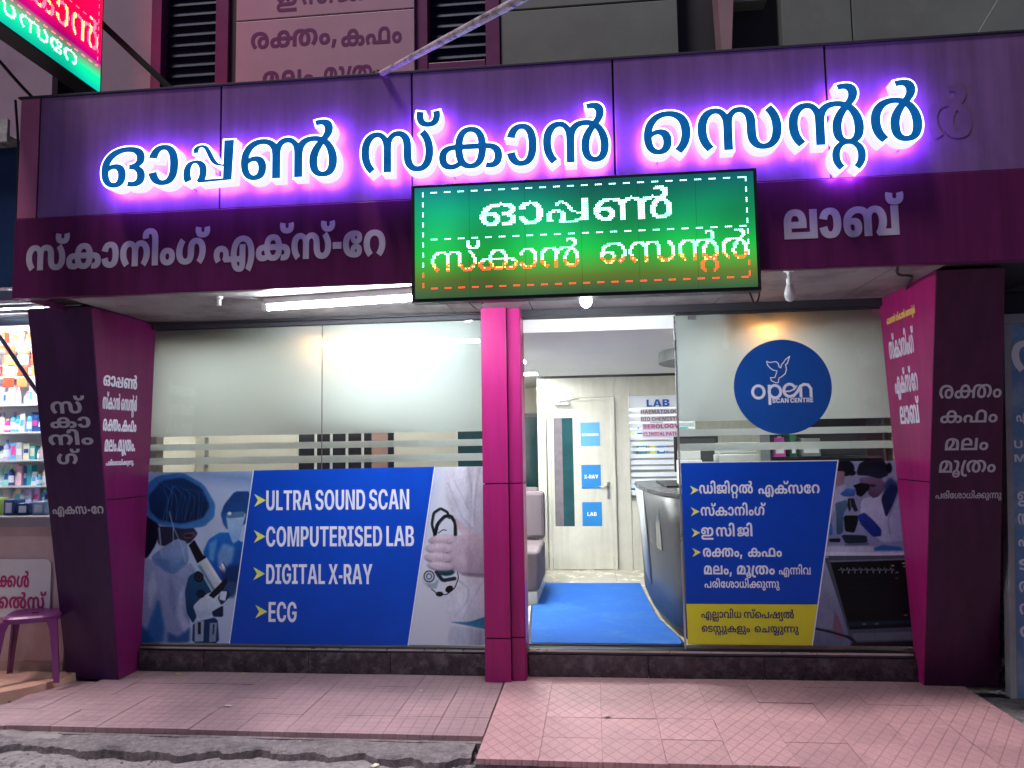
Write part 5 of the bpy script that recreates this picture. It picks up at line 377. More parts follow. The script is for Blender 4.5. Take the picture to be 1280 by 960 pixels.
# ---------------------------------------------------------------- painted prints (flat photographs on the posters)
class Canvas:
    """a colour grid: u,v in tracing units; painted polygons with soft edges; becomes a mesh with a colour attribute"""
    def __init__(s, u0, u1, v0, v1, nu, nv, bgc):
        s.u = np.linspace(u0, u1, nu); s.v = np.linspace(v0, v1, nv); s.U, s.Vv = np.meshgrid(s.u, s.v); s.C = np.zeros((nv, nu, 3)); s.C[:] = [c / 255 for c in bgc]
        rs = np.random.RandomState(5); s.n = 0
        for k in (6, 20, 90):
            g = rs.rand(k, k); yi = np.linspace(0, k - 1.001, nv); xi = np.linspace(0, k - 1.001, nu); y0 = yi.astype(int); x0 = xi.astype(int); fy = (yi - y0)[:, None]; fx = (xi - x0)[None]
            s.n = s.n + (g[y0][:, x0] * (1 - fy) * (1 - fx) + g[y0 + 1][:, x0] * fy * (1 - fx) + g[y0][:, x0 + 1] * (1 - fy) * fx + g[y0 + 1][:, x0 + 1] * fy * fx) / 3
    def put(s, a, c, c2=None, ax=(0, 1)):
        a = np.clip((a - .5) * 1.7 + .5, 0, 1) if a.max() > .95 else a
        c = np.array(c) / 255.
        if c2 is not None:
            t = s.U * ax[0] + s.Vv * ax[1]; sel = a > 0.3
            if sel.any(): lo, hi = t[sel].min(), t[sel].max(); t = np.clip((t - lo) / (hi - lo + 1e-6), 0, 1)[..., None]; c = c * (1 - t) + np.array(c2) / 255. * t
        a = a[..., None]; s.C = s.C * (1 - a) + (c * (0.86 + 0.28 * s.n[..., None])) * a
    def sdf(s, P, closed=True):
        d = np.full(s.U.shape, 1e9); ins = np.zeros(s.U.shape, bool); P = np.array(P, float); n = len(P)
        for i in range(n if closed else n - 1):
            a, b = P[i], P[(i + 1) % n]; e = b - a; L2 = (e ** 2).sum() + 1e-9
            t = np.clip(((s.U - a[0]) * e[0] + (s.Vv - a[1]) * e[1]) / L2, 0, 1)
            d = np.minimum(d, np.hypot(s.U - a[0] - t * e[0], s.Vv - a[1] - t * e[1]))
            if closed:
                c = ((a[1] > s.Vv) != (b[1] > s.Vv)) & (s.U < (b[0] - a[0]) * (s.Vv - a[1]) / (b[1] - a[1] + 1e-12) + a[0]); ins ^= c
        return np.where(ins, -d, d) if closed else d
    def smooth(s, P, closed=True, it=2):
        n = len(P)
        if it: P = [q for i in range(n if closed else n - 1) for q in (P[i], ((P[i][0] + P[(i + 1) % n][0]) / 2, (P[i][1] + P[(i + 1) % n][1]) / 2))] + ([] if closed else [P[-1]])
        for _ in range(it):
            Q = []; n = len(P)
            if not closed: Q.append(P[0])
            for i in range(n if closed else n - 1):
                a, b = P[i], P[(i + 1) % n]; Q += [(a[0] * .75 + b[0] * .25, a[1] * .75 + b[1] * .25), (a[0] * .25 + b[0] * .75, a[1] * .25 + b[1] * .75)]
            if not closed: Q.append(P[-1])
            P = Q
        return P
    def poly(s, P, c, soft=3, c2=None, ax=(0, 1), op=1, sm=1): s.put(np.clip(0.5 - s.sdf(s.smooth(P, True, sm)) / (2 * soft), 0, 1) * op, c, c2, ax)
    def line(s, P, w, c, soft=2, op=1): s.put(np.clip(0.5 - (s.sdf(s.smooth(P, False), False) - w / 2) / (2 * soft), 0, 1) * op, c)
    def ell(s, cx, cy, rx, ry, c, rot=0, soft=3, c2=None, op=1, ring=0, ax=(0, 1)):
        cs, sn = math.cos(rot), math.sin(rot); x = (s.U - cx) * cs + (s.Vv - cy) * sn; y = -(s.U - cx) * sn + (s.Vv - cy) * cs
        d = (np.hypot(x / rx, y / ry) - 1) * min(rx, ry)
        if ring: d = np.abs(d) - ring
        s.put(np.clip(0.5 - d / (2 * soft), 0, 1) * op, c, c2, ax)
    def build(s, name, fn, m, parent, clip=None):
        nv, nu = s.U.shape; X, Y, Z = fn(s.U, s.Vv); V = np.stack([X, Y, Z], -1).reshape(-1, 3)
        i = np.arange(nu - 1)[None] + np.arange(nv - 1)[:, None] * nu; Q = np.stack([i + nu, i + nu + 1, i + 1, i], -1).reshape(-1, 4)
        if clip is not None: Q = Q[clip(V[Q].mean(1))]
        c = origin(parent); V = V - np.array(c); me = bpy.data.meshes.new(name)
        me.vertices.add(len(V)); me.vertices.foreach_set('co', V.ravel().astype('f')); me.loops.add(Q.size); me.loops.foreach_set('vertex_index', Q.ravel().astype('i'))
        me.polygons.add(len(Q)); me.polygons.foreach_set('loop_start', (np.arange(len(Q)) * 4).astype('i')); me.polygons.foreach_set('loop_total', np.full(len(Q), 4, 'i'))
        me.update(calc_edges=True)
        at = me.color_attributes.new('print', 'FLOAT_COLOR', 'POINT'); C = np.clip(s.C.reshape(-1, 3), 0, 1); C = np.where(C <= 0.04045, C / 12.92, ((C + 0.055) / 1.055) ** 2.4)
        at.data.foreach_set('color', np.concatenate([C, np.ones((len(C), 1))], 1).ravel().astype('f')); me.materials.append(m)
        o = bpy.data.objects.new(name, me); COL.objects.link(o); o.parent = parent; return o

# ---------------------------------------------------------------- palette
m_up = mat('fascia_plum_panel', (0.20, 0.11, 0.27), 0.34, var=0.10, scale=1.2, bump=0.05, bscale=4, stain=(0.165, 0.088, 0.23), sscale=1.0, streak=.28)
m_band = mat('maroon_band_panel', (0.105, 0.012, 0.075), 0.36, var=0.10, scale=1.2, bump=0.04, bscale=4, streak=.3, spec=.3)
m_mag = mat('magenta_composite_panel', (0.36, 0.014, 0.145), 0.34, var=0.08, scale=1.6, streak=.22, spec=.35)
m_pur = mat('deep_purple_panel', (0.07, 0.009, 0.055), 0.38, var=0.15, scale=1.5, streak=.3, spec=.3)
m_joint = mat('dark_joint', (0.012, 0.008, 0.014), 0.6, var=0)
m_dark = mat('dark_void', (0.02, 0.02, 0.03), 0.6, var=0.2)
m_cem = mat('stained_soffit_board', (0.30, 0.29, 0.29), 0.6, var=0.2, scale=2.5, bump=0.25, bscale=30, stain=(0.13, 0.12, 0.125), sscale=2.2)
m_gran = mat('dark_granite', (0.035, 0.026, 0.034), 0.22, var=0.6, scale=22, bump=0.06, bscale=40, stain=(0.12, 0.095, 0.115), sscale=13)
m_alu = mat('aluminium', (0.45, 0.46, 0.47), 0.28, 0.9, var=0.1, scale=8)
m_aludk = mat('dark_aluminium', (0.07, 0.075, 0.08), 0.3, 0.7, var=0.15, scale=8)
m_white = mat('white_paint', (0.72, 0.73, 0.71), 0.5, var=0.05, bump=0.05)
m_ceil = mat('ceiling_white', (0.86, 0.88, 0.86), 0.7, var=0.03)
m_lam = mat('pale_wood_laminate', (0.55, 0.54, 0.47), 0.35, var=0.08, scale=5, streak=.12)
m_cream = mat('cream_wall', (0.62, 0.58, 0.50), 0.7, var=0.06)
m_vin = mat('silver_vinyl', (0.50, 0.48, 0.56), 0.4, var=0.05)
m_vinw = mat('white_vinyl', (0.80, 0.84, 0.95), 0.5, var=0.03)
m_blue = mat('poster_blue', (0.002, 0.060, 0.50), 0.4, var=0.14, scale=1.2, spec=.25)
m_yel = mat('poster_yellow', (0.72, 0.70, 0.02), 0.35, var=0.05)
m_arr = mat('arrow_yellow_green', (0.78, 0.85, 0.18), 0.35, var=0.03)
m_blk = mat('black_plastic', (0.012, 0.012, 0.015), 0.4, var=0.1)
m_ink = mat('navy_ink', (0.015, 0.02, 0.12), 0.4, var=0)
m_print = attr_mat('photo_print')
m_glass = glass_mat(); m_film = film_mat()
m_inkpurple = mat('plum_vinyl_lettering', (0.16, 0.02, 0.15), 0.5, var=0.08)
m_cable = mat('black_cable', (0.01, 0.01, 0.012), 0.5, var=0)

FU, FV = (1, 0, 0), (0, 0, 1)
# ---------------------------------------------------------------- ground
def struct(o): o['kind'] = 'structure'; return o
NZ = np.random.RandomState(3)
def noise2(x, y, s=1.0, seed=0):
    return sum(math.sin(x * s * a + seed + b) * math.cos(y * s * c + b * 1.7 + seed) / d for a, b, c, d in ((1.0, .3, 1.3, 1), (2.3, 1.9, 2.9, 2), (5.1, 4.2, 4.7, 3.5), (11.3, 2.2, 12.7, 7), (23, 1.1, 27, 12))) / 2
m_road = mat('worn_asphalt', (0.24, 0.215, 0.218), 0.9, var=0.5, scale=34, bump=1.0, bscale=95, stain=(0.36, 0.335, 0.33), sscale=7)
m_conc = mat('broken_concrete', (0.20, 0.175, 0.18), 0.88, var=0.4, scale=26, bump=1.0, bscale=80, stain=(0.10, 0.085, 0.09), sscale=6)
xs = np.concatenate([np.linspace(-60, -5, 12), np.linspace(-4.9, 3.3, 165), np.linspace(3.5, 60, 12)]); ys = np.concatenate([np.linspace(-60, -3, 14), np.linspace(-2.9, -0.1, 60), [60]])
V = [(x, y, -0.085 + (0.016 * noise2(x, y, 3.1) + 0.006 * noise2(x, y, 19) if abs(x) < 5 and -3 < y < 0 else -0.02)) for y in ys for x in xs]; nx = len(xs)
F = [(j * nx + i, j * nx + i + 1, (j + 1) * nx + i + 1, (j + 1) * nx + i) for j in range(len(ys) - 1) for i in range(nx - 1)]
struct(mesh('road', V, F, m_road, smooth=True))
# broken concrete edging between road and footway: ragged front edge
def ragged(name, xr, yb, yf, zt, zb, m, seed, amp=0.05, n=320, parent=None):
    V = []; F = []; X = np.linspace(xr[0], xr[1], n)
    rows = [(0, 0), (.3, 0), (.6, 0), (.88, 0), (1, 0), (1.03, 1)]
    for x in X:
        f = yf + amp * noise2(x, seed, 4.0, seed) + 0.03 * noise2(x, seed, 22, seed)
        for t, d in rows:
            y = yb + (f - yb) * t; V.append((x, y, (zb if d else zt + 0.012 * noise2(x, y, 9, seed) + .004 * noise2(x, y, 31, seed) - (0.012 if t == 1 else 0)) if t else zt))
    k = len(rows)
    for i in range(n - 1):
        for j in range(k - 1): F.append((i * k + j, i * k + j + 1, (i + 1) * k + j + 1, (i + 1) * k + j))
    return mesh(name, V, F, m, parent)
struct(ragged('broken_kerb', (-3.75, -0.70), -1.20, -1.42, -0.034, -0.14, m_conc, 2.0, 0.06))
struct(ragged('concrete_apron', (-6.5, -3.2), -0.70, -1.32, -0.03, -0.12, mat('grey_apron', (0.27, 0.245, 0.235), 0.8, var=0.2, scale=6, bump=0.5, stain=(0.16, 0.14, 0.14)), 5.0, 0.03))
m_tl = tile_mat('small_check_tile', (0.40, 0.25, 0.27), (0.23, 0.14, 0.15), 1 / 0.0735, False, (0.27, 0.18, 0.20))
m_tr = tile_mat('rhombus_tile', (0.52, 0.30, 0.31), (0.33, 0.185, 0.19), 1 / 0.085, True, (0.42, 0.24, 0.255))
pav = bpy.data.objects.new('pavement', None); COL.objects.link(pav); pav['kind'] = 'structure'
MB().box(-3.78, -0.662, -1.235, 0.0, -0.2, -0.031).box(-0.66, 2.42, -1.525, 0.0, -0.2, -0.031).obj('bedding', m_conc, pav)
def tile_mesh(n, w, d, m):
    me = bpy.data.meshes.new(n); b = MB(); e = 0.0016
    b.hexa([(0, 0, -.03), (w, 0, -.03), (w, d, -.03), (0, d, -.03)], [(0, 0, -e), (w, 0, -e), (w, d, -e), (0, d, -e)])
    b.hexa([(0, 0, -e), (w, 0, -e), (w, d, -e), (0, d, -e)], [(e, e, 0), (w - e, e, 0), (w - e, d - e, 0), (e, d - e, 0)])
    me.from_pydata(b.V, [], b.F); me.materials.append(m); return me
tA = tile_mesh('tile', 0.2928, 0.2928, m_tl); tB = tile_mesh('tile', 0.3308, 0.3308, m_tr)
def put_tile(me, x, y, z):
    o = bpy.data.objects.new('tile', me); o.location = (x, y, z); o.rotation_euler = (random.gauss(0, .003), random.gauss(0, .003), random.gauss(0, .003)); o.parent = pav; COL.objects.link(o)
for j in range(5):
    y = -0.03 - 0.294 * (j + 1)
    if y < -1.25: continue
    for i in range(11):
        x = -0.955 - 0.294 * i
        if x < -3.85 + max(0, (-y - 0.3)) * -0.1 and i > 9 and j == 0: continue
        put_tile(tA, x, y, random.gauss(0, .0012))
ytop = -0.03
for j in range(5):
    for i in range(10):
        x = -0.655 + 0.332 * i; y = ytop - 0.332 * (j + 1) + 0.16
        if j == 4: y = ytop - 0.332 * 4.45
        if i == 9: continue
        if j == 0: y = ytop - .332 + .16 - .0
        put_tile(tB, x, y if j < 4 else ytop - 0.332 * 5 + 0.16, random.gauss(0.001, .0012))
for y in (ytop - .172, ytop - .504, ytop - .836, ytop - 1.168, ytop - 1.5):
    o = bpy.data.objects.new('tile', tB); o.location = (2.333, y, 0.0); o.scale = (.28, 1, 1); o.parent = pav; COL.objects.link(o)
# cut tile strip along the plinth
for i in range(9):
    o = bpy.data.objects.new('tile', tB); o.location = (-0.655 + 0.332 * i, ytop - 0.172 + 0.002, 0.0); o.scale = (1, 0.5, 1); o.parent = pav; COL.objects.link(o)

def blob(name, c, r, m, parent=None, n=7, flat=0.6, seed=0):
    rs = random.Random(seed); V = []; F = []; k = 6
    for i in range(k + 1):
        th = math.pi * i / k
        for j in range(n):
            ph = 2 * math.pi * j / n; q = r * rs.uniform(.75, 1.15); V.append((c[0] + q * math.sin(th) * math.cos(ph), c[1] + q * math.sin(th) * math.sin(ph), c[2] + flat * q * math.cos(th)))
    for i in range(k):
        for j in range(n): F.append((i * n + j, (i + 1) * n + j, (i + 1) * n + (j + 1) % n, i * n + (j + 1) % n))
    return V, F
b = MB()
for k in range(420):
    if k < 70: x, y, z = random.gauss(-0.72, .06), random.gauss(-1.42, .07), -0.085
    elif k < 110: x, y, z = random.gauss(-3.35, .25), random.gauss(-1.62, .09), -0.085
    elif k < 140: t = random.random(); x, y, z = -3.75 - t * .35 + random.gauss(0, .03), -0.35 - t * .5 + random.gauss(0, .03), -0.02
    else: x, y, z = random.uniform(-3.6, 2.2), random.uniform(-2.0, -1.45), -0.088
    vf = blob('', (x, y, z), random.uniform(.008, .024) if k < 140 else random.uniform(.004, .011), None, seed=k); b.add(*vf)
tag(b.obj('rubble', m_conc), kind='stuff')
# litter
def scrap(x, y, z, s, label, m, seed):
    rs = random.Random(seed); n = 7; P = [(x + s * rs.uniform(.6, 1) * math.cos(a), y + s * .7 * rs.uniform(.6, 1) * math.sin(a), z + rs.uniform(.002, .014)) for a in [2 * math.pi * i / n for i in range(n)]]
    V = [(x, y, z + .012)] + P; F = [(0, i + 1, (i + 1) % n + 1) for i in range(n)]; V2 = [(p[0], p[1], p[2] - .003) for p in V]
    o = mesh('paper_scrap', V + V2, F + [tuple(i + n + 1 for i in f[::-1]) for f in F] + [(i + 1, i + n + 2, (i + 1) % n + n + 2, (i + 1) % n + 1) for i in range(n)], m)
    tag(o, label, 'litter', 'scraps of litter on the ground')
m_pap = mat('scrap_paper', (0.62, 0.60, 0.52), 0.7, var=0.2, scale=30); m_leaf = mat('dry_leaf', (0.40, 0.38, 0.16), 0.7, var=0.3, scale=40)
scrap(-3.10, -.12, 0.0, .045, 'crumpled yellowish leaf on the tiles below the left end of the granite plinth', m_leaf, 1)
scrap(-2.62, -.09, 0.0, .02, 'tiny greenish leaf against the granite plinth left of the middle', m_leaf, 2)
scrap(-2.38, -.80, 0.0, .035, 'white paper flake in the middle of the left tiled footway', m_pap, 3)
scrap(-1.22, -1.47, -0.08, .032, 'white paper scrap on the asphalt below the broken kerb edge', m_pap, 5)
scrap(-0.86, -1.52, -0.08, .025, 'small white scrap beside the rubble at the kerb corner', m_pap, 6)
scrap(.05, -.86, 0.003, .028, 'pale leaf lying on the pink rhombus tiles before the open entrance', m_pap, 7)
scrap(-1.2, -.42, 0.0, .016, 'tiny pale fleck on the left tiles near the middle pillar', m_pap, 8)

# ---------------------------------------------------------------- plinth, soffit, building mass
t = thing('granite_plinth', 'dark veined granite plinth step under the shop windows', 'plinth', (-0.7, -0.03, 0))
xs = [-3.46, -2.94, -2.13, -1.51, -0.79, -0.5, .35, 1.15, 2.17]
for a, c in zip(xs, xs[1:]): box('slab', a + .002, c - .002, -0.05, 0.3, 0.0, 0.152 + random.uniform(-.001, .001), m_gran, t, 0.003)
box('sill', -3.46, 2.16, -0.028, 0.12, 0.153, 0.19, m_aludk, t, 0.003)
box('track', -3.46, -0.79, -0.036, -0.0285, 0.166, 0.178, m_alu, t)
box('track', -0.505, 2.15, -0.036, -0.0285, 0.172, 0.186, m_alu, t)
struct(box('soffit_slab', -3.62, 2.9, -1.20, 0.0, 2.672, 2.70, m_dark))
t = thing('soffit_ceiling', 'stained grey boards under the projecting fascia', 'soffit', (-.5, -.6, 2.66))
xs = [-3.40, -1.0, -.42, .9, 1.78, 2.07]
for a, c in zip(xs, xs[1:]): box('board', a + .004, c - .004, -1.19, -0.07, 2.652, 2.668, m_cem, t, 0.002)
struct(box('lintel', -3.4, 2.15, -0.06, 0.3, 2.60, 2.70, m_dark))

# fascia
t = thing('shop_fascia', 'long plum and maroon panelled fascia box over the shopfront', 'fascia', (-.4, -.6, 2.62))
box('box_frame', -3.61, 2.95, -1.228, -0.02, 2.705, 3.915, m_joint, t)
xs = [-3.63, -3.489, -2.269, -1.049, .171, 1.391, 2.611, 2.96]
for a, c in zip(xs, xs[1:]): box('upper_panel', a + .006, c - .006, -1.245 + random.uniform(-.0015, .0015), -1.229, 3.140, 3.93, mat('fascia_pink_end_panel', (.40, .13, .24), .3, var=.1) if a < -3.5 else m_up, t, 0.003)
box('band_panel', -3.632, 2.96, -1.250, -1.229, 2.622, 3.137, m_band, t, 0.004)
box('end_panel', -3.632, -3.612, -1.228, -0.02, 2.63, 3.93, m_band, t, 0.002)
box('bottom_panel', -3.61, 2.95, -1.229, -1.195, 2.622, 2.64, m_band, t, 0.002)
box('top_flashing', -3.64, 2.96, -1.252, -1.12, 3.932, 3.945, m_dark, t, 0.002)
m_gh = mat('ghost_of_old_letters', (0.17, 0.092, 0.23), .40, var=.1, scale=6)
for s_, gx0, gx1, gz in (('ർ', 1.93, 2.17, 3.34), ('െ സ', 1.13, 1.60, 3.205)): text('letter_residue', s_, m_gh, t, (0, -1.2466, 0), FU, FV, gx0, gx1, gz, .22, wx=.9, wy=.5, thick=.0005)
for a in (-2.269, -1.049, .171, 1.391):
    for z in (3.2, 3.5, 3.85):
        for s_ in (-.03, .03): MB().lathe([(0, 0), (.005, 0), (.005, .002), (0, .002)], (0, 0, 0), 8).obj('rivet', m_alu, t).matrix_local = Matrix.Translation(Vector((a + s_, -1.2465, z)) - t.location) @ Matrix.Rotation(math.radians(90), 4, 'X')
O = (0, -1.250, 0)
text('word', 'സ് ക ാ ന ി ം ഗ്', m_vin, t, O, FU, FV, -3.54, -2.325, 2.80, 0.155, wx=.95, wy=.8, bold=8)
text('word', 'എ ക് സ് - േ റ', m_vin, t, O, FU, FV, -2.295, -1.215, 2.80, 0.155, wx=.95, wy=.8, bold=8)
text('word', 'ല ാ ബ്', m_vin, t, O, FU, FV, 1.118, 1.775, 2.795, 0.165, wx=.95, wy=.8, bold=8)

# ---------------------------------------------------------------- pillars
def hexa_slice(P0, P1, za, zb, H=2.655):
    """interpolate quad P0 (z=0) to P1 (z=H) between za and zb"""
    f = lambda z: [tuple(a + (b - a) * z / H for a, b in zip(p, q)) + (z,) for p, q in zip(P0, P1)]
    return f(za), f(zb)
def pillar(label, x0, x1, X0, X1, yb, yt, cuts, mf, ms, inner, slope):
    t = thing('clad_pillar', label, 'pillar', ((x0 + x1) / 2, yb / 2, 0), 'tapering clad pillars at the ends of the shopfront')
    e = .006
    B0 = [(x0 + e, yb + e), (x1 - e, yb + e), (x1 - e, 0.02), (x0 + e, 0.02)]; B1 = [(X0 + e, yt + e), (X1 - e, yt + e), (X1 - e, 0.02), (X0 + e, 0.02)]
    MB().hexa(*hexa_slice(B0, B1, 0, 2.655)).obj('core', m_joint, t)
    zs = [0.0] + cuts + [2.655]
    for a, c in zip(zs, zs[1:]):
        a2, c2 = a + (.004 if a else 0), c - .004
        xi0, xi1 = (x1, X1) if inner > 0 else (x0, X0)
        Q0 = [(min(xi0 - inner * e, xi0), yb + .002), (max(xi0 - inner * e, xi0), yb + .002), (max(xi0 - inner * e, xi0), -.0), (min(xi0 - inner * e, xi0), -.0)]
        Q1 = [(min(xi1 - inner * e, xi1), yt + .002), (max(xi1 - inner * e, xi1), yt + .002), (max(xi1 - inner * e, xi1), -.0), (min(xi1 - inner * e, xi1), -.0)]
        MB().hexa(*hexa_slice(Q0, Q1, a2, c2)).obj('side_panel', ms, t)
    F0 = [(x0 + .003, yb - .004), (x1 - .003, yb - .004), (x1 - .003, yb + e), (x0 + .003, yb + e)]; F1 = [(X0 + .003, yt - .004), (X1 - .003, yt - .004), (X1 - .003, yt + e), (X0 + .003, yt + e)]
    MB().hexa(*hexa_slice(F0, F1, 0, 2.65)).obj('front_panel', mf, t, 0.002)
    xo0, xo1 = (x0, X0) if inner > 0 else (x1, X1)
    O0 = [(min(xo0, xo0 + inner * e), yb + .008), (max(xo0, xo0 + inner * e), yb + .008), (max(xo0, xo0 + inner * e), 0), (min(xo0, xo0 + inner * e), 0)]
    O1 = [(min(xo1, xo1 + inner * e), yt + .008), (max(xo1, xo1 + inner * e), yt + .008), (max(xo1, xo1 + inner * e), 0), (min(xo1, xo1 + inner * e), 0)]
    MB().hexa(*hexa_slice(O0, O1, 0, 2.65)).obj('side_panel', mf, t)
    return t
m_purL = mat('indigo_purple_panel', (0.055, 0.012, 0.075), 0.38, var=0.15, scale=1.5, streak=.25, spec=.3)
m_magL = mat('plum_magenta_panel', (0.15, 0.009, 0.085), 0.36, var=0.12, scale=1.5, streak=.2, spec=.3)
pl = pillar('dark purple tapering pillar left of the shopfront, lettered down its face', -3.875, -3.47, -3.89, -3.412, -.27, -.785, [1.31], m_purL, m_magL, 1, 0)
pr = pillar('dark maroon tapering pillar right of the shopfront, lettered on face and side', 2.17, 2.65, 2.065, 2.455, -.12, -.93, [1.375], m_pur, m_mag, -1, 0)
def onplane(o, y0, y1, H=2.655):   # (origin, V, z->distance factor)
    k = (y1 - y0) / H; return (0, y0 - .0045, 0), (0, k, 1), math.sqrt(1 + k * k)
O, Vv, k = onplane(pl, -.27, -.785)
def pt(toks, x0, x1, z, h, t=pl, O=O, Vv=Vv, k=k, m=m_vin, U=FU, **kw): text('word', toks, m, t, O, U, Vv, x0, x1, z * k, h, **kw)
pt('സ്', -3.785, -3.53, 1.925, .085); pt('ക ാ', -3.80, -3.50, 1.825, .075); pt('ന ി ം', -3.825, -3.49, 1.705, .075); pt('ഗ്', -3.775, -3.60, 1.57, .075)
pt('എ ക സ _ - _ േ റ', -3.85, -3.463, 1.215, .055, space=60)
Ol = (-3.47 + .0005, 0, 0); Vl = ((.058) / 2.655, 0, 1)
def ps(toks, y0, y1, z, h, **kw): text('word', toks, m_vinw, pl, Ol, (0, 1, 0), Vl, y0, y1, z, h, **kw)
ps('ഓ പ്പ ൺ', -.62, -.215, 2.12, .075, wx=.9, wy=.8); ps('സ് ക ാ ൻ _ െ സ ന്റ ർ', -.615, -.205, 1.955, .085, wx=.9); ps('ര ക്ത ം . ക ഫ ം', -.60, -.20, 1.80, .085, wx=.9); ps('മ ല ം . മ ൂ ്ര ത ം .', -.57, -.205, 1.655, .085, wx=.9); ps('പ ര ി േ ശ ാ ധ ി ക്ക ു ന്ന ു .', -.545, -.21, 1.555, .03, wx=.8)
O2, V2, k2 = onplane(pr, -.12, -.93)
def pf(toks, x0, x1, z, h, **kw): pt(toks, x0, x1, z, h, t=pr, O=O2, Vv=V2, k=k2, **kw)
m_vg = mat('grey_vinyl', (0.52, 0.48, 0.56), 0.4, var=0.05)
pf('ര ക്ത ം', 2.133, 2.495, 1.895, .085, m=m_vg, wx=.4, wy=.4); pf('ക ഫ ം', 2.15, 2.485, 1.745, .08, m=m_vg, wx=.4, wy=.4); pf('മ ല ം', 2.19, 2.445, 1.575, .078, m=m_vg, wx=.45, wy=.45); pf('മ ൂ ്ര ത ം', 2.165, 2.50, 1.435, .08, m=m_vg, wx=.45, wy=.45)
pf('പ ര ി േ ശ ാ ധ ി ക്ക ു ന്ന ു', 2.155, 2.55, 1.27, .036, m=m_vg, wx=.3, wy=.3)
Or = (2.17 - .0005, 0, 0); Vr = (-.105 / 2.655, 0, 1)
def pq(toks, y0, y1, z, h, m=m_vinw, **kw): text('word', toks, m, pr, Or, (0, -1, 0), Vr, -y0, -y1, z, h, **kw)
m_gold = mat('gold_vinyl', (0.85, 0.62, 0.15), 0.4, var=0)
pq('ഓ പ്പ ൺ _ സ് ക ാ ൻ _ െ സ ന്റ ർ', -.11, -.585, 2.455, .04, m=m_gold)
pq('സ് ക ാ ന ി ം ഗ്', -.10, -.52, 2.21, .12, wx=.6, wy=.5); pq('എ ക് സ് _ േ റ', -.14, -.515, 1.965, .115, wx=.6, wy=.5, space=120); pq('ല ാ ബ്', -.18, -.50, 1.755, .12, wx=.8, wy=.6)

t = thing('door_pillar', 'narrow bright magenta pillar between the left window and the entrance', 'pillar', (-.65, -.1, 0))
MB().box(-.778, -.612, -.185, .1, 0, 2.655).box(-.609, -.514, -.15, .1, 0, 2.655).obj('core', m_joint, t)
for a, c in ((.0, .296), (.304, 1.376), (1.384, 2.655)):
    box('front_panel', -.787, -.607, -.20, -.186, a, c, m_mag, t, 0.003)
    MB().box(-.604, -.512, -.165, -.151, a, c).obj('return_panel', m_mag, t, 0.003)
    box('side_panel', -.511, -.505, -.16, .1, a, c, m_mag, t, 0.002)
    box('side_panel', -.792, -.788, -.19, .0, a, c, m_mag, t, 0.001)

# ---------------------------------------------------------------- glazed front
def window(label, x0, x1, z1, joint, rows, frame_h):
    t = thing('shop_window', label, 'shop window', ((x0 + x1) / 2, 0, .19), 'frosted glass shop windows')
    xs = [x0] + joint + [x1]
    for a, c in zip(xs, xs[1:]): box('pane', a + .002, c - .002, 0.0, 0.008, .192, z1, m_glass, t)
    for e0, e1 in zip(xs, xs[1:]):
        box('frosted_film', e0 + .003, e1 - .003, .0095, .0105, rows[0][1], z1, m_film, t)
        for (a, c), (a2, c2) in zip(rows, rows[1:]): box('film_stripe', e0 + .003, e1 - .003, .0095, .0105, c2, a, m_film, t)
    for j in joint: box('joint_seal', j - .0018, j + .0018, -.001, .012, .192, z1, m_aludk, t)
    for x_ in (x0 + .12, x1 - .12): MB().box(x_ - .03, x_ + .03, -.004, -.0005, z1 - .035, z1 - .001).obj('glass_clip', m_alu, t, .001)
    box('head_channel', x0, x1, -.012, .02, z1, z1 + .018, m_aludk, t, .001)
    return t
rowsL = [(1.705, 1.763), (1.60, 1.655), (1.50, 1.545)]
wl_ = window('long frosted window on the left, clear stripes above the blue poster', -3.54, -.792, 2.62, [-2.055], rowsL, 0)
rowsR = [(1.748, 1.806), (1.645, 1.700), (1.540, 1.592)]
wr_ = window('right frosted window with clear stripes above the poster', .625, 2.16, 2.585, [], rowsR, 0)
box('edge_trim', .612, .6245, -.004, .012, .192, 2.585, m_alu, wr_, .001)

# ---------------------------------------------------------------- left poster
P = thing('window_poster', 'wide blue poster listing scan and lab services in English, on the left window', 'poster', (-2.17, -.004, .2), 'blue service posters on the windows')
# photo of a masked worker at a microscope
c = Canvas(30, 680, 45, 935, 250, 345, (172, 192, 224))
c.poly([(30, 40), (680, 40), (680, 140), (300, 60), (30, 150)], (95, 128, 180), 40, op=.7)
c.poly([(380, 300), (560, 250), (560, 500), (380, 480)], (175, 190, 218), 50, op=.6)
c.poly([(395, 470), (425, 400), (480, 365), (535, 365), (600, 420), (640, 380), (640, 620), (500, 620), (430, 560)], (28, 108, 200), 6, c2=(10, 50, 130), ax=(.5, 1))
c.poly([(430, 420), (470, 400), (450, 520), (425, 500)], (95, 165, 225), 8, op=.8)
c.poly([(500, 420), (560, 440), (545, 520), (480, 560), (470, 480)], (130, 170, 215), 10, op=.75)
c.poly([(488, 270), (505, 220), (560, 150), (640, 150), (640, 300), (600, 330), (520, 350), (500, 320)], (24, 60, 122), 6, c2=(30, 84, 150))
c.poly([(515, 275), (620, 262), (600, 330), (585, 400), (550, 425), (525, 350)], (165, 195, 228), 6, c2=(120, 165, 215))
c.poly([(515, 262), (610, 255), (608, 285), (520, 292)], (80, 120, 160), 4); c.ell(533, 266, 10, 9, (200, 225, 240), soft=4)
c.poly([(480, 540), (500, 520), (520, 560), (505, 580)], (220, 225, 235), 3); c.line([(486, 532), (505, 580)], 5, (200, 40, 50)); c.line([(500, 520), (520, 562)], 5, (30, 40, 90))
c.poly([(500, 560), (560, 530), (600, 540), (560, 700), (480, 700)], (14, 40, 92), 10, op=.85)
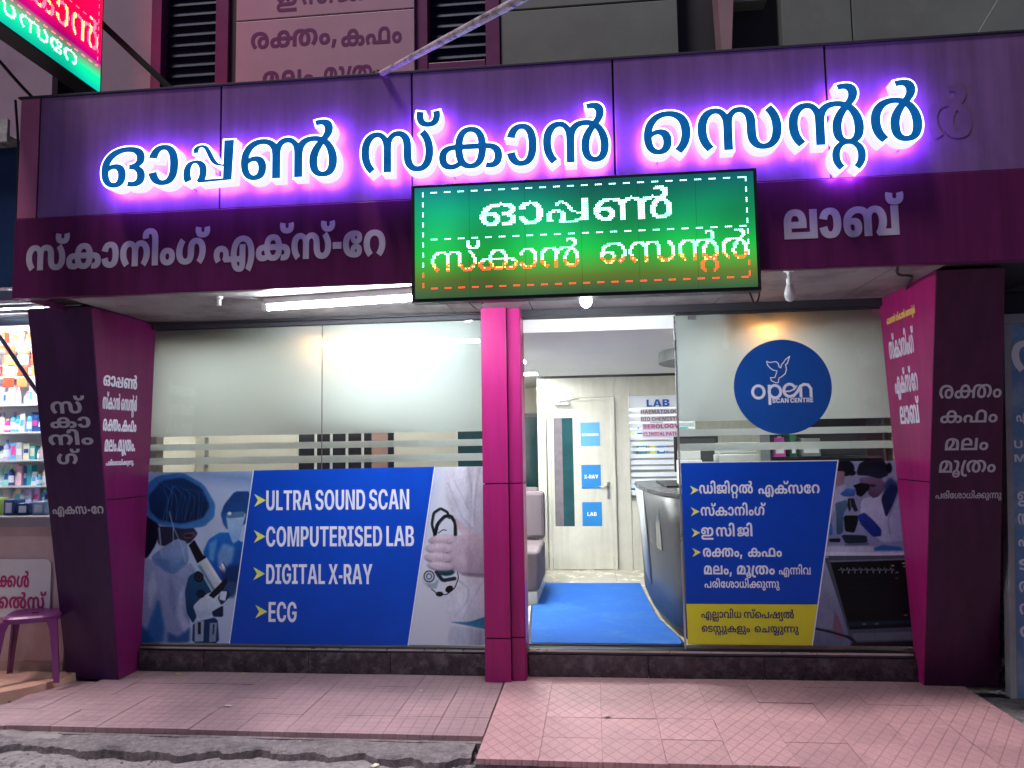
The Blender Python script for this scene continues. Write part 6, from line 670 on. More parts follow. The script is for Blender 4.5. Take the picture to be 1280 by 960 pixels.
# worker: coat, neck, cap, mask
c.poly([(30, 480), (120, 500), (235, 570), (330, 520), (360, 560), (320, 620), (308, 700), (330, 820), (318, 935), (30, 935)], (140, 158, 200), 6, c2=(118, 132, 182))
for q, col in (([(30, 640), (62, 740), (40, 870), (30, 870)], (18, 60, 130)), ([(168, 700), (105, 870), (70, 935), (190, 935), (200, 860)], (26, 84, 152)), ([(30, 860), (80, 840), (150, 935), (30, 935)], (15, 62, 128)),
               ([(215, 880), (270, 905), (330, 850), (330, 935), (215, 935)], (22, 66, 132)), ([(225, 590), (260, 700), (250, 800), (215, 720)], (112, 130, 176)), ([(140, 560), (160, 660), (120, 760), (110, 640)], (168, 182, 216))):
    c.poly(q, col, 10, op=.85)
c.poly([(300, 640), (290, 780), (330, 850), (300, 880), (262, 800), (270, 690)], (176, 188, 220), 10, op=.7)
c.poly([(42, 300), (90, 255), (150, 270), (175, 350), (150, 430), (105, 500), (75, 490), (95, 420), (60, 360)], (14, 16, 42), 5)
c.poly([(30, 340), (70, 400), (95, 470), (60, 490), (30, 440)], (136, 150, 188), 8)
c.poly([(150, 330), (345, 335), (370, 370), (330, 420), (230, 440), (165, 430)], (36, 38, 62), 6)
c.poly([(295, 370), (350, 358), (362, 380), (320, 398), (296, 392)], (88, 60, 84), 4); c.ell(322, 380, 22, 8, (30, 20, 40), soft=3)
c.poly([(190, 440), (262, 395), (312, 412), (325, 520), (238, 588), (140, 525), (128, 488)], (138, 160, 204), 6, c2=(92, 126, 182), ax=(-.3, 1))
c.poly([(150, 500), (215, 505), (235, 570), (190, 560)], (70, 112, 172), 10, op=.8); c.poly([(240, 540), (300, 500), (310, 530), (240, 582)], (84, 120, 176), 8, op=.7)
c.poly([(45, 235), (70, 130), (160, 62), (290, 48), (400, 110), (460, 215), (455, 285), (400, 335), (290, 345), (170, 322), (80, 262)], (36, 92, 156), 7, c2=(58, 118, 184), ax=(1, .3))
c.poly([(110, 170), (180, 90), (290, 72), (390, 130), (432, 225), (395, 290), (290, 318), (170, 300), (120, 250)], (16, 48, 98), 12, c2=(10, 30, 70), ax=(0, 1))
for i in range(26):
    a = i / 25; x0 = 215 + 195 * a; c.line([(x0 - 60 + 22 * math.sin(i * 2.1), 88 + 50 * a), (x0 - 10, 170 + 20 * math.sin(i)), (x0 - 30 + 18 * math.cos(i * 1.7), 300)], 2.5, (58, 110, 160) if i % 3 else (6, 22, 58), 2, op=.55)
c.line([(240, 120), (215, 200), (205, 310)], 4, (70, 120, 175), 3, op=.7); c.line([(165, 322), (290, 334), (410, 322)], 9, (60, 118, 184), 4, op=.8)
c.line([(222, 255), (240, 330), (290, 440), (305, 515)], 5, (160, 185, 215), 3, op=.8); c.line([(168, 340), (182, 480)], 8, (160, 182, 212), 3, op=.8); c.line([(242, 340), (243, 430)], 5, (170, 188, 218), 2, op=.8)
# microscope
c.poly([(372, 560), (322, 592), (303, 670), (312, 780), (345, 835), (365, 800), (345, 745), (400, 690), (455, 690), (420, 600)], (20, 76, 118), 4, c2=(12, 44, 84))
c.poly([(350, 742), (430, 672), (478, 690), (500, 742), (440, 792), (372, 812)], (196, 208, 224), 4, c2=(150, 170, 200))
c.poly([(362, 530), (415, 494), (492, 618), (442, 676)], (150, 172, 190), 3, c2=(212, 222, 230), ax=(1, -.6), sm=0); c.line([(380, 540), (452, 660)], 12, (60, 100, 130), 4, op=.7); c.line([(410, 505), (484, 620)], 8, (235, 240, 245), 4, op=.6)
c.poly([(322, 430), (352, 402), (398, 484), (412, 487), (410, 497), (367, 525), (360, 512)], (8, 12, 24), 2.5, sm=0)
c.ell(375, 596, 25, 27, (9, 14, 30), soft=2); c.ell(375, 596, 12, 13, (44, 54, 70), soft=2, ring=2); c.ell(385, 682, 23, 22, (10, 22, 48), soft=3)
c.poly([(425, 690), (515, 598), (522, 622), (500, 660), (450, 706)], (10, 14, 30), 3, sm=0); c.poly([(470, 700), (520, 655), (540, 690), (490, 742)], (24, 40, 74), 3); c.poly([(485, 670), (520, 668), (510, 720), (480, 710)], (190, 206, 226), 3)
c.poly([(440, 775), (500, 740), (500, 800), (450, 800)], (12, 30, 66), 4)
c.poly([(345, 830), (470, 800), (480, 935), (340, 935)], (16, 44, 92), 5); c.poly([(355, 822), (402, 820), (398, 925), (354, 928)], (140, 160, 186), 2, sm=0); c.poly([(370, 828), (386, 828), (386, 890), (370, 890)], (16, 24, 46), 2, sm=0)
c.poly([(432, 832), (468, 830), (462, 925), (428, 930)], (118, 140, 172), 2, sm=0); c.poly([(447, 838), (456, 838), (452, 890), (445, 890)], (20, 28, 52), 2, sm=0)
fn = lambda u, v: (-3.533 + .00649 * (u / 4.175 + 160 - 172) + .00011 * (v / 4.175 - 12), u * 0 - .0060, 1.482 - .00605 * (v / 4.175 + 580 - 592) + 0.0)
sl = lambda z: -2.585 - (1.49 - z) * .172 / 1.29
ph = c.build('photo_print', fn, m_print, P, clip=lambda p: (p[:, 0] < -2.585 - (1.49 - p[:, 2]) * .133 + .02) & (p[:, 2] > .2) & (p[:, 0] > -3.535) & (p[:, 2] < 1.488))
# photo of folded hands with a stethoscope
c = Canvas(0, 440, 50, 905, 150, 300, (205, 210, 226))
c.poly([(0, 50), (200, 50), (90, 500), (0, 900)], (168, 188, 222), 30, op=.7)
c.poly([(215, 55), (420, 55), (420, 400), (330, 390), (270, 330), (215, 200)], (206, 206, 220), 14, c2=(186, 190, 208))
for q in ([(230, 130), (270, 230), (300, 300), (345, 350)], [(330, 60), (345, 180), (350, 300), (340, 350)], [(385, 60), (360, 200), (356, 330)], [(262, 120), (330, 260)]): c.line(q, 4, (140, 152, 182), 5, op=.6)
c.line([(362, 60), (352, 200), (345, 340)], 9, (232, 234, 240), 5, op=.7)
c.poly([(225, 590), (280, 572), (420, 590), (420, 770), (330, 800), (235, 800), (215, 720)], (214, 214, 226), 8, c2=(188, 194, 214))
c.line([(285, 600), (330, 640), (320, 700), (260, 770)], 6, (150, 162, 192), 6, op=.6); c.line([(400, 600), (350, 680), (300, 780)], 5, (156, 166, 196), 5, op=.5)
c.poly([(235, 796), (330, 795), (420, 765), (420, 832), (340, 815)], (30, 104, 140), 5, c2=(60, 130, 160)); c.poly([(240, 810), (420, 835), (420, 905), (225, 905)], (176, 186, 208), 12)
c.line([(355, 830), (350, 900)], 10, (206, 210, 222), 5, op=.7); c.line([(385, 835), (380, 900)], 8, (130, 145, 175), 5, op=.6)
# tubing behind the hand
c.line([(168, 385), (153, 330), (162, 275), (195, 254), (228, 272), (238, 300)], 13, (14, 18, 28), 2); c.line([(168, 385), (180, 330), (215, 292), (246, 292), (266, 325), (266, 382)], 17, (10, 13, 22), 2)
c.line([(160, 330), (168, 285), (195, 262)], 3, (110, 130, 150), 2, op=.8); c.line([(190, 325), (220, 300), (245, 302)], 3, (130, 150, 170), 2, op=.8); c.line([(185, 372), (208, 356), (222, 360)], 5, (30, 60, 80), 2)
# chest piece and lower bow
c.line([(175, 560), (205, 600), (262, 590)], 18, (14, 40, 52), 4); c.ell(222, 558, 40, 20, (10, 60, 70), soft=5)
c.line([(152, 640), (178, 662), (222, 668), (262, 636), (280, 590), (276, 560)], 5, (20, 24, 34), 2); c.ell(190, 664, 18, 12, (12, 14, 22), soft=2); c.ell(236, 640, 20, 15, (12, 14, 22), rot=-.6, soft=2)
c.ell(142, 592, 36, 40, (184, 196, 212), soft=3); c.ell(140, 580, 24, 26, (12, 16, 26), soft=2, ring=2.5); c.ell(140, 580, 12, 13, (30, 40, 54), soft=2, ring=2); c.poly([(120, 610), (160, 615), (190, 590), (175, 640), (140, 636)], (150, 166, 186), 4)
# hand: back, wrist, four stacked fingers, thumb
SK = (196, 180, 196)
c.poly([(265, 300), (290, 318), (345, 362), (350, 385), (300, 385), (275, 350)], (176, 160, 178), 4, c2=(206, 190, 204))
c.poly([(240, 392), (330, 378), (420, 380), (420, 575), (340, 575), (255, 555), (215, 480)], SK, 6, c2=(166, 150, 172))
for (cx, cy, rx, ry, rot) in ((205, 402, 62, 25, -.08), (192, 444, 64, 26, .02), (186, 489, 64, 26, .06), (196, 530, 60, 22, .12)):
    c.ell(cx, cy + 5, rx + 2, ry, (104, 90, 112), rot=rot, soft=4, op=.85); c.ell(cx, cy, rx, ry - 2, (206, 190, 204), rot=rot, soft=5, c2=(172, 154, 176))
    c.ell(cx + 2, cy - 8, rx * .45, ry * .3, (226, 212, 222), rot=rot, soft=8, op=.6); c.line([(cx + 20, cy - 18), (cx + 25, cy), (cx + 22, cy + 14)], 2, (150, 134, 156), 3, op=.5)
c.poly([(250, 400), (300, 392), (310, 520), (260, 530), (236, 470)], (196, 180, 198), 16, op=.8); c.line([(300, 400), (340, 470), (400, 510)], 3, (160, 145, 168), 5, op=.5); c.poly([(280, 560), (420, 570), (420, 588), (300, 578)], (110, 100, 126), 5, op=.7)
fn = lambda u, v: (-1.183 + .00603 * (u / 3.84 + 500 - 543) - .00004 * (v / 3.84 + 570 - 584), u * 0 - .0060, 1.5 - .00585 * (v / 3.84 + 570 - 584))
c.build('photo_print', fn, m_print, P, clip=lambda p: (p[:, 0] > -1.183 - (1.5 - p[:, 2]) * .16 - .02) & (p[:, 0] < -.797) & (p[:, 2] > .2) & (p[:, 2] < 1.503))
def flat(name, pts, y, m, parent, d=.0012): return MB().prism([(x, y, z) for x, z in pts], (0, d, 0)).obj(name, m, parent)
flat('blue_panel', [(-2.585, 1.494), (-2.757, .198), (-1.392, .198), (-1.183, 1.504)], -.0085, m_blue, P)
flat('white_edge', [(-2.593, 1.494), (-2.765, .198), (-2.7575, .198), (-2.5855, 1.494)], -.0085, m_vinw, P)
flat('white_edge', [(-1.1825, 1.504), (-1.3915, .198), (-1.385, .198), (-1.176, 1.504)], -.0085, m_vinw, P)
O = (0, -.0085, 0)
def arrow(x, z, s, P, y=-.0115): flat('arrow_bullet', [(x, z + s), (x + s * 1.9, z), (x, z - s), (x + s * .6, z)], y, m_arr, P, .002)
for s_, x0, x1, z, h in (('ULTRA SOUND SCAN', -2.484, -1.374, 1.192, .148), ('COMPUTERISED LAB', -2.482, -1.339, .920, .148), ('DIGITAL X-RAY', -2.478, -1.656, .642, .146), ('ECG', -2.456, -2.238, .362, .146)):
    text('word', latin(s_), m_vinw, P, O, FU, FV, x0, x1, z, h, body=727, wx=.75, wy=.35, space=200); arrow(-2.578 + (0.02 if s_ == 'ECG' else 0) - (1.19 - z) * .0, z + .075, .048, P)

# ---------------------------------------------------------------- right poster
P = thing('window_poster', 'blue and yellow poster in Malayalam with microscope and monitor photos, on the right window', 'poster', (1.39, -.004, .22), 'blue service posters on the windows')
c = Canvas(620, 1150, 25, 958, 205, 350, (150, 156, 190))
c.poly([(740, 25), (1120, 25), (1120, 490), (720, 490)], (148, 156, 192), 10, c2=(120, 130, 172), sm=0)
c.ell(830, 72, 46, 40, (14, 16, 28), soft=4); c.ell(862, 96, 20, 14, (12, 14, 26), soft=4); c.poly([(786, 85), (828, 88), (822, 150), (800, 170), (780, 150)], (142, 112, 132), 5)
c.poly([(770, 170), (830, 150), (840, 240), (780, 260), (750, 320), (745, 220)], (162, 168, 204), 8)
c.poly([(905, 225), (1000, 205), (1090, 160), (1115, 240), (1115, 430), (1000, 440), (940, 380), (895, 330)], (190, 196, 224), 5, c2=(140, 150, 196), ax=(1, .4))
c.line([(1085, 200), (1030, 330), (1040, 400)], 5, (96, 106, 152), 6, op=.7); c.line([(1000, 250), (1010, 330)], 6, (196, 200, 226), 5, op=.6); c.line([(960, 240), (950, 340)], 10, (176, 182, 216), 8, op=.6)
c.poly([(1000, 222), (1050, 150), (1092, 165), (1060, 250), (1022, 320)], (14, 30, 74), 5)
c.poly([(898, 120), (1000, 112), (1028, 160), (990, 215), (962, 222), (940, 200), (935, 160), (900, 150)], (118, 98, 130), 5, c2=(74, 62, 96)); c.ell(962, 160, 16, 7, (40, 34, 56), soft=3); c.line([(945, 205), (962, 210), (975, 206)], 4, (110, 50, 80), 2)
c.poly([(886, 92), (900, 50), (950, 25), (1012, 26), (1045, 70), (1040, 110), (1000, 128), (940, 112), (890, 108)], (14, 20, 34), 5, c2=(30, 40, 60)); c.ell(1046, 74, 14, 26, (12, 14, 26), soft=4)
c.poly([(1020, 150), (1050, 120), (1085, 150), (1080, 200), (1030, 300), (1010, 260)], (20, 40, 92), 8, op=.8)
c.poly([(800, 200), (835, 170), (880, 178), (872, 212), (820, 212)], (62, 120, 196), 4, c2=(40, 80, 160))
c.poly([(775, 245), (832, 228), (838, 260), (815, 300), (812, 385), (795, 400), (778, 398), (780, 300)], (70, 106, 140), 4, c2=(46, 76, 110))
c.poly([(866, 158), (905, 146), (948, 152), (948, 175), (905, 216), (882, 206), (878, 176)], (10, 12, 20), 3)
c.poly([(838, 222), (870, 222), (876, 250), (888, 282), (870, 290), (858, 262), (845, 290), (836, 262)], (26, 30, 40), 3); c.line([(850, 230), (852, 268)], 4, (150, 160, 176), 2, op=.7)
c.poly([(815, 306), (888, 306), (884, 342), (866, 392), (820, 385)], (10, 13, 24), 3, sm=1); c.poly([(800, 400), (925, 404), (930, 440), (822, 446)], (24, 34, 54), 3, sm=1); c.line([(820, 452), (930, 446)], 10, (60, 76, 104), 3, op=.9); c.poly([(740, 420), (796, 418), (796, 438), (742, 436)], (12, 18, 34), 3)
c.poly([(884, 306), (918, 292), (960, 330), (998, 375), (996, 408), (955, 412), (918, 372), (900, 352), (890, 330)], (24, 56, 160), 4, c2=(16, 38, 120), ax=(1, 1)); c.line([(893, 330), (930, 345)], 3, (10, 24, 80), 3); c.line([(900, 350), (935, 362)], 3, (10, 24, 80), 3)
c.poly([(745, 345), (758, 345), (760, 400), (742, 405)], (30, 110, 190), 3); c.poly([(955, 470), (1000, 450), (1090, 462), (1100, 482), (960, 482)], (40, 92, 170), 5)
c.poly([(715, 455), (955, 458), (960, 480), (1115, 480), (1115, 505), (700, 505)], (176, 182, 212), 6, sm=0, op=.9); c.poly([(700, 484), (1130, 490), (1130, 506), (700, 502)], (196, 200, 222), 3, sm=0)
c.poly([(620, 505), (1150, 503), (1150, 958), (620, 958)], (52, 62, 84), 3, sm=0); c.poly([(700, 505), (735, 505), (840, 958), (640, 958), (620, 800)], (146, 152, 186), 6, sm=0, c2=(96, 104, 136))
c.poly([(742, 770), (760, 765), (796, 862), (792, 912), (752, 900)], (126, 86, 110), 4, sm=0); c.poly([(640, 820), (700, 760), (760, 760), (745, 870), (640, 870)], (120, 128, 160), 8)
c.poly([(715, 514), (1120, 500), (1150, 505), (1150, 915), (838, 925)], (66, 76, 92), 3, sm=0); c.poly([(735, 528), (1150, 516), (1150, 522), (745, 534)], (110, 120, 136), 3, sm=0)
c.poly([(745, 536), (1150, 524), (1150, 845), (828, 862)], (7, 9, 17), 3, sm=0); c.poly([(812, 826), (1150, 810), (1150, 828), (818, 846)], (16, 50, 70), 4, sm=0, op=.8)
zz = [(782, 572)]; 
for i in range(9): zz += [(792 + i * 30, 572), (797 + i * 30, 560), (802 + i * 30, 592), (806 + i * 30, 566), (812 + i * 30, 574)]
c.line([q for q in zz], 3, (150, 158, 166), 1.5, op=.9)
for u, v, col in ((1046, 552, (180, 180, 120)), (1066, 585, (130, 150, 160)), (1100, 540, (190, 200, 150)), (1104, 556, (140, 160, 170)), (1064, 612, (90, 100, 110)), (900, 834, (90, 120, 130)), (960, 832, (90, 120, 130)), (1100, 790, (120, 130, 140))): c.ell(u, v, 9, 4, col, soft=2, op=.8)
for i in range(7): c.line([(800, 610 + i * 26), (1100, 602 + i * 26)], 1.5, (34, 40, 52), 2, op=.5)
c.poly([(840, 880), (1150, 868), (1150, 905), (850, 915)], (92, 100, 116), 4, sm=0); c.poly([(845, 925), (1150, 912), (1150, 958), (800, 958)], (14, 18, 30), 5, sm=0)
c.line([(655, 855), (740, 872), (810, 892), (850, 915), (862, 958)], 14, (20, 24, 34), 3); c.line([(655, 850), (740, 867), (812, 888)], 4, (120, 130, 150), 2, op=.8)
fn = lambda u, v: (.624 + .00553 * (u / 4 + 850 - 850) - .00012 * (v / 4 - 8), u * 0 - .0060, 1.511 - .00566 * (v / 4 + 570 - 578))
c.build('photo_print', fn, m_print, P, clip=lambda p: (p[:, 0] > 1.483 + (p[:, 2] - .228) * .184 - .02) & (p[:, 0] < 2.165) & (p[:, 2] > .228) & (p[:, 2] < 1.502))
e = lambda z: 1.483 + (z - .228) * .1845
flat('blue_panel', [(.627, 1.505), (.634, .512), (e(.512), .512), (e(1.505), 1.505)], -.0085, m_blue, P)
flat('yellow_panel', [(.634, .508), (.636, .228), (e(.228), .228), (e(.508), .508)], -.0085, m_yel, P)
flat('white_edge', [(e(1.505) + .0005, 1.505), (e(.228) + .0005, .228), (e(.228) + .009, .228), (e(1.505) + .009, 1.505)], -.0085, m_vinw, P)
flat('white_edge', [(.627, 1.513), (.627, 1.5055), (e(1.505) + .009, 1.5055), (e(1.505) + .009, 1.513)], -.0085, m_vinw, P)
def L_(toks, x0, x1, z, h, m=m_vinw, **kw): text('word', toks, m, P, (0, -.0085, 0), FU, FV, x0, x1, z, h, **kw)
L_('ഡ ി ജ ി റ്റ ൽ', .752, 1.128, 1.285, .062, wx=.7); L_('എ ക് സ േ റ', 1.165, 1.588, 1.28, .062, wx=.7)
L_('സ് ക ാ ന ി ം ഗ്', .757, 1.212, 1.128, .062, wx=.7)
L_('ഇ _ സ ി _ ജ ി', .755, 1.112, .982, .064, wx=.7, space=130)
L_('ര ക്ത ം ,', .762, 1.035, .838, .062, wx=.75); L_('ക ഫ ം', 1.075, 1.309, .838, .062, wx=.75)
L_('മ ല ം ,', .765, .958, .715, .062, wx=.75); L_('മ ൂ ്ര ത ം', .995, 1.255, .715, .062, wx=.75); L_('എ ന്ന ി വ', 1.283, 1.500, .715, .048, wx=.5, wy=.5)
L_('പ ര ി േ ശ ാ ധ ി ക്ക ു ന്ന ു', .765, 1.283, .622, .045, wx=.5, wy=.5)
L_('എ ല്ല ാ വ ി ധ', .735, 1.012, .412, .044, m=m_ink, wx=.5, wy=.45); L_('സ് െ പ ഷ ്യ ൽ', 1.03, 1.372, .412, .044, m=m_ink, wx=.5, wy=.45)
L_('െ ട സ്റ്റ ു ക ള ു ം', .735, 1.068, .315, .042, m=m_ink, wx=.5, wy=.45); L_('െ ച യ്യ ു ന്ന ു', 1.10, 1.400, .315, .042, m=m_ink, wx=.5, wy=.45)
for z in (1.311, 1.158, 1.008, .870): arrow(.688, z, .032, P)

# ---------------------------------------------------------------- round logo
t = thing('logo_disc', 'round blue sticker with a dove outline and the word open on the frosted glass', 'logo sticker', (1.367, -.01, 2.04))
n = 72; MB().prism([(1.367 + .342 * math.cos(a), -.004, 2.042 + .342 * math.sin(a)) for a in [2 * math.pi * i / n for i in range(n)]], (0, .003, 0)).obj('disc', mat('logo_blue', (0.004, 0.075, 0.36), 0.35, var=0.06), t)
def lz(u, v): return (1.367 + (u - 468) / 372 * .342, -.0055, 2.042 - (v - 502) / 355 * .342)
def stroke(P, w, closed=False, y=-.0055):
    """flat ribbon along a traced line"""
    P = [np.array(lz(*p))[[0, 2]] for p in P]; b = MB(); n = len(P)
    for i in range(n if closed else n - 1):
        a, c = P[i], P[(i + 1) % n]; d = c - a; l = np.hypot(*d) + 1e-9; d /= l; nr = np.array([-d[1], d[0]]) * w / 2; a2 = a - d * w * .25; c2 = c + d * w * .25
        b.prism([(q[0], y - .0015 - (i % 2) * .0004, q[1]) for q in (a2 - nr, c2 - nr, c2 + nr, a2 + nr)], (0, .0012, 0))
    return b
dove = [(355, 308), (378, 318), (425, 312), (442, 325), (448, 352), (460, 360), (468, 335), (485, 318), (497, 300), (532, 275), (522, 300), (512, 328), (498, 338), (503, 372), (492, 405), (462, 428), (442, 438), (436, 470), (420, 472), (385, 455), (378, 432), (412, 432), (425, 400), (430, 382), (400, 375), (378, 358), (360, 335)]
stroke(dove, .0072, True).obj('dove_outline', m_vinw, t)
def arc(cx, cy, rx, ry, a0, a1, n=18): return [(cx + rx * math.cos(math.radians(a0 + (a1 - a0) * i / n)), cy - ry * math.sin(math.radians(a0 + (a1 - a0) * i / n))) for i in range(n + 1)]
b = MB(); W_ = .0200
for q in (arc(282, 537, 44, 46, 0, 360, 26), arc(408, 537, 44, 46, 0, 360, 26), [(366, 490), (366, 630)],
          [(478, 537), (520, 537), (556, 522), (575, 498)] , arc(520, 530, 44, 46, 20, 300, 22), [(545, 575), (575, 545), (604, 500), (630, 488), (660, 492), (680, 520), (680, 580)], [(604, 515), (604, 580)]):
    s_ = stroke(q, W_ * (1 if len(q) != 4 else .55)); b.add(s_.V, s_.F)
b.obj('word', m_vinw, t)
text('word', latin('SCAN CENTRE'), m_vinw, t, (0, -.0042, 0), FU, FV, lz(385, 0)[0], lz(694, 0)[0], lz(0, 622)[2], .033, body=727, wx=.9, wy=.9, space=200)

# ---------------------------------------------------------------- main illuminated letters
m_face = mat('letter_face_blue', (0.01, 0.17, 0.50), 0.15, 0.35, var=0.45, scale=9, coat=.6, emit=(.0, .16, .50), es=.20)
m_side = emat('letter_side_glow', (0.42, 0.40, 0.62), 1.05); m_rim = emat('letter_rim_glow', (0.55, 0.62, 1.0), 3.2); m_back = emat('letter_back_glow', (0.27, 0.06, 1.0), 38.0)
T = thing('illuminated_sign', 'row of big glowing blue Malayalam letters with white rims across the fascia', 'sign', (-.55, -1.25, 3.2))
def big(toks, x0, x1, base, h, track=20):
    lay = layout(toks, .55, .15, 260, track, 5)
    xs = [p[0] + dx for _, dx, g in lay for p in g[0]]; a, b_ = min(xs), max(xs); sx = (x1 - x0) / (b_ - a); sy = h / 566
    for _, dx, (gv, F0, adv, bd) in lay:
        if not F0: continue
        g3 = [((x + dx - a) * sx + x0, y * sy + base) for x, y in gv]
        ou = outset(g3, bd, .0095); fi = outset(g3, bd, -.001); k = len(g3)
        yb, yf = -1.292, -1.375
        V = [(x, yf, z) for x, z in ou] + [(x, yb, z) for x, z in ou]
        F = [f for f in F0] + [tuple(i + k for i in f[::-1]) for f in F0] + [(p, p + k, q + k, q) for p, q in bd]
        mi = [2] * len(F0) + [1] * len(F0) + [0] * len(bd)
        o = mesh('letter', V, F, [m_side, m_back, m_rim], T, mi)
        V = [(x, yf - .006, z) for x, z in fi] + [(x, yf - .0015, z) for x, z in fi]
        mesh('letter_face', V, F0 + [(p, p + k, q + k, q) for p, q in bd], m_face, o)
        for i in range(0, 2):   # stand-off pins behind the letter
            q = g3[(i * 37) % k]; MB().box(q[0] - .004, q[0] + .004, -1.286, -1.245, q[1] - .004, q[1] + .004).obj('pin', m_alu, o)
big('ഓ പ്പ ൺ', -2.965, -1.47, 3.262, .250); big('സ് ക ാ ൻ', -1.325, .135, 3.262, .250); big('െ സ ന്റ ർ', .33, 1.85, 3.285, .250)

# ---------------------------------------------------------------- LED matrix boards
def dots(place, lit, pitch, name, m, parent, s=.0042):
    V = []; F = []
    for (i, j) in lit:
        n = len(V)
        for k in range(6): a = math.pi * k / 3; V.append(place(i * pitch + s * math.cos(a), j * pitch + s * math.sin(a)))
        F.append(tuple(range(n, n + 6)))
    o = mesh(name, V, F, m, parent); o['kind'] = 'stuff'; return o
def raster(toks, i0, i1, j0, hj, wx=.15, wy=.15, space=260):
    """dot-matrix cells covered by the shaped line: i0..i1 columns, baseline row j0, body height hj rows"""
    lay = []; x = 0
    for t_ in toks.split():
        if t_ == '_': x += space; continue
        cs, adv = contours(t_, wx, wy, 3); lay.append((cs, x)); x += adv
    allx = [p[0] + dx for cs, dx in lay for c_ in cs for p in c_]; a, b_ = min(allx), max(allx); out = set()
    for cs, dx in lay:
        cs2 = [[((p[0] + dx - a) / (b_ - a) * (i1 - i0) + i0, p[1] * hj / 566 + j0) for p in c_] for c_ in cs]
        X0 = int(min(p[0] for c_ in cs2 for p in c_)) - 1; X1 = int(max(p[0] for c_ in cs2 for p in c_)) + 2; Y0 = int(min(p[1] for c_ in cs2 for p in c_)) - 1; Y1 = int(max(p[1] for c_ in cs2 for p in c_)) + 2
        g = np.array([(i, j) for i in range(X0, X1) for j in range(Y0, Y1)], float); w = winding(g + np.array([.013, .017]), cs2)
        # thin strokes: keep also cells whose neighbour half-steps are covered
        for ox, oy in ((.25, 0), (0, .25)): w = np.where(w != 0, w, winding(g + np.array([ox, oy]), cs2))
        out |= {(int(p[0]), int(p[1])) for p, q in zip(g, w) if abs(q) > .5}
    return out
def bloom_face_mat(name, stops, s, axis=2, z0=0., z1=1., dark=0.25):
    """glowing matrix face: bloom around the lit dots painted in as emission, colour by height"""
    m = bpy.data.materials.new(name); m.use_nodes = True; N = m.node_tree.nodes; L = m.node_tree.links; p = N['Principled BSDF']
    g = N.new('ShaderNodeNewGeometry'); sp = N.new('ShaderNodeSeparateXYZ'); L.new(g.outputs['Position'], sp.inputs[0])
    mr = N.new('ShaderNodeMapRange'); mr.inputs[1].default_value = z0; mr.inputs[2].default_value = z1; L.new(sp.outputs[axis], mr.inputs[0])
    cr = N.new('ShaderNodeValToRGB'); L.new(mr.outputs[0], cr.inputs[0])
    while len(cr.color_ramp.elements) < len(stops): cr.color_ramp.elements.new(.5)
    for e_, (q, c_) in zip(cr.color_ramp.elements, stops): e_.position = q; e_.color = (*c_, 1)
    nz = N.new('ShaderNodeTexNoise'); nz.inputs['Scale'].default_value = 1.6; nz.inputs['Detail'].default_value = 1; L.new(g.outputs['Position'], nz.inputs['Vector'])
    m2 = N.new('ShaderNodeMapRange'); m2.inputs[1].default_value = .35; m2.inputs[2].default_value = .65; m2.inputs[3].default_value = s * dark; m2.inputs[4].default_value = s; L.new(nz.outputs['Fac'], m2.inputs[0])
    p.inputs['Base Color'].default_value = (.01, .012, .012, 1); p.inputs['Roughness'].default_value = .4
    L.new(cr.outputs[0], p.inputs['Emission Color']); L.new(m2.outputs[0], p.inputs['Emission Strength']); return m
t = thing('led_board', 'wide green and red LED matrix board hanging in front of the fascia', 'LED board', (-.04, -1.33, 2.5), 'LED matrix boards')
BX0, BZ0, PT = -1.0, 2.50, .0100
box('casing', -1.03, .955, -1.355, -1.262, 2.485, 3.185, m_blk, t, .004)
m_scr = bloom_face_mat('green_bloom_face', [(0, (.03, .09, .04)), (.16, (.10, .16, .02)), (.38, (.01, .55, .06)), (.75, (.0, .42, .18)), (1, (.0, .13, .19))], .60, 2, 2.5, 3.17, dark=.35)  # bloom of the diodes painted onto the black face as green emission
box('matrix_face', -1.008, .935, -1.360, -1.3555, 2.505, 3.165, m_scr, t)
green = set(); red = set()
NW = 192
for i in range(4, NW - 3):
    if (i // 4) % 2 == 0: green |= {(i, 62), (i, 34)} if i % 8 < 4 else set(); red.add((i, 5))
for j in range(5, 63):
    if (j // 3) % 2 == 0: (green if j > 14 else red).update({(3, j), (NW - 4, j)})
up = raster('ഓ പ്പ ൺ', 37, 147, 41, 13, wx=.2, wy=.05); lo = raster('സ് ക ാ ൻ', 8, 94, 15, 12, wx=-.1, wy=-.1) | raster('െ സ ന്റ ർ', 106, 188, 16, 12, wx=-.1, wy=-.1)
green |= up; green |= {p for p in lo if p[1] > 19}; red |= {p for p in lo if p[1] <= 19}
m_gd = emat('lit_dot_mint', (.40, 1.0, .80), 2.6); m_rd = emat('lit_dot_red', (1.0, .03, .02), 2.4)
pl1 = lambda x, z: (BX0 + x + .012, -1.362, BZ0 + z + .012)
dots(pl1, green, PT, 'mint_dots', m_gd, t); dots(pl1, red, PT, 'red_dots', m_rd, t)
yd = {p for p in lo if 16 <= p[1] <= 19 and random.random() < .3}; dots(lambda x, z: (BX0 + x + .012, -1.3628, BZ0 + z + .012), yd, PT, 'amber_dots', emat('lit_dot_amber', (1.0, .62, .12), 2.8), t)
for j in range(1, 6): box('module_seam', -1.008 + j * .324 - .0006, -1.008 + j * .324 + .0006, -1.3606, -1.36, 2.505, 3.165, m_blk, t)
MB().wire([(.90, -1.30, 2.49), (.94, -1.22, 2.42), (1.0, -1.1, 2.50), (1.02, -1.0, 2.65)], .006, 6).obj('power_cable', m_cable, t)
MB().wire([(-.70, -1.30, 2.487), (-.66, -1.2, 2.45), (-.62, -1.1, 2.56), (-.60, -1.0, 2.65)], .005, 6).obj('power_cable', m_cable, t)
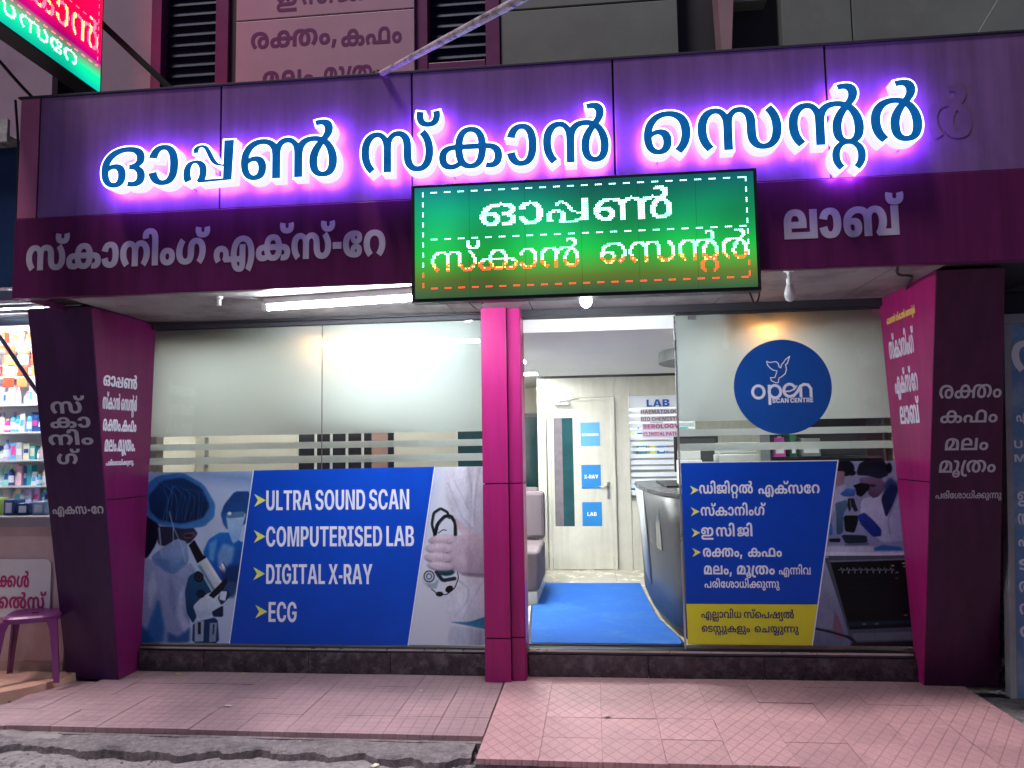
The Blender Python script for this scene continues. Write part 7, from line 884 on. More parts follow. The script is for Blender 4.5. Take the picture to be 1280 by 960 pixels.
for x in (-.8, .7): box('hanger', x, x + .03, -1.262, -1.25, 2.9, 3.15, m_alu, t)
# side sign, seen from its right face
t = thing('led_board', 'red and green LED sign box standing out above the left end of the fascia', 'LED board', (-3.78, -1.4, 4.4), 'LED matrix boards')
box('casing', -3.86, -3.705, -2.66, -.34, 4.395, 5.45, m_blk, t, .004)
m_s2 = bloom_face_mat('red_green_bloom_face', [(0, (.0, .30, .24)), (.2, (.0, .55, .22)), (.33, (.12, .20, .12)), (.42, (.30, .0, .12)), (.7, (.9, .0, .05)), (1, (.8, .0, .05))], 1.0, 2, 4.4, 4.95, dark=.55)  # painted bloom again, green below and red above
box('matrix_face', -3.7045, -3.700, -2.65, -.35, 4.405, 5.44, m_s2, t)
pl2 = lambda y, z: (-3.6985, -2.65 + y, 4.405 + z)
g2 = raster('എ ക് സ _ സ ് േ റ'.replace(' ്', ''), 60, 203, 7, 9, wx=.1, wy=.1, space=60); r2 = raster('സ് ക ാ ൻ', 110, 226, 30, 17, wx=.15, wy=.1); r2b = raster('ഓ പ്പ ൺ', 10, 100, 30, 17, wx=.15, wy=.1)
d2 = {(i, j) for i in range(4, 226) for j in (19, 52) if i % 8 < 4}; d2 |= {(226, j) for j in range(20, 90) if j % 6 < 3}
dots(pl2, g2, PT, 'mint_dots', m_gd, t); dots(pl2, r2 | r2b | {p for p in d2}, PT, 'red_dots', emat('lit_dot_scarlet', (1., .10, .16), 2.6), t)
dots(lambda y, z: (-3.698, -2.65 + y, 4.405 + z), {p for p in r2 if (p[0] // 3) % 3 == 0}, PT, 'amber_dots', MATS['lit_dot_amber'], t)
tag(MB().wire([(-3.80, -2.6, 4.39), (-3.80, -2.0, 4.26), (-3.82, -1.4, 4.30), (-3.80, -.9, 4.08), (-3.74, -.6, 4.02), (-3.64, -.5, 3.96)], .011, 6).obj('hanging_cable', m_cable), 'black cable sagging below the red and green sign box', 'cable')
tag(MB().tube([(-3.80, -.30, 5.05), (-3.3, -.05, 4.55)], .028, 6).obj('support_stay', m_blk), 'dark slanting stay between the sign box and the shuttered window', 'bracket')

# ---------------------------------------------------------------- upper storey
m_pinkw = mat('pale_lilac_panel', (0.42, 0.30, 0.38), 0.5, var=0.08, scale=2, stain=(.34, .24, .32), sscale=2)
m_board = mat('pink_sign_board', (0.52, 0.34, 0.44), 0.45, var=0.06, scale=2)
m_plum = mat('plum_frame', (0.17, 0.03, 0.13), 0.4, var=0.15)
m_grn = mat('weathered_cream_panel', (0.19, 0.225, 0.20), 0.6, var=0.12, scale=2, stain=(.16, .17, .16), sscale=1.6)
m_shut = mat('dark_blue_shutter', (0.007, 0.018, 0.05), 0.5, var=0.2, spec=.15)
struct(box('upper_wall', -4.2, 3.6, .12, .3, 2.7, 6.2, m_dark))
t = thing('upper_facade', 'panelled upper storey wall above the fascia with plum mullions', 'facade', (-.5, .1, 4.0))
for a, c, m_, y in ((-3.935, -3.50, m_pinkw, 0), (-3.50, -3.41, m_plum, -.02), (-2.93, -2.82, m_plum, -.06), (-1.30, -1.205, m_plum, -.03), (-.75, -.637, m_plum, -.04), (-5.2, -4.40, m_pinkw, .05)): box('mullion' if m_ is m_plum else 'wall_panel', a + .002, c - .002, y, .118, 3.95, 6.2, m_, t, .003)
for a, c, z0, z1 in ((-.632, .715, 3.95, 5.005), (-.632, .715, 5.02, 6.2), (1.48, 1.975, 3.95, 6.2), (1.985, 3.6, 3.95, 6.2)): box('cream_panel', a, c, -.02, .118, z0, z1, m_grn, t, .004)
MB().prism([(2.60, -.08, 4.2), (3.6, -.08, 4.2), (3.6, -.08, 6.2), (3.3, -.08, 5.3)], (0, .05, 0)).obj('sloping_panel', m_grn, t)
MB().hexa([(1.03, -.12, 4.0), (1.05, -.12, 4.0), (1.05, .1, 4.0), (1.03, .1, 4.0)], [(.98, -.12, 5.6), (1.16, -.12, 5.6), (1.16, .1, 5.6), (.98, .1, 5.6)]).obj('tapered_fin', mat('dusty_pink_fin', (.36, .24, .26), .6), t)
box('cream_block', 1.13, 1.38, -.02, .118, 4.95, 6.2, m_grn, t, .004)
def shutter(label, x0, x1, y):
    t = thing('shutter_window', label, 'shutter', ((x0 + x1) / 2, y, 3.95), 'louvred shutters of the upper storey')
    box('back_panel', x0, x1, y + .029, y + .04, 3.95, 6.1, m_shut, t)
    z = 4.0
    while z < 5.7:
        MB().hexa([(x0, y - .01, z), (x1, y - .01, z), (x1, y + .02, z + .01), (x0, y + .02, z + .01)], [(x0, y - .002, z + .008), (x1, y - .002, z + .008), (x1, y + .028, z + .083), (x0, y + .028, z + .083)]).obj('slat', m_shut, t); z += .087
shutter('dark blue louvred shutter left of the pink signboard', -3.41, -2.93, .06); shutter('dark blue louvred shutter right of the pink signboard, behind the white pole', -1.205, -.75, .06)
box('sill', -1.2, -.755, -.03, .055, 4.55, 4.63, m_plum, bpy.data.objects['upper_facade'], .004)
t = thing('upper_signboard', 'pink panel sign with plum Malayalam words above the fascia', 'sign', (-2.03, -.05, 4.3))
box('panel', -2.755, -1.305, -.06, .0, 4.1, 5.062, m_board, t, .003); box('panel', -2.755, -1.305, -.06, .0, 5.075, 6.0, m_board, t, .003); box('edge_trim', -2.82, -2.758, -.03, .118, 3.95, 6.1, m_dark, t)
O = (0, -.06, 0)
text('word', 'ര ക്ത ം ,', m_inkpurple, t, O, FU, FV, -2.63, -1.93, 4.83, .135, wx=.7); text('word', 'ക ഫ ം', m_inkpurple, t, O, FU, FV, -1.93 + .04, -1.405, 4.80, .135, wx=.7)
text('word', 'മ ല ം ,', m_inkpurple, t, O, FU, FV, -2.53, -2.06, 4.50, .135, wx=.7); text('word', 'മ ൂ ്ര ത ം', m_inkpurple, t, O, FU, FV, -2.03, -1.56, 4.50, .135, wx=.7)
text('word', 'ഇ _ സ ി _ ജ ി', m_inkpurple, t, O, FU, FV, -2.42, -1.72, 5.17, .135, wx=.7, space=140)
d = Vector((.98, -1.0, -.185)); p0 = Vector((-1.275, -1.2, 3.952))
ro = thing('white_pole', 'peeling white painted pole slanting out from the fascia top', 'pole', tuple(p0))
MB().tube([p0 + d * q for q in (0, .25, .5, .75, 1., 1.5)], [.018, .019, .021, .022, .022, .022], 12).obj('shaft', mat('peeling_white_paint', (.60, .58, .60), .5, var=.1, scale=20, stain=(.10, .09, .10), sscale=16, bump=.5, bscale=50), ro, smooth=True)
MB().lathe([(0.0, -.02), (.03, -.02), (.034, 0), (.03, .02), (0, .02)], tuple(p0), 14).obj('end_clamp', m_blk, ro)

# ---------------------------------------------------------------- lamps under the soffit
t = thing('tube_light', 'long lit white tube light under the soffit over the left window', 'tube light', (-1.55, -.92, 2.6))
A, B = Vector((-2.143, -.835, 2.585)), Vector((-.957, -1.0, 2.585)); dd = (B - A).normalized(); sd = Vector((-dd.y, dd.x, 0)) * .03
MB().hexa([tuple(A - sd + Vector((0, 0, .022))), tuple(B - sd + Vector((0, 0, .022))), tuple(B + sd + Vector((0, 0, .022))), tuple(A + sd + Vector((0, 0, .022)))], [tuple(q + Vector((0, 0, .066))) for q in (A - sd, B - sd, B + sd, A + sd)]).obj('batten', m_white, t, .004)
MB().tube([A, B], .015, 14).obj('tube', emat('tube_white', (.92, .96, 1.0), 120), t)
for q in (A, B): MB().box(q.x - .02, q.x + .02, q.y - .02, q.y + .02, 2.565, 2.61).obj('end_cap', m_white, t, .004)
def bulb(label, x, y, ztop, m, lit):
    t = thing('light_bulb', label, 'light bulb', (x, y, ztop), 'bulbs hanging under the soffit')
    z = ztop
    MB().lathe([(.0, 0), (.032, 0), (.03, -.012), (.012, -.02), (.01, -.055), (0, -.055)], (x, y, z), 18).obj('ceiling_rose', m_white, t, smooth=False)
    MB().lathe([(0, -.055), (.017, -.055), (.018, -.09), (.0, -.09)], (x, y, z), 16).obj('holder', m_white, t)
    MB().lathe([(0, -.09), (.018, -.092), (.026, -.115), (.034, -.14), (.034, -.158), (.026, -.178), (.012, -.19), (0, -.192)], (x, y, z), 20).obj('globe', m, t, smooth=True)
bulb('small bright lit bulb under the LED board at the entrance', -.02, -1.14, 2.652, emat('bulb_glow', (.90, .95, 1.0), 420), True)
bulb('unlit white bulb hanging right of the LED board', 1.17, -1.10, 2.652, mat('opal_bulb', (.62, .64, .64), .25, var=0), False)
t = thing('lamp_holder', 'empty white bulb holder on the soffit near the left pillar', 'lamp holder', (-2.41, -.95, 2.652))
MB().lathe([(0, 0), (.024, 0), (.024, -.015), (.014, -.02), (.016, -.06), (0, -.06)], (-2.41, -.95, 2.652), 16).obj('base', m_white, t)
tag(MB().wire([(1.78, -1.1, 2.648), (1.85, -.9, 2.635), (1.92, -.95, 2.62), (2.0, -.75, 2.645), (2.06, -.5, 2.63)], .008, 6).obj('loose_wire', m_cable), 'loose dark wire under the soffit beside the right pillar', 'wire')
tag(MB().wire([(-3.38, -.15, 2.64), (-2.4, -.12, 2.625), (-1.2, -.10, 2.635), (-.8, -.08, 2.64)], .007, 6).obj('window_wire', m_cable), 'thin wire running along the top of the left window', 'wire')

m_wh = mat('grey_flex', (.35, .35, .36), .5, var=0)
tag(MB().wire([(-.957, -1.0, 2.62), (-.80, -1.02, 2.645), (-.55, -1.05, 2.63), (-.30, -1.10, 2.648), (-.04, -1.14, 2.645)], .005, 6).obj('lamp_wire', m_wh), 'thin grey flex along the soffit from the tube light to the lit bulb', 'wire')
tag(MB().wire([(.0, -1.14, 2.646), (.3, -1.12, 2.63), (.62, -1.1, 2.647), (.9, -1.1, 2.635), (1.15, -1.10, 2.646)], .004, 6).obj('lamp_wire', m_wh), 'thin grey flex sagging along the soffit between the lit and unlit bulbs', 'wire')
tag(MB().wire([(-2.143, -.835, 2.63), (-2.2, -.9, 2.647), (-2.39, -.94, 2.647)], .004, 6).obj('lamp_wire', m_wh), 'short flex from the tube light to the empty bulb holder', 'wire')
tag(MB().wire([(-3.70, -1.2, 3.95), (-3.645, -1.22, 3.6), (-3.65, -1.21, 3.2), (-3.642, -1.2, 2.75)], .008, 6).obj('drop_cable', m_cable), 'dark cable dropping down the left end of the fascia', 'cable')

# ---------------------------------------------------------------- interior behind the glass
FL = .19; CZ = 2.50; BY = 3.6
m_floor = mat('beige_floor_tile', (.50, .46, .38), .25, var=.12, scale=5, stain=(.47, .43, .36), sscale=3)
fl = struct(box('interior_floor', -3.5, 2.6, .12, 5.2, .0, FL - .006, m_conc))
k = 0
for i in range(10):
    for j in range(8):
        x, y = -1.38 + i * .4, .125 + j * .45
        if -1.4 < x < .9: box('tile', x + .002, x + .398, y + .002, y + .448, FL - .006, FL, m_floor, fl)
struct(box('interior_ceiling', -3.5, 2.6, .06, 5.2, CZ, CZ + .1, m_ceil))
struct(box('left_wall', -3.56, -3.5, .3, 5.2, 0, 2.7, m_cream)); struct(box('right_wall', 2.6, 2.66, .3, 5.2, 0, 2.7, m_cream)); struct(box('rear_wall', -3.5, 2.6, 5.2, 5.26, 0, 2.7, m_cream))
struct(box('roof_mass', -3.6, 3.6, .31, 5.3, 2.7, 2.9, m_dark))
# partition with the timber laminate panels and the door
t = thing('laminate_partition', 'pale timber laminate partition wall around the inner door', 'partition', (.4, BY, FL))
zt = 2.47
for a, c in ((-.66, -.56),): box('panel', a, c, BY, BY + .06, FL, zt, m_lam, t, .002)
for a, c, z0 in ((-.555, .02, 2.235), (.025, .26, 2.235), (.265, .435, FL), (.44, 1.2, 2.24), (1.205, 2.6, FL)): box('panel', a, c, BY, BY + .06, z0, zt, m_lam, t, .002)
box('panel', .44, 1.2, BY, BY + .06, FL, 1.02, m_lam, t, .002); box('shadow_gap', -.66, 2.6, BY + .01, BY + .05, zt, CZ, m_aludk, t); box('return_panel', -.66, -.62, BY + .061, 4.4, FL, zt, m_lam, t)
d = thing('inner_door', 'pale inner door with three blue signs and a narrow glass slit', 'door', (-.14, BY - .01, FL))
for a, c, z0, z1 in ((-.545, -.50, FL, 2.23), (.215, .26, FL, 2.23), (-.499, .214, 2.19, 2.23)): box('frame', a, c, BY - .03, BY, z0, z1, m_lam, d, .003)
x0, x1 = -.496, .211
for a, c, z0, z1 in ((x0, x0 + .03, FL + .01, 2.187), (x0 + .26, x1, FL + .01, 2.187), (x0 + .03, x0 + .26, FL + .01, .70), (x0 + .03, x0 + .26, 1.99, 2.187)): box('leaf_panel', a, c, BY - .02, BY - .001, z0, z1, m_lam, d)
box('glass_slit', x0 + .03, x0 + .26, BY - .008, BY - .002, .70, 1.99, mat('dark_teal_glass', (.02, .07, .08), .08, var=.2), d); box('curtain_strip', x0 + .03, x0 + .13, BY - .0095, BY - .0085, .70, 1.99, mat('grey_curtain', (.15, .13, .15), .7, var=.2, scale=10), d)
m_sb = mat('sign_sky_blue', (.02, .20, .52), .4, var=.08)
for s_, z, mm in (('SCANNING', 1.79, mat('sign_pale_blue', (.10, .34, .66), .4, var=.05)), ('X-RAY', 1.285, m_sb), ('LAB', .845, m_sb)):
    sg = box('door_sign', -.145, .085, BY - .026, BY - .0205, z - .14, z + .14, mm, d, .002); w = {'SCANNING': .2, 'X-RAY': .17, 'LAB': .11}[s_]
    sg_t = text('word', latin(s_), m_vinw, d, (0, BY - .027, 0), FU, FV, -.03 - w / 2, -.03 + w / 2, z - .022, .045 if s_ != 'SCANNING' else .032, body=727, wx=.8, wy=.8)
MB().box(.155, .185, BY - .03, BY - .0205, 1.02, 1.22).obj('lock_plate', m_alu, d, .003); MB().tube([(.17, BY - .03, 1.17), (.17, BY - .06, 1.17), (.06, BY - .06, 1.165)], .010, 8).obj('handle', m_alu, d, smooth=True)
MB().box(-.46, -.27, BY - .07, BY - .0205, 2.14, 2.175).obj('door_closer', m_alu, d, .004); MB().tube([(-.40, BY - .05, 2.18), (-.24, BY - .12, 2.20), (-.16, BY - .035, 2.215)], .006, 6).obj('closer_arm', m_alu, d)
# laboratory window with film stripes and lettering
d = thing('lab_window', 'striped frosted window lettered LAB in the inner partition', 'window', (.8, BY, 1.0))
box('pane', .44, 1.2, BY + .03, BY + .036, 1.02, 2.24, m_glass, d)
box('film_panel', .44, 1.2, BY + .022, BY + .026, 2.09, 2.24, m_vinw, d)
z = 2.055
for k in range(15):
    if z > 1.04: box('film_stripe', .44, 1.2, BY + .022, BY + .026, z - (.05 if k % 3 else .038), z, m_vinw, d); z -= .073
box('frame', .43, 1.21, BY - .004, BY + .02, 1.0, 1.019, m_alu, d)
pk = mat('lab_pink_ink', (.45, .05, .28), .4, var=0); nb = mat('lab_blue_ink', (.01, .10, .45), .4, var=0); gy = mat('lab_grey_ink', (.16, .12, .20), .4, var=0)
for s_, a, c, z, h, mm in (('LAB', .65, .92, 2.105, .085, nb), ('HAEMATOLOGY', .58, 1.06, 2.022, .045, gy), ('BIO CHEMISTRY', .58, 1.07, 1.935, .045, gy), ('SEROLOGY', .60, 1.02, 1.845, .05, pk), ('CLINICAL PATHOLOGY', .60, 1.19, 1.755, .045, pk)):
    if z < 2.1: box('backing_strip', a - .01, c + .01, BY + .0185, BY + .021, z - .015, z + h + .015, mat('strip_white', (.66, .62, .68), .5, var=0), d)
    text('word', latin(s_), mm, d, (0, BY + .018, 0), FU, FV, a, c, z, h, body=727, wx=.8, wy=.8, space=200)
# things in the laboratory
rs = random.Random(11)
labc = [('blue', (.02, .15, .5)), ('grey', (.2, .2, .22)), ('white', (.7, .72, .74)), ('teal', (.05, .25, .25)), ('yellow', (.6, .6, .15))]
lt = thing('lab_bench', 'white laboratory bench behind the striped inner window', 'bench', (.9, 4.2, FL)); box('worktop', .3, 1.8, 4.0, 4.6, 1.04, 1.08, m_white, lt); box('cabinet', .32, 1.78, 4.05, 4.58, FL, 1.038, m_white, lt)
lt = thing('lab_shelf', 'wall shelf in the laboratory seen through the stripes', 'shelf', (.9, 4.5, 1.5)); box('board', .3, 1.8, 4.35, 4.6, 1.50, 1.53, m_white, lt); box('board', .3, 1.8, 4.35, 4.6, 1.76, 1.79, m_white, lt)
for lv, (z, nm) in enumerate(((1.08, 'bench'), (1.53, 'lower shelf'), (1.79, 'upper shelf'))):
    x = .42
    for k in range(5):
        w = rs.uniform(.08, .16); h = rs.uniform(.08, .17); cn, cc = labc[(k + lv * 2) % 5]
        q = thing('lab_box', '%s %s on the laboratory %s, number %s from the door side' % (cn, 'instrument case' if k % 2 else 'carton', nm, ['one', 'two', 'three', 'four', 'five'][k]), 'box', (x + w / 2, 4.42, z), 'cartons and cases in the laboratory')
        box('body', x, x + w, 4.36, 4.50, z, z + h, mat('lab_' + cn, cc, .5, var=.1), q, .004); box('label', x + .02, x + w - .02, 4.357, 4.3595, z + h * .3, z + h * .7, m_vinw, q); x += w + rs.uniform(.02, .06)
struct(box('laboratory_rear_wall', -.6, 2.6, 4.66, 4.7, FL, CZ, m_white))
# ceiling recess lights, added strips behind the frosted film and round cove
def panel_light(label, x, y, w, l, s): 
    t = thing('ceiling_light', label, 'ceiling light', (x, y, CZ), 'recessed ceiling lights'); box('frame', x - w / 2 - .02, x + w / 2 + .02, y - l / 2 - .02, y + l / 2 + .02, CZ - .006, CZ - .001, m_white, t); box('diffuser', x - w / 2, x + w / 2, y - l / 2, y + l / 2, CZ - .010, CZ - .0065, emat('panel_white', (.96, 1., .99), s), t)
PLS = 52
panel_light('square ceiling light just inside the entrance, on the left', -.93, 1.75, .55, .55, PLS); panel_light('small ceiling light deeper in beside the laminate partition', -.78, 3.2, .30, .25, PLS)
panel_light('assumed square ceiling light behind the right frosted window', 1.45, 1.3, .5, .5, PLS); panel_light('assumed ceiling light over the waiting room behind the long left window', -2.5, 1.5, .6, .6, PLS); panel_light('narrow added light strip brightening the left part of the long frosted window', -2.9, .48, .7, .16, 17); panel_light('narrow added light strip brightening the right part of the long frosted window', -1.55, .48, .7, .16, 17); panel_light('narrow added light strip brightening the right frosted window', 1.25, .52, .6, .16, 28)  # wide lights are assumed; narrow strips are added, brightening the frosted film from behind
panel_light('small assumed ceiling light inside the laboratory behind the stripes', .9, 4.0, .6, .3, 26)  # unseen lamp, assumed in the laboratory
def spot(label, x): 
    t = thing('downlight', label, 'downlight', (x, .3, CZ), 'small warm downlights behind the frosted glass')
    MB().lathe([(0, 0), (.045, 0), (.05, -.008), (.0, -.008)], (x, .085, CZ), 18).obj('ring', m_alu, t); MB().lathe([(0, -.009), (.018, -.012), (.030, -.03), (.032, -.045), (.026, -.062), (.012, -.072), (0, -.074)], (x, .085, CZ), 16).obj('lamp', MATS.get('warm_lamp') or emat('warm_lamp', (1., .40, .10), 60), t)
spot('warm downlight behind the top of the left window near its joint', -2.06); spot('warm downlight behind the top of the right window above the logo', 1.28)
t = thing('ceiling_cove', 'round dark edged ceiling cove above the reception desk', 'ceiling cove', (1.15, 1.6, CZ))
MB().lathe([(.60, -.001), (.62, -.001), (.62, -.10), (.60, -.10)], (1.25, 1.55, CZ), 40).obj('rim', mat('cove_grey', (.22, .26, .25), .5, var=.05), t, smooth=False)
# mat
t = thing('entrance_mat', 'bright blue entrance mat inside the open doorway', 'mat', (.05, 1.2, FL))
def rib(P, z0, z1, nm, m_, bev=0): MB().prism([(x, y, z0) for x, y in P], (0, 0, z1 - z0)).obj(nm, m_, t)
rib([(-.52, .14), (-.50, .07), (.60, .07), (.635, .11), (.615, .3), (.51, 1.0), (.475, 2.0), (.465, 2.66), (-.60, 2.66), (-.60, 1.5)], FL + .001, FL + .008, 'rubber_edge', m_blk)
rib([(-.495, .15), (-.48, .095), (.59, .095), (.612, .12), (.60, .3), (.50, 1.0), (.465, 2.0), (.455, 2.64), (-.585, 2.64), (-.585, 1.5)], FL + .008, FL + .014, 'carpet', mat('mat_blue', (.005, .115, .50), .9, var=.28, scale=260, bump=1.0, bscale=260, stain=(.03, .16, .48), sscale=2.5))
# reception desk
t = thing('reception_desk', 'curved dark grey reception desk with a pale swept front panel', 'reception desk', (1.1, 1.2, FL))
m_desk = mat('charcoal_laminate', (.060, .064, .07), .42, var=.15, scale=4); m_dl = mat('light_grey_gloss', (.34, .36, .37), .3, var=.05)
base = [(1.7, .13), (.68, .13), (.585, .42), (.515, .95), (.485, 1.5), (.475, 2.05), (.49, 2.42), (.70, 2.6), (1.7, 2.6)]
def desk_ring(off, z): return [(x - off * (1 if 0 < i < 8 and x < .9 else 0), y, z) for i, (x, y) in enumerate(base)]
def loft(rings, nm, m_, th=None):
    n = len(rings[0]); V = [p for r in rings for p in r]; F = []
    for j in range(len(rings) - 1):
        for i in range(n - 1): F.append((j * n + i, (j + 1) * n + i, (j + 1) * n + i + 1, j * n + i + 1))
    o = mesh(nm, V, F, m_, t, smooth=True); s = o.modifiers.new('thickness', 'SOLIDIFY'); s.thickness = .02; return o
loft([desk_ring(-.03, FL + .005), desk_ring(-.03, FL + .08)], 'kick_plate', m_blk)
loft([desk_ring(0, FL + .08), desk_ring(.01, .55), desk_ring(.035, 1.0), desk_ring(.06, 1.24)], 'curved_front', m_desk)
MB().prism([(x - (.068 if x < .9 else 0), y, 1.245) for x, y in base], (0, 0, .03)).obj('counter_top', mat('counter_stone', (.06, .062, .065), .25, var=.1), t, .004)
sw = [(.472, 2.0, .80), (.474, 1.8, .60), (.482, 1.6, .48), (.500, 1.30, .42)]; tp = [(.423, 2.0, 1.235), (.423, 1.8, 1.235), (.43, 1.6, 1.235), (.447, 1.30, 1.235)]
V = [(x - .022, y, z) for x, y, z in sw] + [(x - .022, y, z) for x, y, z in tp]; o = mesh('pale_front_panel', V, [(i, i + 1, i + 5, i + 4) for i in range(3)], m_dl, t, smooth=True); s_ = o.modifiers.new('thickness', 'SOLIDIFY'); s_.thickness = .015
V = [(.512, 1.1, .80), (.555, .62, .80), (.535, .62, 1.235), (.487, 1.1, 1.235)]; o = mesh('glossy_corner_panel', [(x - .03, y, z) for x, y, z in V], [(0, 1, 2, 3)], mat('smoked_gloss', (.05, .055, .055), .15, var=0), t); s_ = o.modifiers.new('thickness', 'SOLIDIFY'); s_.thickness = .012
MB().box(.62, 1.66, 1.05, 2.2, 1.276, 1.292).obj('blotter', m_blk, t, .003)
for lab_, x, y, w, dp, h, m_ in (('black desk monitor on the reception desk', .78, 1.9, .42, .04, .34, m_blk), ('pale grey printer on the reception desk', 1.08, 1.15, .34, .30, .36, mat('printer_grey', (.45, .47, .46), .4, var=.05)), ('white lidded box on the reception desk', .74, 1.15, .20, .2, .30, m_white)):
    q = thing('desk_monitor' if 'monitor' in lab_ else ('printer' if 'printer' in lab_ else 'storage_box'), lab_, 'monitor' if 'monitor' in lab_ else ('printer' if 'printer' in lab_ else 'box'), (x, y, 1.293))
    if 'monitor' in lab_: box('foot', x + w * .35, x + w * .65, y - .08, y + .1, 1.293, 1.303, m_, q); box('neck', x + w * .46, x + w * .54, y, y + .03, 1.304, 1.38, m_, q); box('screen', x, x + w, y, y + dp, 1.381, 1.381 + h, m_, q, .006); box('bezel_back', x + .03, x + w - .03, y - .012, y - .001, 1.42, 1.36 + h, m_desk, q)
    else: box('body', x, x + w, y, y + dp, 1.293, 1.293 + h * .72, m_, q, .012); box('lid', x + .01, x + w - .01, y + .01, y + dp - .01, 1.294 + h * .72, 1.293 + h, m_, q, .01); box('paper_slot', x + .04, x + w - .04, y - .006, y - .001, 1.293 + h * .3, 1.293 + h * .4, m_blk, q)
# things on the shelf seen through the clear stripes of the right window
sh = thing('record_shelf', 'tall open shelf behind the clear stripes of the right window', 'shelf', (1.9, 1.5, FL)); box('upright', 1.55, 1.57, 1.3, 1.7, FL, 2.2, m_aludk, sh); box('upright', 2.50, 2.52, 1.3, 1.7, FL, 2.2, m_aludk, sh); box('back_panel', 1.57, 2.5, 1.68, 1.69, FL, 2.2, mat('shelf_back', (.06, .06, .065), .6, var=.1), sh)
for z in (.6, 1.05, 1.50, 1.95): box('shelf_board', 1.572, 2.498, 1.32, 1.68, z, z + .02, m_aludk, sh)
for k, (cn, cc, x, w, h) in enumerate((('pink', (.75, .12, .55), 1.60, .10, .13), ('dark green', (.03, .12, .07), 1.74, .06, .2), ('grey', (.25, .27, .27), 1.84, .16, .16))):
    q = thing('file_box', '%s file box on the shelf behind the right window stripes' % cn, 'box', (x, 1.4, 1.52)); box('body', x, x + w, 1.38, 1.6, 1.521, 1.521 + h, mat('file_' + cn, cc, .5, var=.05), q, .004); box('label', x + .015, x + w - .015, 1.377, 1.3795, 1.55, 1.59, m_vinw, q)
q = thing('note_paper', 'magenta note paper taped inside the right window stripes', 'paper', (1.42, .25, 1.6)); box('sheet', 1.34, 1.41, .20, .204, 1.60, 1.68, mat('magenta_note', (.8, .1, .6), .6, var=0), q); box('tape', 1.36, 1.39, .198, .1995, 1.675, 1.69, m_vin, q)
# seating seen beside the pillar
m_seat = mat('taupe_upholstery', (.13, .10, .115), .75, var=.12, bump=.3, bscale=160)
def sofa(label, x0, x1, y0, y1, h, group='grey waiting seats'):
    t = thing('waiting_seat', label, 'seat', ((x0 + x1) / 2, (y0 + y1) / 2, FL), group); box('plinth', x0 + .02, x1 - .02, y0 + .02, y1 - .02, FL, FL + .12, m_lam, t, .006); n = 2; w = (y1 - y0 - .12) / n
    for k in range(n): MB().box(x0, x1, y0 + .01 + k * w, y0 + k * w + w - .005, FL + .13, h).obj('cushion', m_seat, t, .035, seg=4)
    box('backrest', x0, x1, y1 - .11, y1, h + .004, h + .5, m_seat, t, .04)
sofa('grey upholstered waiting seat at the left edge of the open doorway', -1.6, -.52, 1.5, 2.55, .68); sofa('grey waiting seat farther in, against the dark inner window', -1.6, -.64, 2.8, 3.45, .68)
t = thing('inner_window', 'dark glazed window of the waiting room past the grey seats', 'window', (-1.1, 4.6, 1.2)); box('frame', -2.2, -.64, 4.6, 4.63, .6, 2.10, m_blk, t); box('pane', -2.15, -.70, 4.592, 4.599, .65, 2.05, mat('night_teal_pane', (.01, .035, .04), .05, var=.2), t); box('mullion', -1.02, -1.00, 4.585, 4.591, .65, 2.05, m_aludk, t)
# waiting-room partition seen through the stripes of the left window
t = thing('waiting_partition', 'cream inner partition with a dark mullioned opening behind the long left window', 'partition', (-2.3, .8, FL))
for a, c, z0, z1 in ((-3.49, -2.56, FL, 2.49), (-1.70, -1.15, FL, 2.49), (-2.559, -1.701, FL, 1.2), (-2.559, -1.701, 2.0, 2.49)): box('panel', a, c, .80, .83, z0, z1, m_cream, t)
box('dark_pane', -2.558, -1.702, .825, .829, 1.201, 1.999, mat('smoky_pane', (.03, .028, .035), .1, var=.3, scale=3), t)
for x in (-2.40, -2.26, -2.12, -1.98): box('mullion', x - .008, x + .008, .80, .824, 1.201, 1.999, m_white, t)
box('wood_strip', -1.90, -1.76, .81, .823, 1.201, 1.999, mat('rosy_wood', (.36, .22, .19), .5, var=.15), t)
t = thing('wall_switch', 'small grey switch plate on the cream partition behind the left window', 'switch', (-3.38, .79, 1.63)); box('plate', -3.40, -3.37, .785, .799, 1.50, 1.77, mat('switch_grey', (.2, .2, .21), .5, var=0), t)

# ---------------------------------------------------------------- neighbouring shop on the left
m_pw = mat('pinkish_plaster', (.62, .46, .46), .7, var=.08, scale=3, stain=(.50, .36, .34), sscale=2.2, bump=.1)
m_sal = mat('salmon_floor', (.62, .36, .27), .45, var=.08, scale=4, stain=(.48, .28, .22), sscale=3)
struct(MB().prism([(x, y, -.1) for x, y in [(-7, -.82), (-4.25, -.83), (-4.0, -.76), (-3.88, -.62), (-3.80, -.42), (-3.79, 2.0), (-7, 2.0)]], (0, 0, .15)).obj('shop_floor', m_sal))
t = thing('shop_counter', 'low pinkish plastered counter wall of the neighbouring shop', 'counter', (-5, -.2, .05)); box('front_wall', -7, -3.915, -.26, -.12, .05, 1.10, m_pw, t); box('ledge', -7, -3.905, -.285, .25, 1.101, 1.18, mat('grey_ledge', (.30, .27, .29), .4, var=.1), t, .006); box('skirting', -7, -3.915, -.266, -.2605, .05, .12, mat('dusty_skirting', (.46, .32, .28), .6, var=.2), t)
t = thing('counter_sign', 'white rounded board with magenta Malayalam words on the counter wall', 'sign', (-4.6, -.27, .45))
P_ = [(-5.6, .44)] + [(-4.075 + .05 * math.cos(a), .49 + .05 * math.sin(a)) for a in (-1.57, -1.0, -.5, 0)] + [(-4.075 + .05 * math.cos(a), .815 + .05 * math.sin(a)) for a in (0, .5, 1., 1.57)] + [(-5.6, .865)]
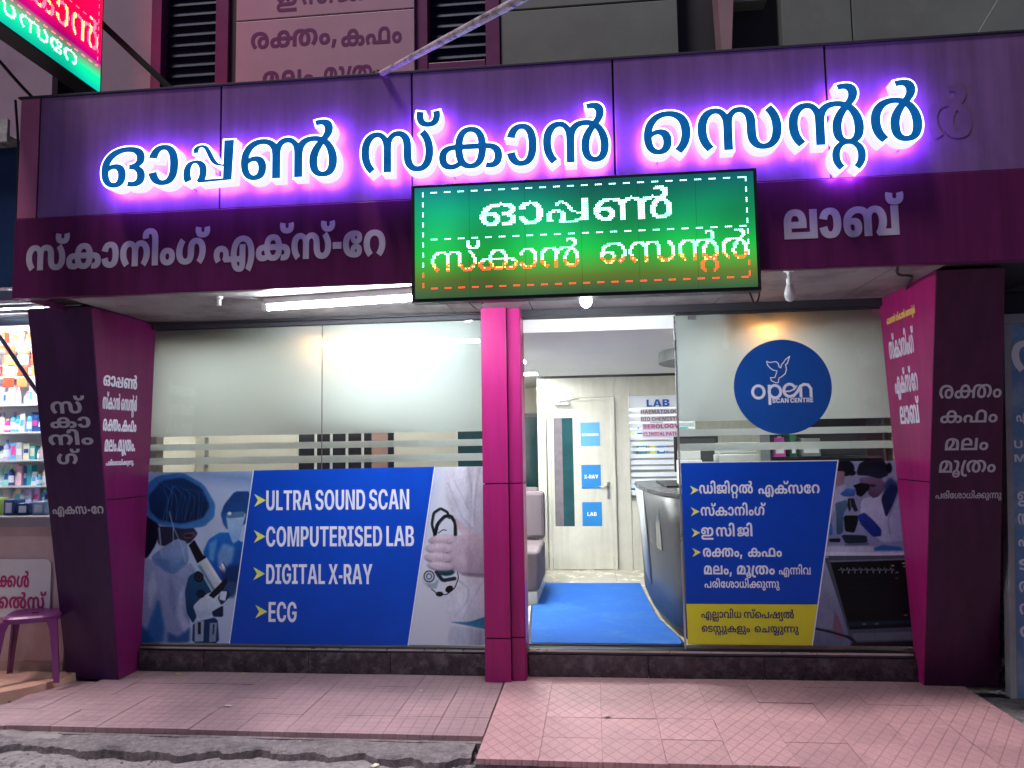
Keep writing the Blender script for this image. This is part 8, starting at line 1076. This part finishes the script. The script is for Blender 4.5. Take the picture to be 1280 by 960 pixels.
MB().prism([(x, -.275, z) for x, z in P_], (0, .012, 0)).obj('panel', mat('sign_white', (.74, .76, .78), .4, var=.04), t)
mk = mat('sign_magenta', (.50, .01, .16), .4, var=0)
text('word', 'ി ക്ക ൾ', mk, t, (0, -.276, 0), FU, FV, -4.50, -4.195, .660, .085, wx=.6); text('word', 'ക്ക ൽ സ്', mk, t, (0, -.276, 0), FU, FV, -4.53, -4.055, .505, .085, wx=.6)
# shelves and goods
t = thing('shop_shelving', 'white shelving of the neighbouring shop packed with goods', 'shelving', (-5.3, 1.2, 1.18)); m_sw = mat('shelf_white', (.72, .74, .76), .4, var=.03)
box('back_panel', -6.4, -4.5, 1.24, 1.26, .05, 3.0, m_sw, t)
LV = [1.19, 1.36, 1.60, 1.86, 2.12, 2.38, 2.64]
for z in LV: box('shelf_board', -6.39, -4.51, .98, 1.238, z - .016, z, m_sw, t)
for x in (-6.4, -4.505): box('upright', x - .02, x, .98, 1.24, .05, 3.0, m_sw, t)
PALN = [('white', (.75, .76, .80)), ('sky blue', (.10, .42, .78)), ('pale pink', (.75, .45, .55)), ('navy', (.02, .07, .25)), ('mint', (.35, .70, .60)), ('lilac', (.50, .42, .75)), ('cream', (.75, .68, .50)), ('hot pink', (.80, .05, .28)), ('teal', (.05, .40, .45)), ('silver', (.50, .53, .56))]
ORD = ['bottom', 'second', 'third', 'fourth', 'fifth', 'sixth', 'top']; NTH = ['first', 'second', 'third', 'fourth', 'fifth', 'sixth', 'seventh', 'eighth', 'ninth', 'tenth', 'eleventh', 'twelfth', 'thirteenth', 'fourteenth', 'fifteenth', 'sixteenth', 'seventeenth', 'eighteenth', 'nineteenth', 'twentieth']
rs = random.Random(4)
def goods(lv):
    x = -5.72; k = 0; top = (LV + [2.9])[lv + 1] - .03
    while x < -4.72:
        w = rs.uniform(.03, .068); h = min(rs.uniform(.10, .20), top - LV[lv]); kind = rs.choice(['carton', 'packet', 'bottle', 'carton'])
        cn, cc = (('orange red', (.85, .10, .03)), ('red', (.78, .03, .04)), ('orange', (.9, .30, .05)))[k % 3] if lv >= 5 else PALN[rs.randrange(10)]
        y = 1.02 + rs.uniform(0, .05); z = LV[lv] + .001; mm = mat('pack_' + cn.replace(' ', '_'), cc, .35, var=.1, scale=20); m2 = mat('pack_' + PALN[(k * 3 + lv) % 10][0].replace(' ', '_'), PALN[(k * 3 + lv) % 10][1], .35, var=.1, scale=20)
        q = thing('goods_' + kind, '%s %s, %s from the left on the %s shelf of the lit shop' % (cn, kind, NTH[k], ORD[lv]), kind, (x + w / 2, y + .05, z), 'goods on the shelves of the neighbouring shop')
        if kind == 'bottle': r = min(w, .06) / 2; MB().lathe([(0, 0), (r, 0), (r, h * .62), (r * .9, h * .7), (r * .4, h * .8), (r * .4, h * .84), (0, h * .84)], (x + w / 2, y + r, z), 12).obj('body', mm, q); MB().lathe([(0, h * .845), (r * .5, h * .845), (r * .5, h), (0, h)], (x + w / 2, y + r, z), 10).obj('cap', m2, q); MB().lathe([(r + .0005, h * .15), (r + .0012, h * .15), (r + .0012, h * .5), (r + .0005, h * .5)], (x + w / 2, y + r, z), 12).obj('label', m_vinw, q)
        elif kind == 'packet': MB().hexa([(x, y, z), (x + w, y, z), (x + w, y + .04, z), (x, y + .04, z)], [(x + .002, y + .016, z + h), (x + w - .002, y + .016, z + h), (x + w - .002, y + .022, z + h), (x + .002, y + .022, z + h)]).obj('body', mm, q); MB().prism([(x + w * .15, y + .0035, z + h * .3), (x + w * .85, y + .0035, z + h * .3), (x + w * .8, y + .009, z + h * .62), (x + w * .2, y + .009, z + h * .62)], (0, -.0015, 0)).obj('label', m2, q)
        else: box('body', x, x + w, y, y + .08, z, z + h, mm, q); box('label', x + w * .12, x + w * .88, y - .0015, y - .0002, z + h * rs.uniform(.15, .4), z + h * rs.uniform(.55, .85), m2, q)
        x += w + rs.uniform(.001, .006); k += 1
for lv in range(7): goods(lv)
# hanging strips of red sachets
for k in range(5):
    x = -5.15 + k * .13; q = thing('sachet_strip', 'hanging strip of %s sachets, %s from the left above the counter' % (('orange red', 'red and white', 'scarlet', 'coral', 'vermilion')[k], NTH[k]), 'sachet strip', (x, .55, 2.62), 'sachet strips hanging in the neighbouring shop')
    for j in range(4): box('sachet', x, x + .10, .55, .565, 2.62 - j * .098 - .09, 2.62 - j * .098, mat('sachet_red_%s' % 'abc'[(j + k) % 3], ((.85, .10, .05), (.9, .32, .12), (.8, .55, .5))[(j + k) % 3], .3, var=.1), q, .004)
    box('hook', x + .045, x + .055, .55, .56, 2.6201, 2.72, m_alu, q)
for k, (x, w, h, cn, cc) in enumerate(((-4.78, .20, .13, 'green and yellow leaflet rack', (.45, .62, .08)), (-4.52, .09, .12, 'dark blue jar', (.03, .10, .3)), (-4.41, .10, .09, 'navy tray of pens', (.02, .06, .2)), (-4.28, .10, .10, 'pale blue carton', (.3, .5, .7)))):
    q = thing('counter_item', '%s standing on the shop counter ledge' % cn, cn.split()[-1], (x + w / 2, -.1, 1.18)); box('body', x, x + w, -.16, -.04, 1.181, 1.181 + h, mat('counter_' + cn.split()[0] + cn.split()[1], cc, .4, var=.1), q, .006); box('label', x + .02, x + w - .02, -.163, -.1605, 1.2, 1.18 + h * .8, m_vinw, q)
struct(box('shop_side_wall', -6.6, -6.5, -.1, 1.3, .05, 3.0, m_sw)); struct(box('shop_ceiling', -6.6, -3.9, -.1, 1.3, 2.95, 3.0, m_sw)); struct(box('shop_party_wall', -4.2, -4.12, .25, 1.3, .05, 2.95, m_sw))
t = thing('assumed_shop_tube', 'assumed tube light, out of sight, under the ceiling of the neighbouring shop', 'tube light', (-5.2, .35, 2.9)); box('batten', -5.9, -4.6, .33, .37, 2.91, 2.945, m_white, t); MB().tube([(-5.85, .35, 2.89), (-4.65, .35, 2.89)], .016, 10).obj('tube', emat('assumed_tube_white', (.92, .96, 1.), 170), t)  # lamp assumed and added to brighten the shop, hidden from view
# awning frame of the shop
t = thing('awning_frame', 'blue grey metal slat awning over the neighbouring shop', 'awning', (-4.4, -.7, 2.65)); m_st = mat('blue_grey_steel', (.16, .20, .27), .3, .6, var=.15)
for k in range(5):
    y = -1.12 + k * .17; MB().hexa([(-5.6, y, 2.66), (-3.50 , y, 2.66), (-3.50, y + .10, 2.70), (-5.6, y + .10, 2.70)], [(-5.6, y, 2.668), (-3.50, y, 2.668), (-3.50, y + .10, 2.708), (-5.6, y + .10, 2.708)]).obj('slat', m_st if k % 2 else mat('pale_slat', (.50, .52, .56), .4, .3, var=.1), t)
box('edge_rail', -5.6, -3.47, -1.16, -1.13, 2.63, 2.70, m_st, t, .004); box('edge_rail', -5.6, -3.47, -.24, -.20, 2.64, 2.70, m_st, t, .004)
MB().tube([(-4.62, -.30, 2.72), (-4.21, -.30, 2.17), (-4.05, -.28, 1.95)], .016, 8).obj('strut', m_st, t)
t = thing('dark_signboard', 'unlit dark blue board above the neighbouring shop', 'sign', (-4.6, -.8, 2.8)); box('board', -5.8, -3.975, -.82, -.76, 2.80, 3.80, mat('night_blue_board', (.012, .035, .10), .3, var=.2), t)
b = MB()
for k in range(16): x = -5.0 + k * .065; b.hexa([(x, -.9, 3.83), (x + .0325, -.9, 3.85), (x + .0325, -.3, 3.93), (x, -.3, 3.91)], [(x, -.9, 3.84), (x + .0325, -.9, 3.86), (x + .0325, -.3, 3.94), (x, -.3, 3.92)]); b.hexa([(x + .0325, -.9, 3.85), (x + .065, -.9, 3.83), (x + .065, -.3, 3.91), (x + .0325, -.3, 3.93)], [(x + .0325, -.9, 3.86), (x + .065, -.9, 3.84), (x + .065, -.3, 3.92), (x + .0325, -.3, 3.94)])
tag(b.obj('corrugated_sheet', mat('weathered_sheet', (.42, .41, .40), .6, .2, var=.3, scale=12, stain=(.06, .05, .05), sscale=9)), 'stained corrugated sheet edge above the dark blue board', 'roof sheet')
tag(box('edge_fascia', -5.8, -3.975, -.93, -.905, 3.80, 3.96, mat('peeling_white_fascia', (.45, .44, .44), .7, var=.3, scale=14, stain=(.05, .045, .05), sscale=10)), 'peeling white fascia strip at the far left over the dark board', 'fascia strip')
struct(box('neighbour_wall', -7.0, -4.0, .3, .4, 3.0, 5.0, m_dark))

# pink plastic stool
def stool(cx, cy, rz):
    t = thing('plastic_stool', 'pink purple plastic stool standing beside the dark left pillar', 'stool', (cx, cy, .05), rz=rz); m_ = mat('purple_plastic', (.16, .025, .14), .32, var=.08, scale=3); H = .46; a = .165
    def ring(r, z, n=28, e=4.5): return [(r * math.copysign(abs(math.cos(q)) ** (2 / e), math.cos(q)), r * math.copysign(abs(math.sin(q)) ** (2 / e), math.sin(q)), z) for q in [2 * math.pi * i / n for i in range(n)]]
    rs_ = [ring(a + .012, H - .045), ring(a + .012, H - .012), ring(a, H), ring(a * .6, H - .004), ring(.03, H - .006), ring(.028, H - .03), ring(a - .01, H - .02), ring(a + .002, H - .045)]; n = 28; V = [p for r in rs_ for p in r]; F = [(j * n + i, j * n + (i + 1) % n, (j + 1) * n + (i + 1) % n, (j + 1) * n + i) for j in range(len(rs_)) for i in range(n) if j < len(rs_) - 1]; F += [((len(rs_) - 1) * n + i, (len(rs_) - 1) * n + (i + 1) % n, (i + 1) % n, i) for i in range(n)]
    mesh('seat', V, F, m_, t, local=True, smooth=False)
    for sx in (-1, 1):
        for sy in (-1, 1):
            def sec(w, o, z): c = Vector((sx * o, sy * o, z)); return [tuple(c + Vector(q)) for q in ((-sx * w, 0, 0), (-sx * w, -sy * .010, 0), (-sx * .012, -sy * .014, 0), (-sx * .014, -sy * w, 0), (0, -sy * w, 0), (sx * .004, sy * .004, 0))]
            R_ = [sec(.062, a + .008, H - .03), sec(.045, a + .016, H - .10), sec(.036, a + .035, .15), sec(.032, a + .045, 0)]; V = [p for r in R_ for p in r]; F = [(j * 6 + i, j * 6 + (i + 1) % 6, (j + 1) * 6 + (i + 1) % 6, (j + 1) * 6 + i) for j in range(3) for i in range(6)] + [tuple(range(6)), tuple(range(18, 24))]
            mesh('leg', V, F, m_, t, local=True)
    return t
stool(-4.03, -.42, math.radians(24))

# ---------------------------------------------------------------- right neighbour
t = thing('brick_wall', 'dark brick wall in the gap right of the maroon pillar', 'wall', (2.9, .2, 0)); box('core', 2.66, 3.6, .22, .5, 0, 4.0, m_dark, t); m_br = mat('sooty_brick', (.10, .075, .085), .8, var=.35, scale=9, bump=.6)
me = bpy.data.meshes.new('brick'); bb = MB().box(0, .19, 0, .1, 0, .068); me.from_pydata(bb.V, [], bb.F); me.materials.append(m_br)
for r_ in range(32):
    for c_ in range(4):
        o = bpy.data.objects.new('brick', me); o.location = (2.60 + c_ * .2 + (.1 if r_ % 2 else 0) - 2.9, .12 + random.gauss(0, .006) - .2, .02 + r_ * .078); o.parent = t; COL.objects.link(o)
t = thing('side_sign', 'faded blue sign board on a metal frame at the right edge, lettered down its face', 'sign', (2.7, -.6, 0)); m_sd = mat('faded_blue_board', (.13, .27, .48), .4, var=.15, scale=4, stain=(.34, .42, .54), sscale=3)
rx = lambda z: 2.455 + (z) * .055
MB().hexa([(2.632, -.36, .0), (3.4, -.36, .0), (3.4, -.32, .0), (2.632, -.32, .0)], [(2.752, -.36, 2.40), (3.5, -.36, 2.40), (3.5, -.32, 2.40), (2.752, -.32, 2.40)]).obj('board', m_sd, t)
m_gf = mat('galvanised_frame', (.30, .31, .33), .4, .5, var=.2)
MB().hexa([(2.592, -.38, .0), (2.630, -.38, .0), (2.630, -.31, .0), (2.592, -.31, .0)], [(2.705, -.38, 2.40), (2.750, -.38, 2.40), (2.750, -.31, 2.40), (2.705, -.31, 2.40)]).obj('frame', m_gf, t, .004)
box('top_rail', 2.705, 3.5, -.385, -.305, 2.401, 2.46, m_gf, t, .004)
rx = lambda z: 2.632 + z * .05
for k, (ch, z) in enumerate((('ന', 2.08), ('എ', 1.75), ('ഇ', 1.23), ('സ്', 1.09), ('ഷ', .95), ('ട', .80), ('ത', .66), ('ന', .52), ('ര', .38))): text('word', ch, m_vinw, t, (0, -.3605, 0), FU, FV, rx(z) + (.03 if k else .012), rx(z) + (.12 if k else .30), z, .07 if k else .2, wx=.6)
for z in (1.58, 1.49): text('word', latin('UDER' if z > 1.5 else 'MEDI'), m_vinw, t, (0, -.3605, 0), FU, FV, rx(z) + .015, rx(z) + .24, z, .05, body=727, wx=.5)
V = []; F = []; bb = MB()
for k in range(9): vf = blob('', (2.80 + .05 * math.sin(k * 2.2), -.12, .06 + .06 * k), .12 - .006 * k, None, n=10, flat=.8, seed=30 + k); bb.add(*vf)
tag(bb.obj('sack_heap', mat('dusty_sack', (.13, .12, .13), .85, var=.3, scale=9, bump=.8, bscale=30), smooth=True), 'dusty grey heap of sacks squeezed between the right pillar and the blue sign', 'sack')
struct(box('dark_backdrop', 2.7, 6.5, .6, .7, 0, 7, m_dark))
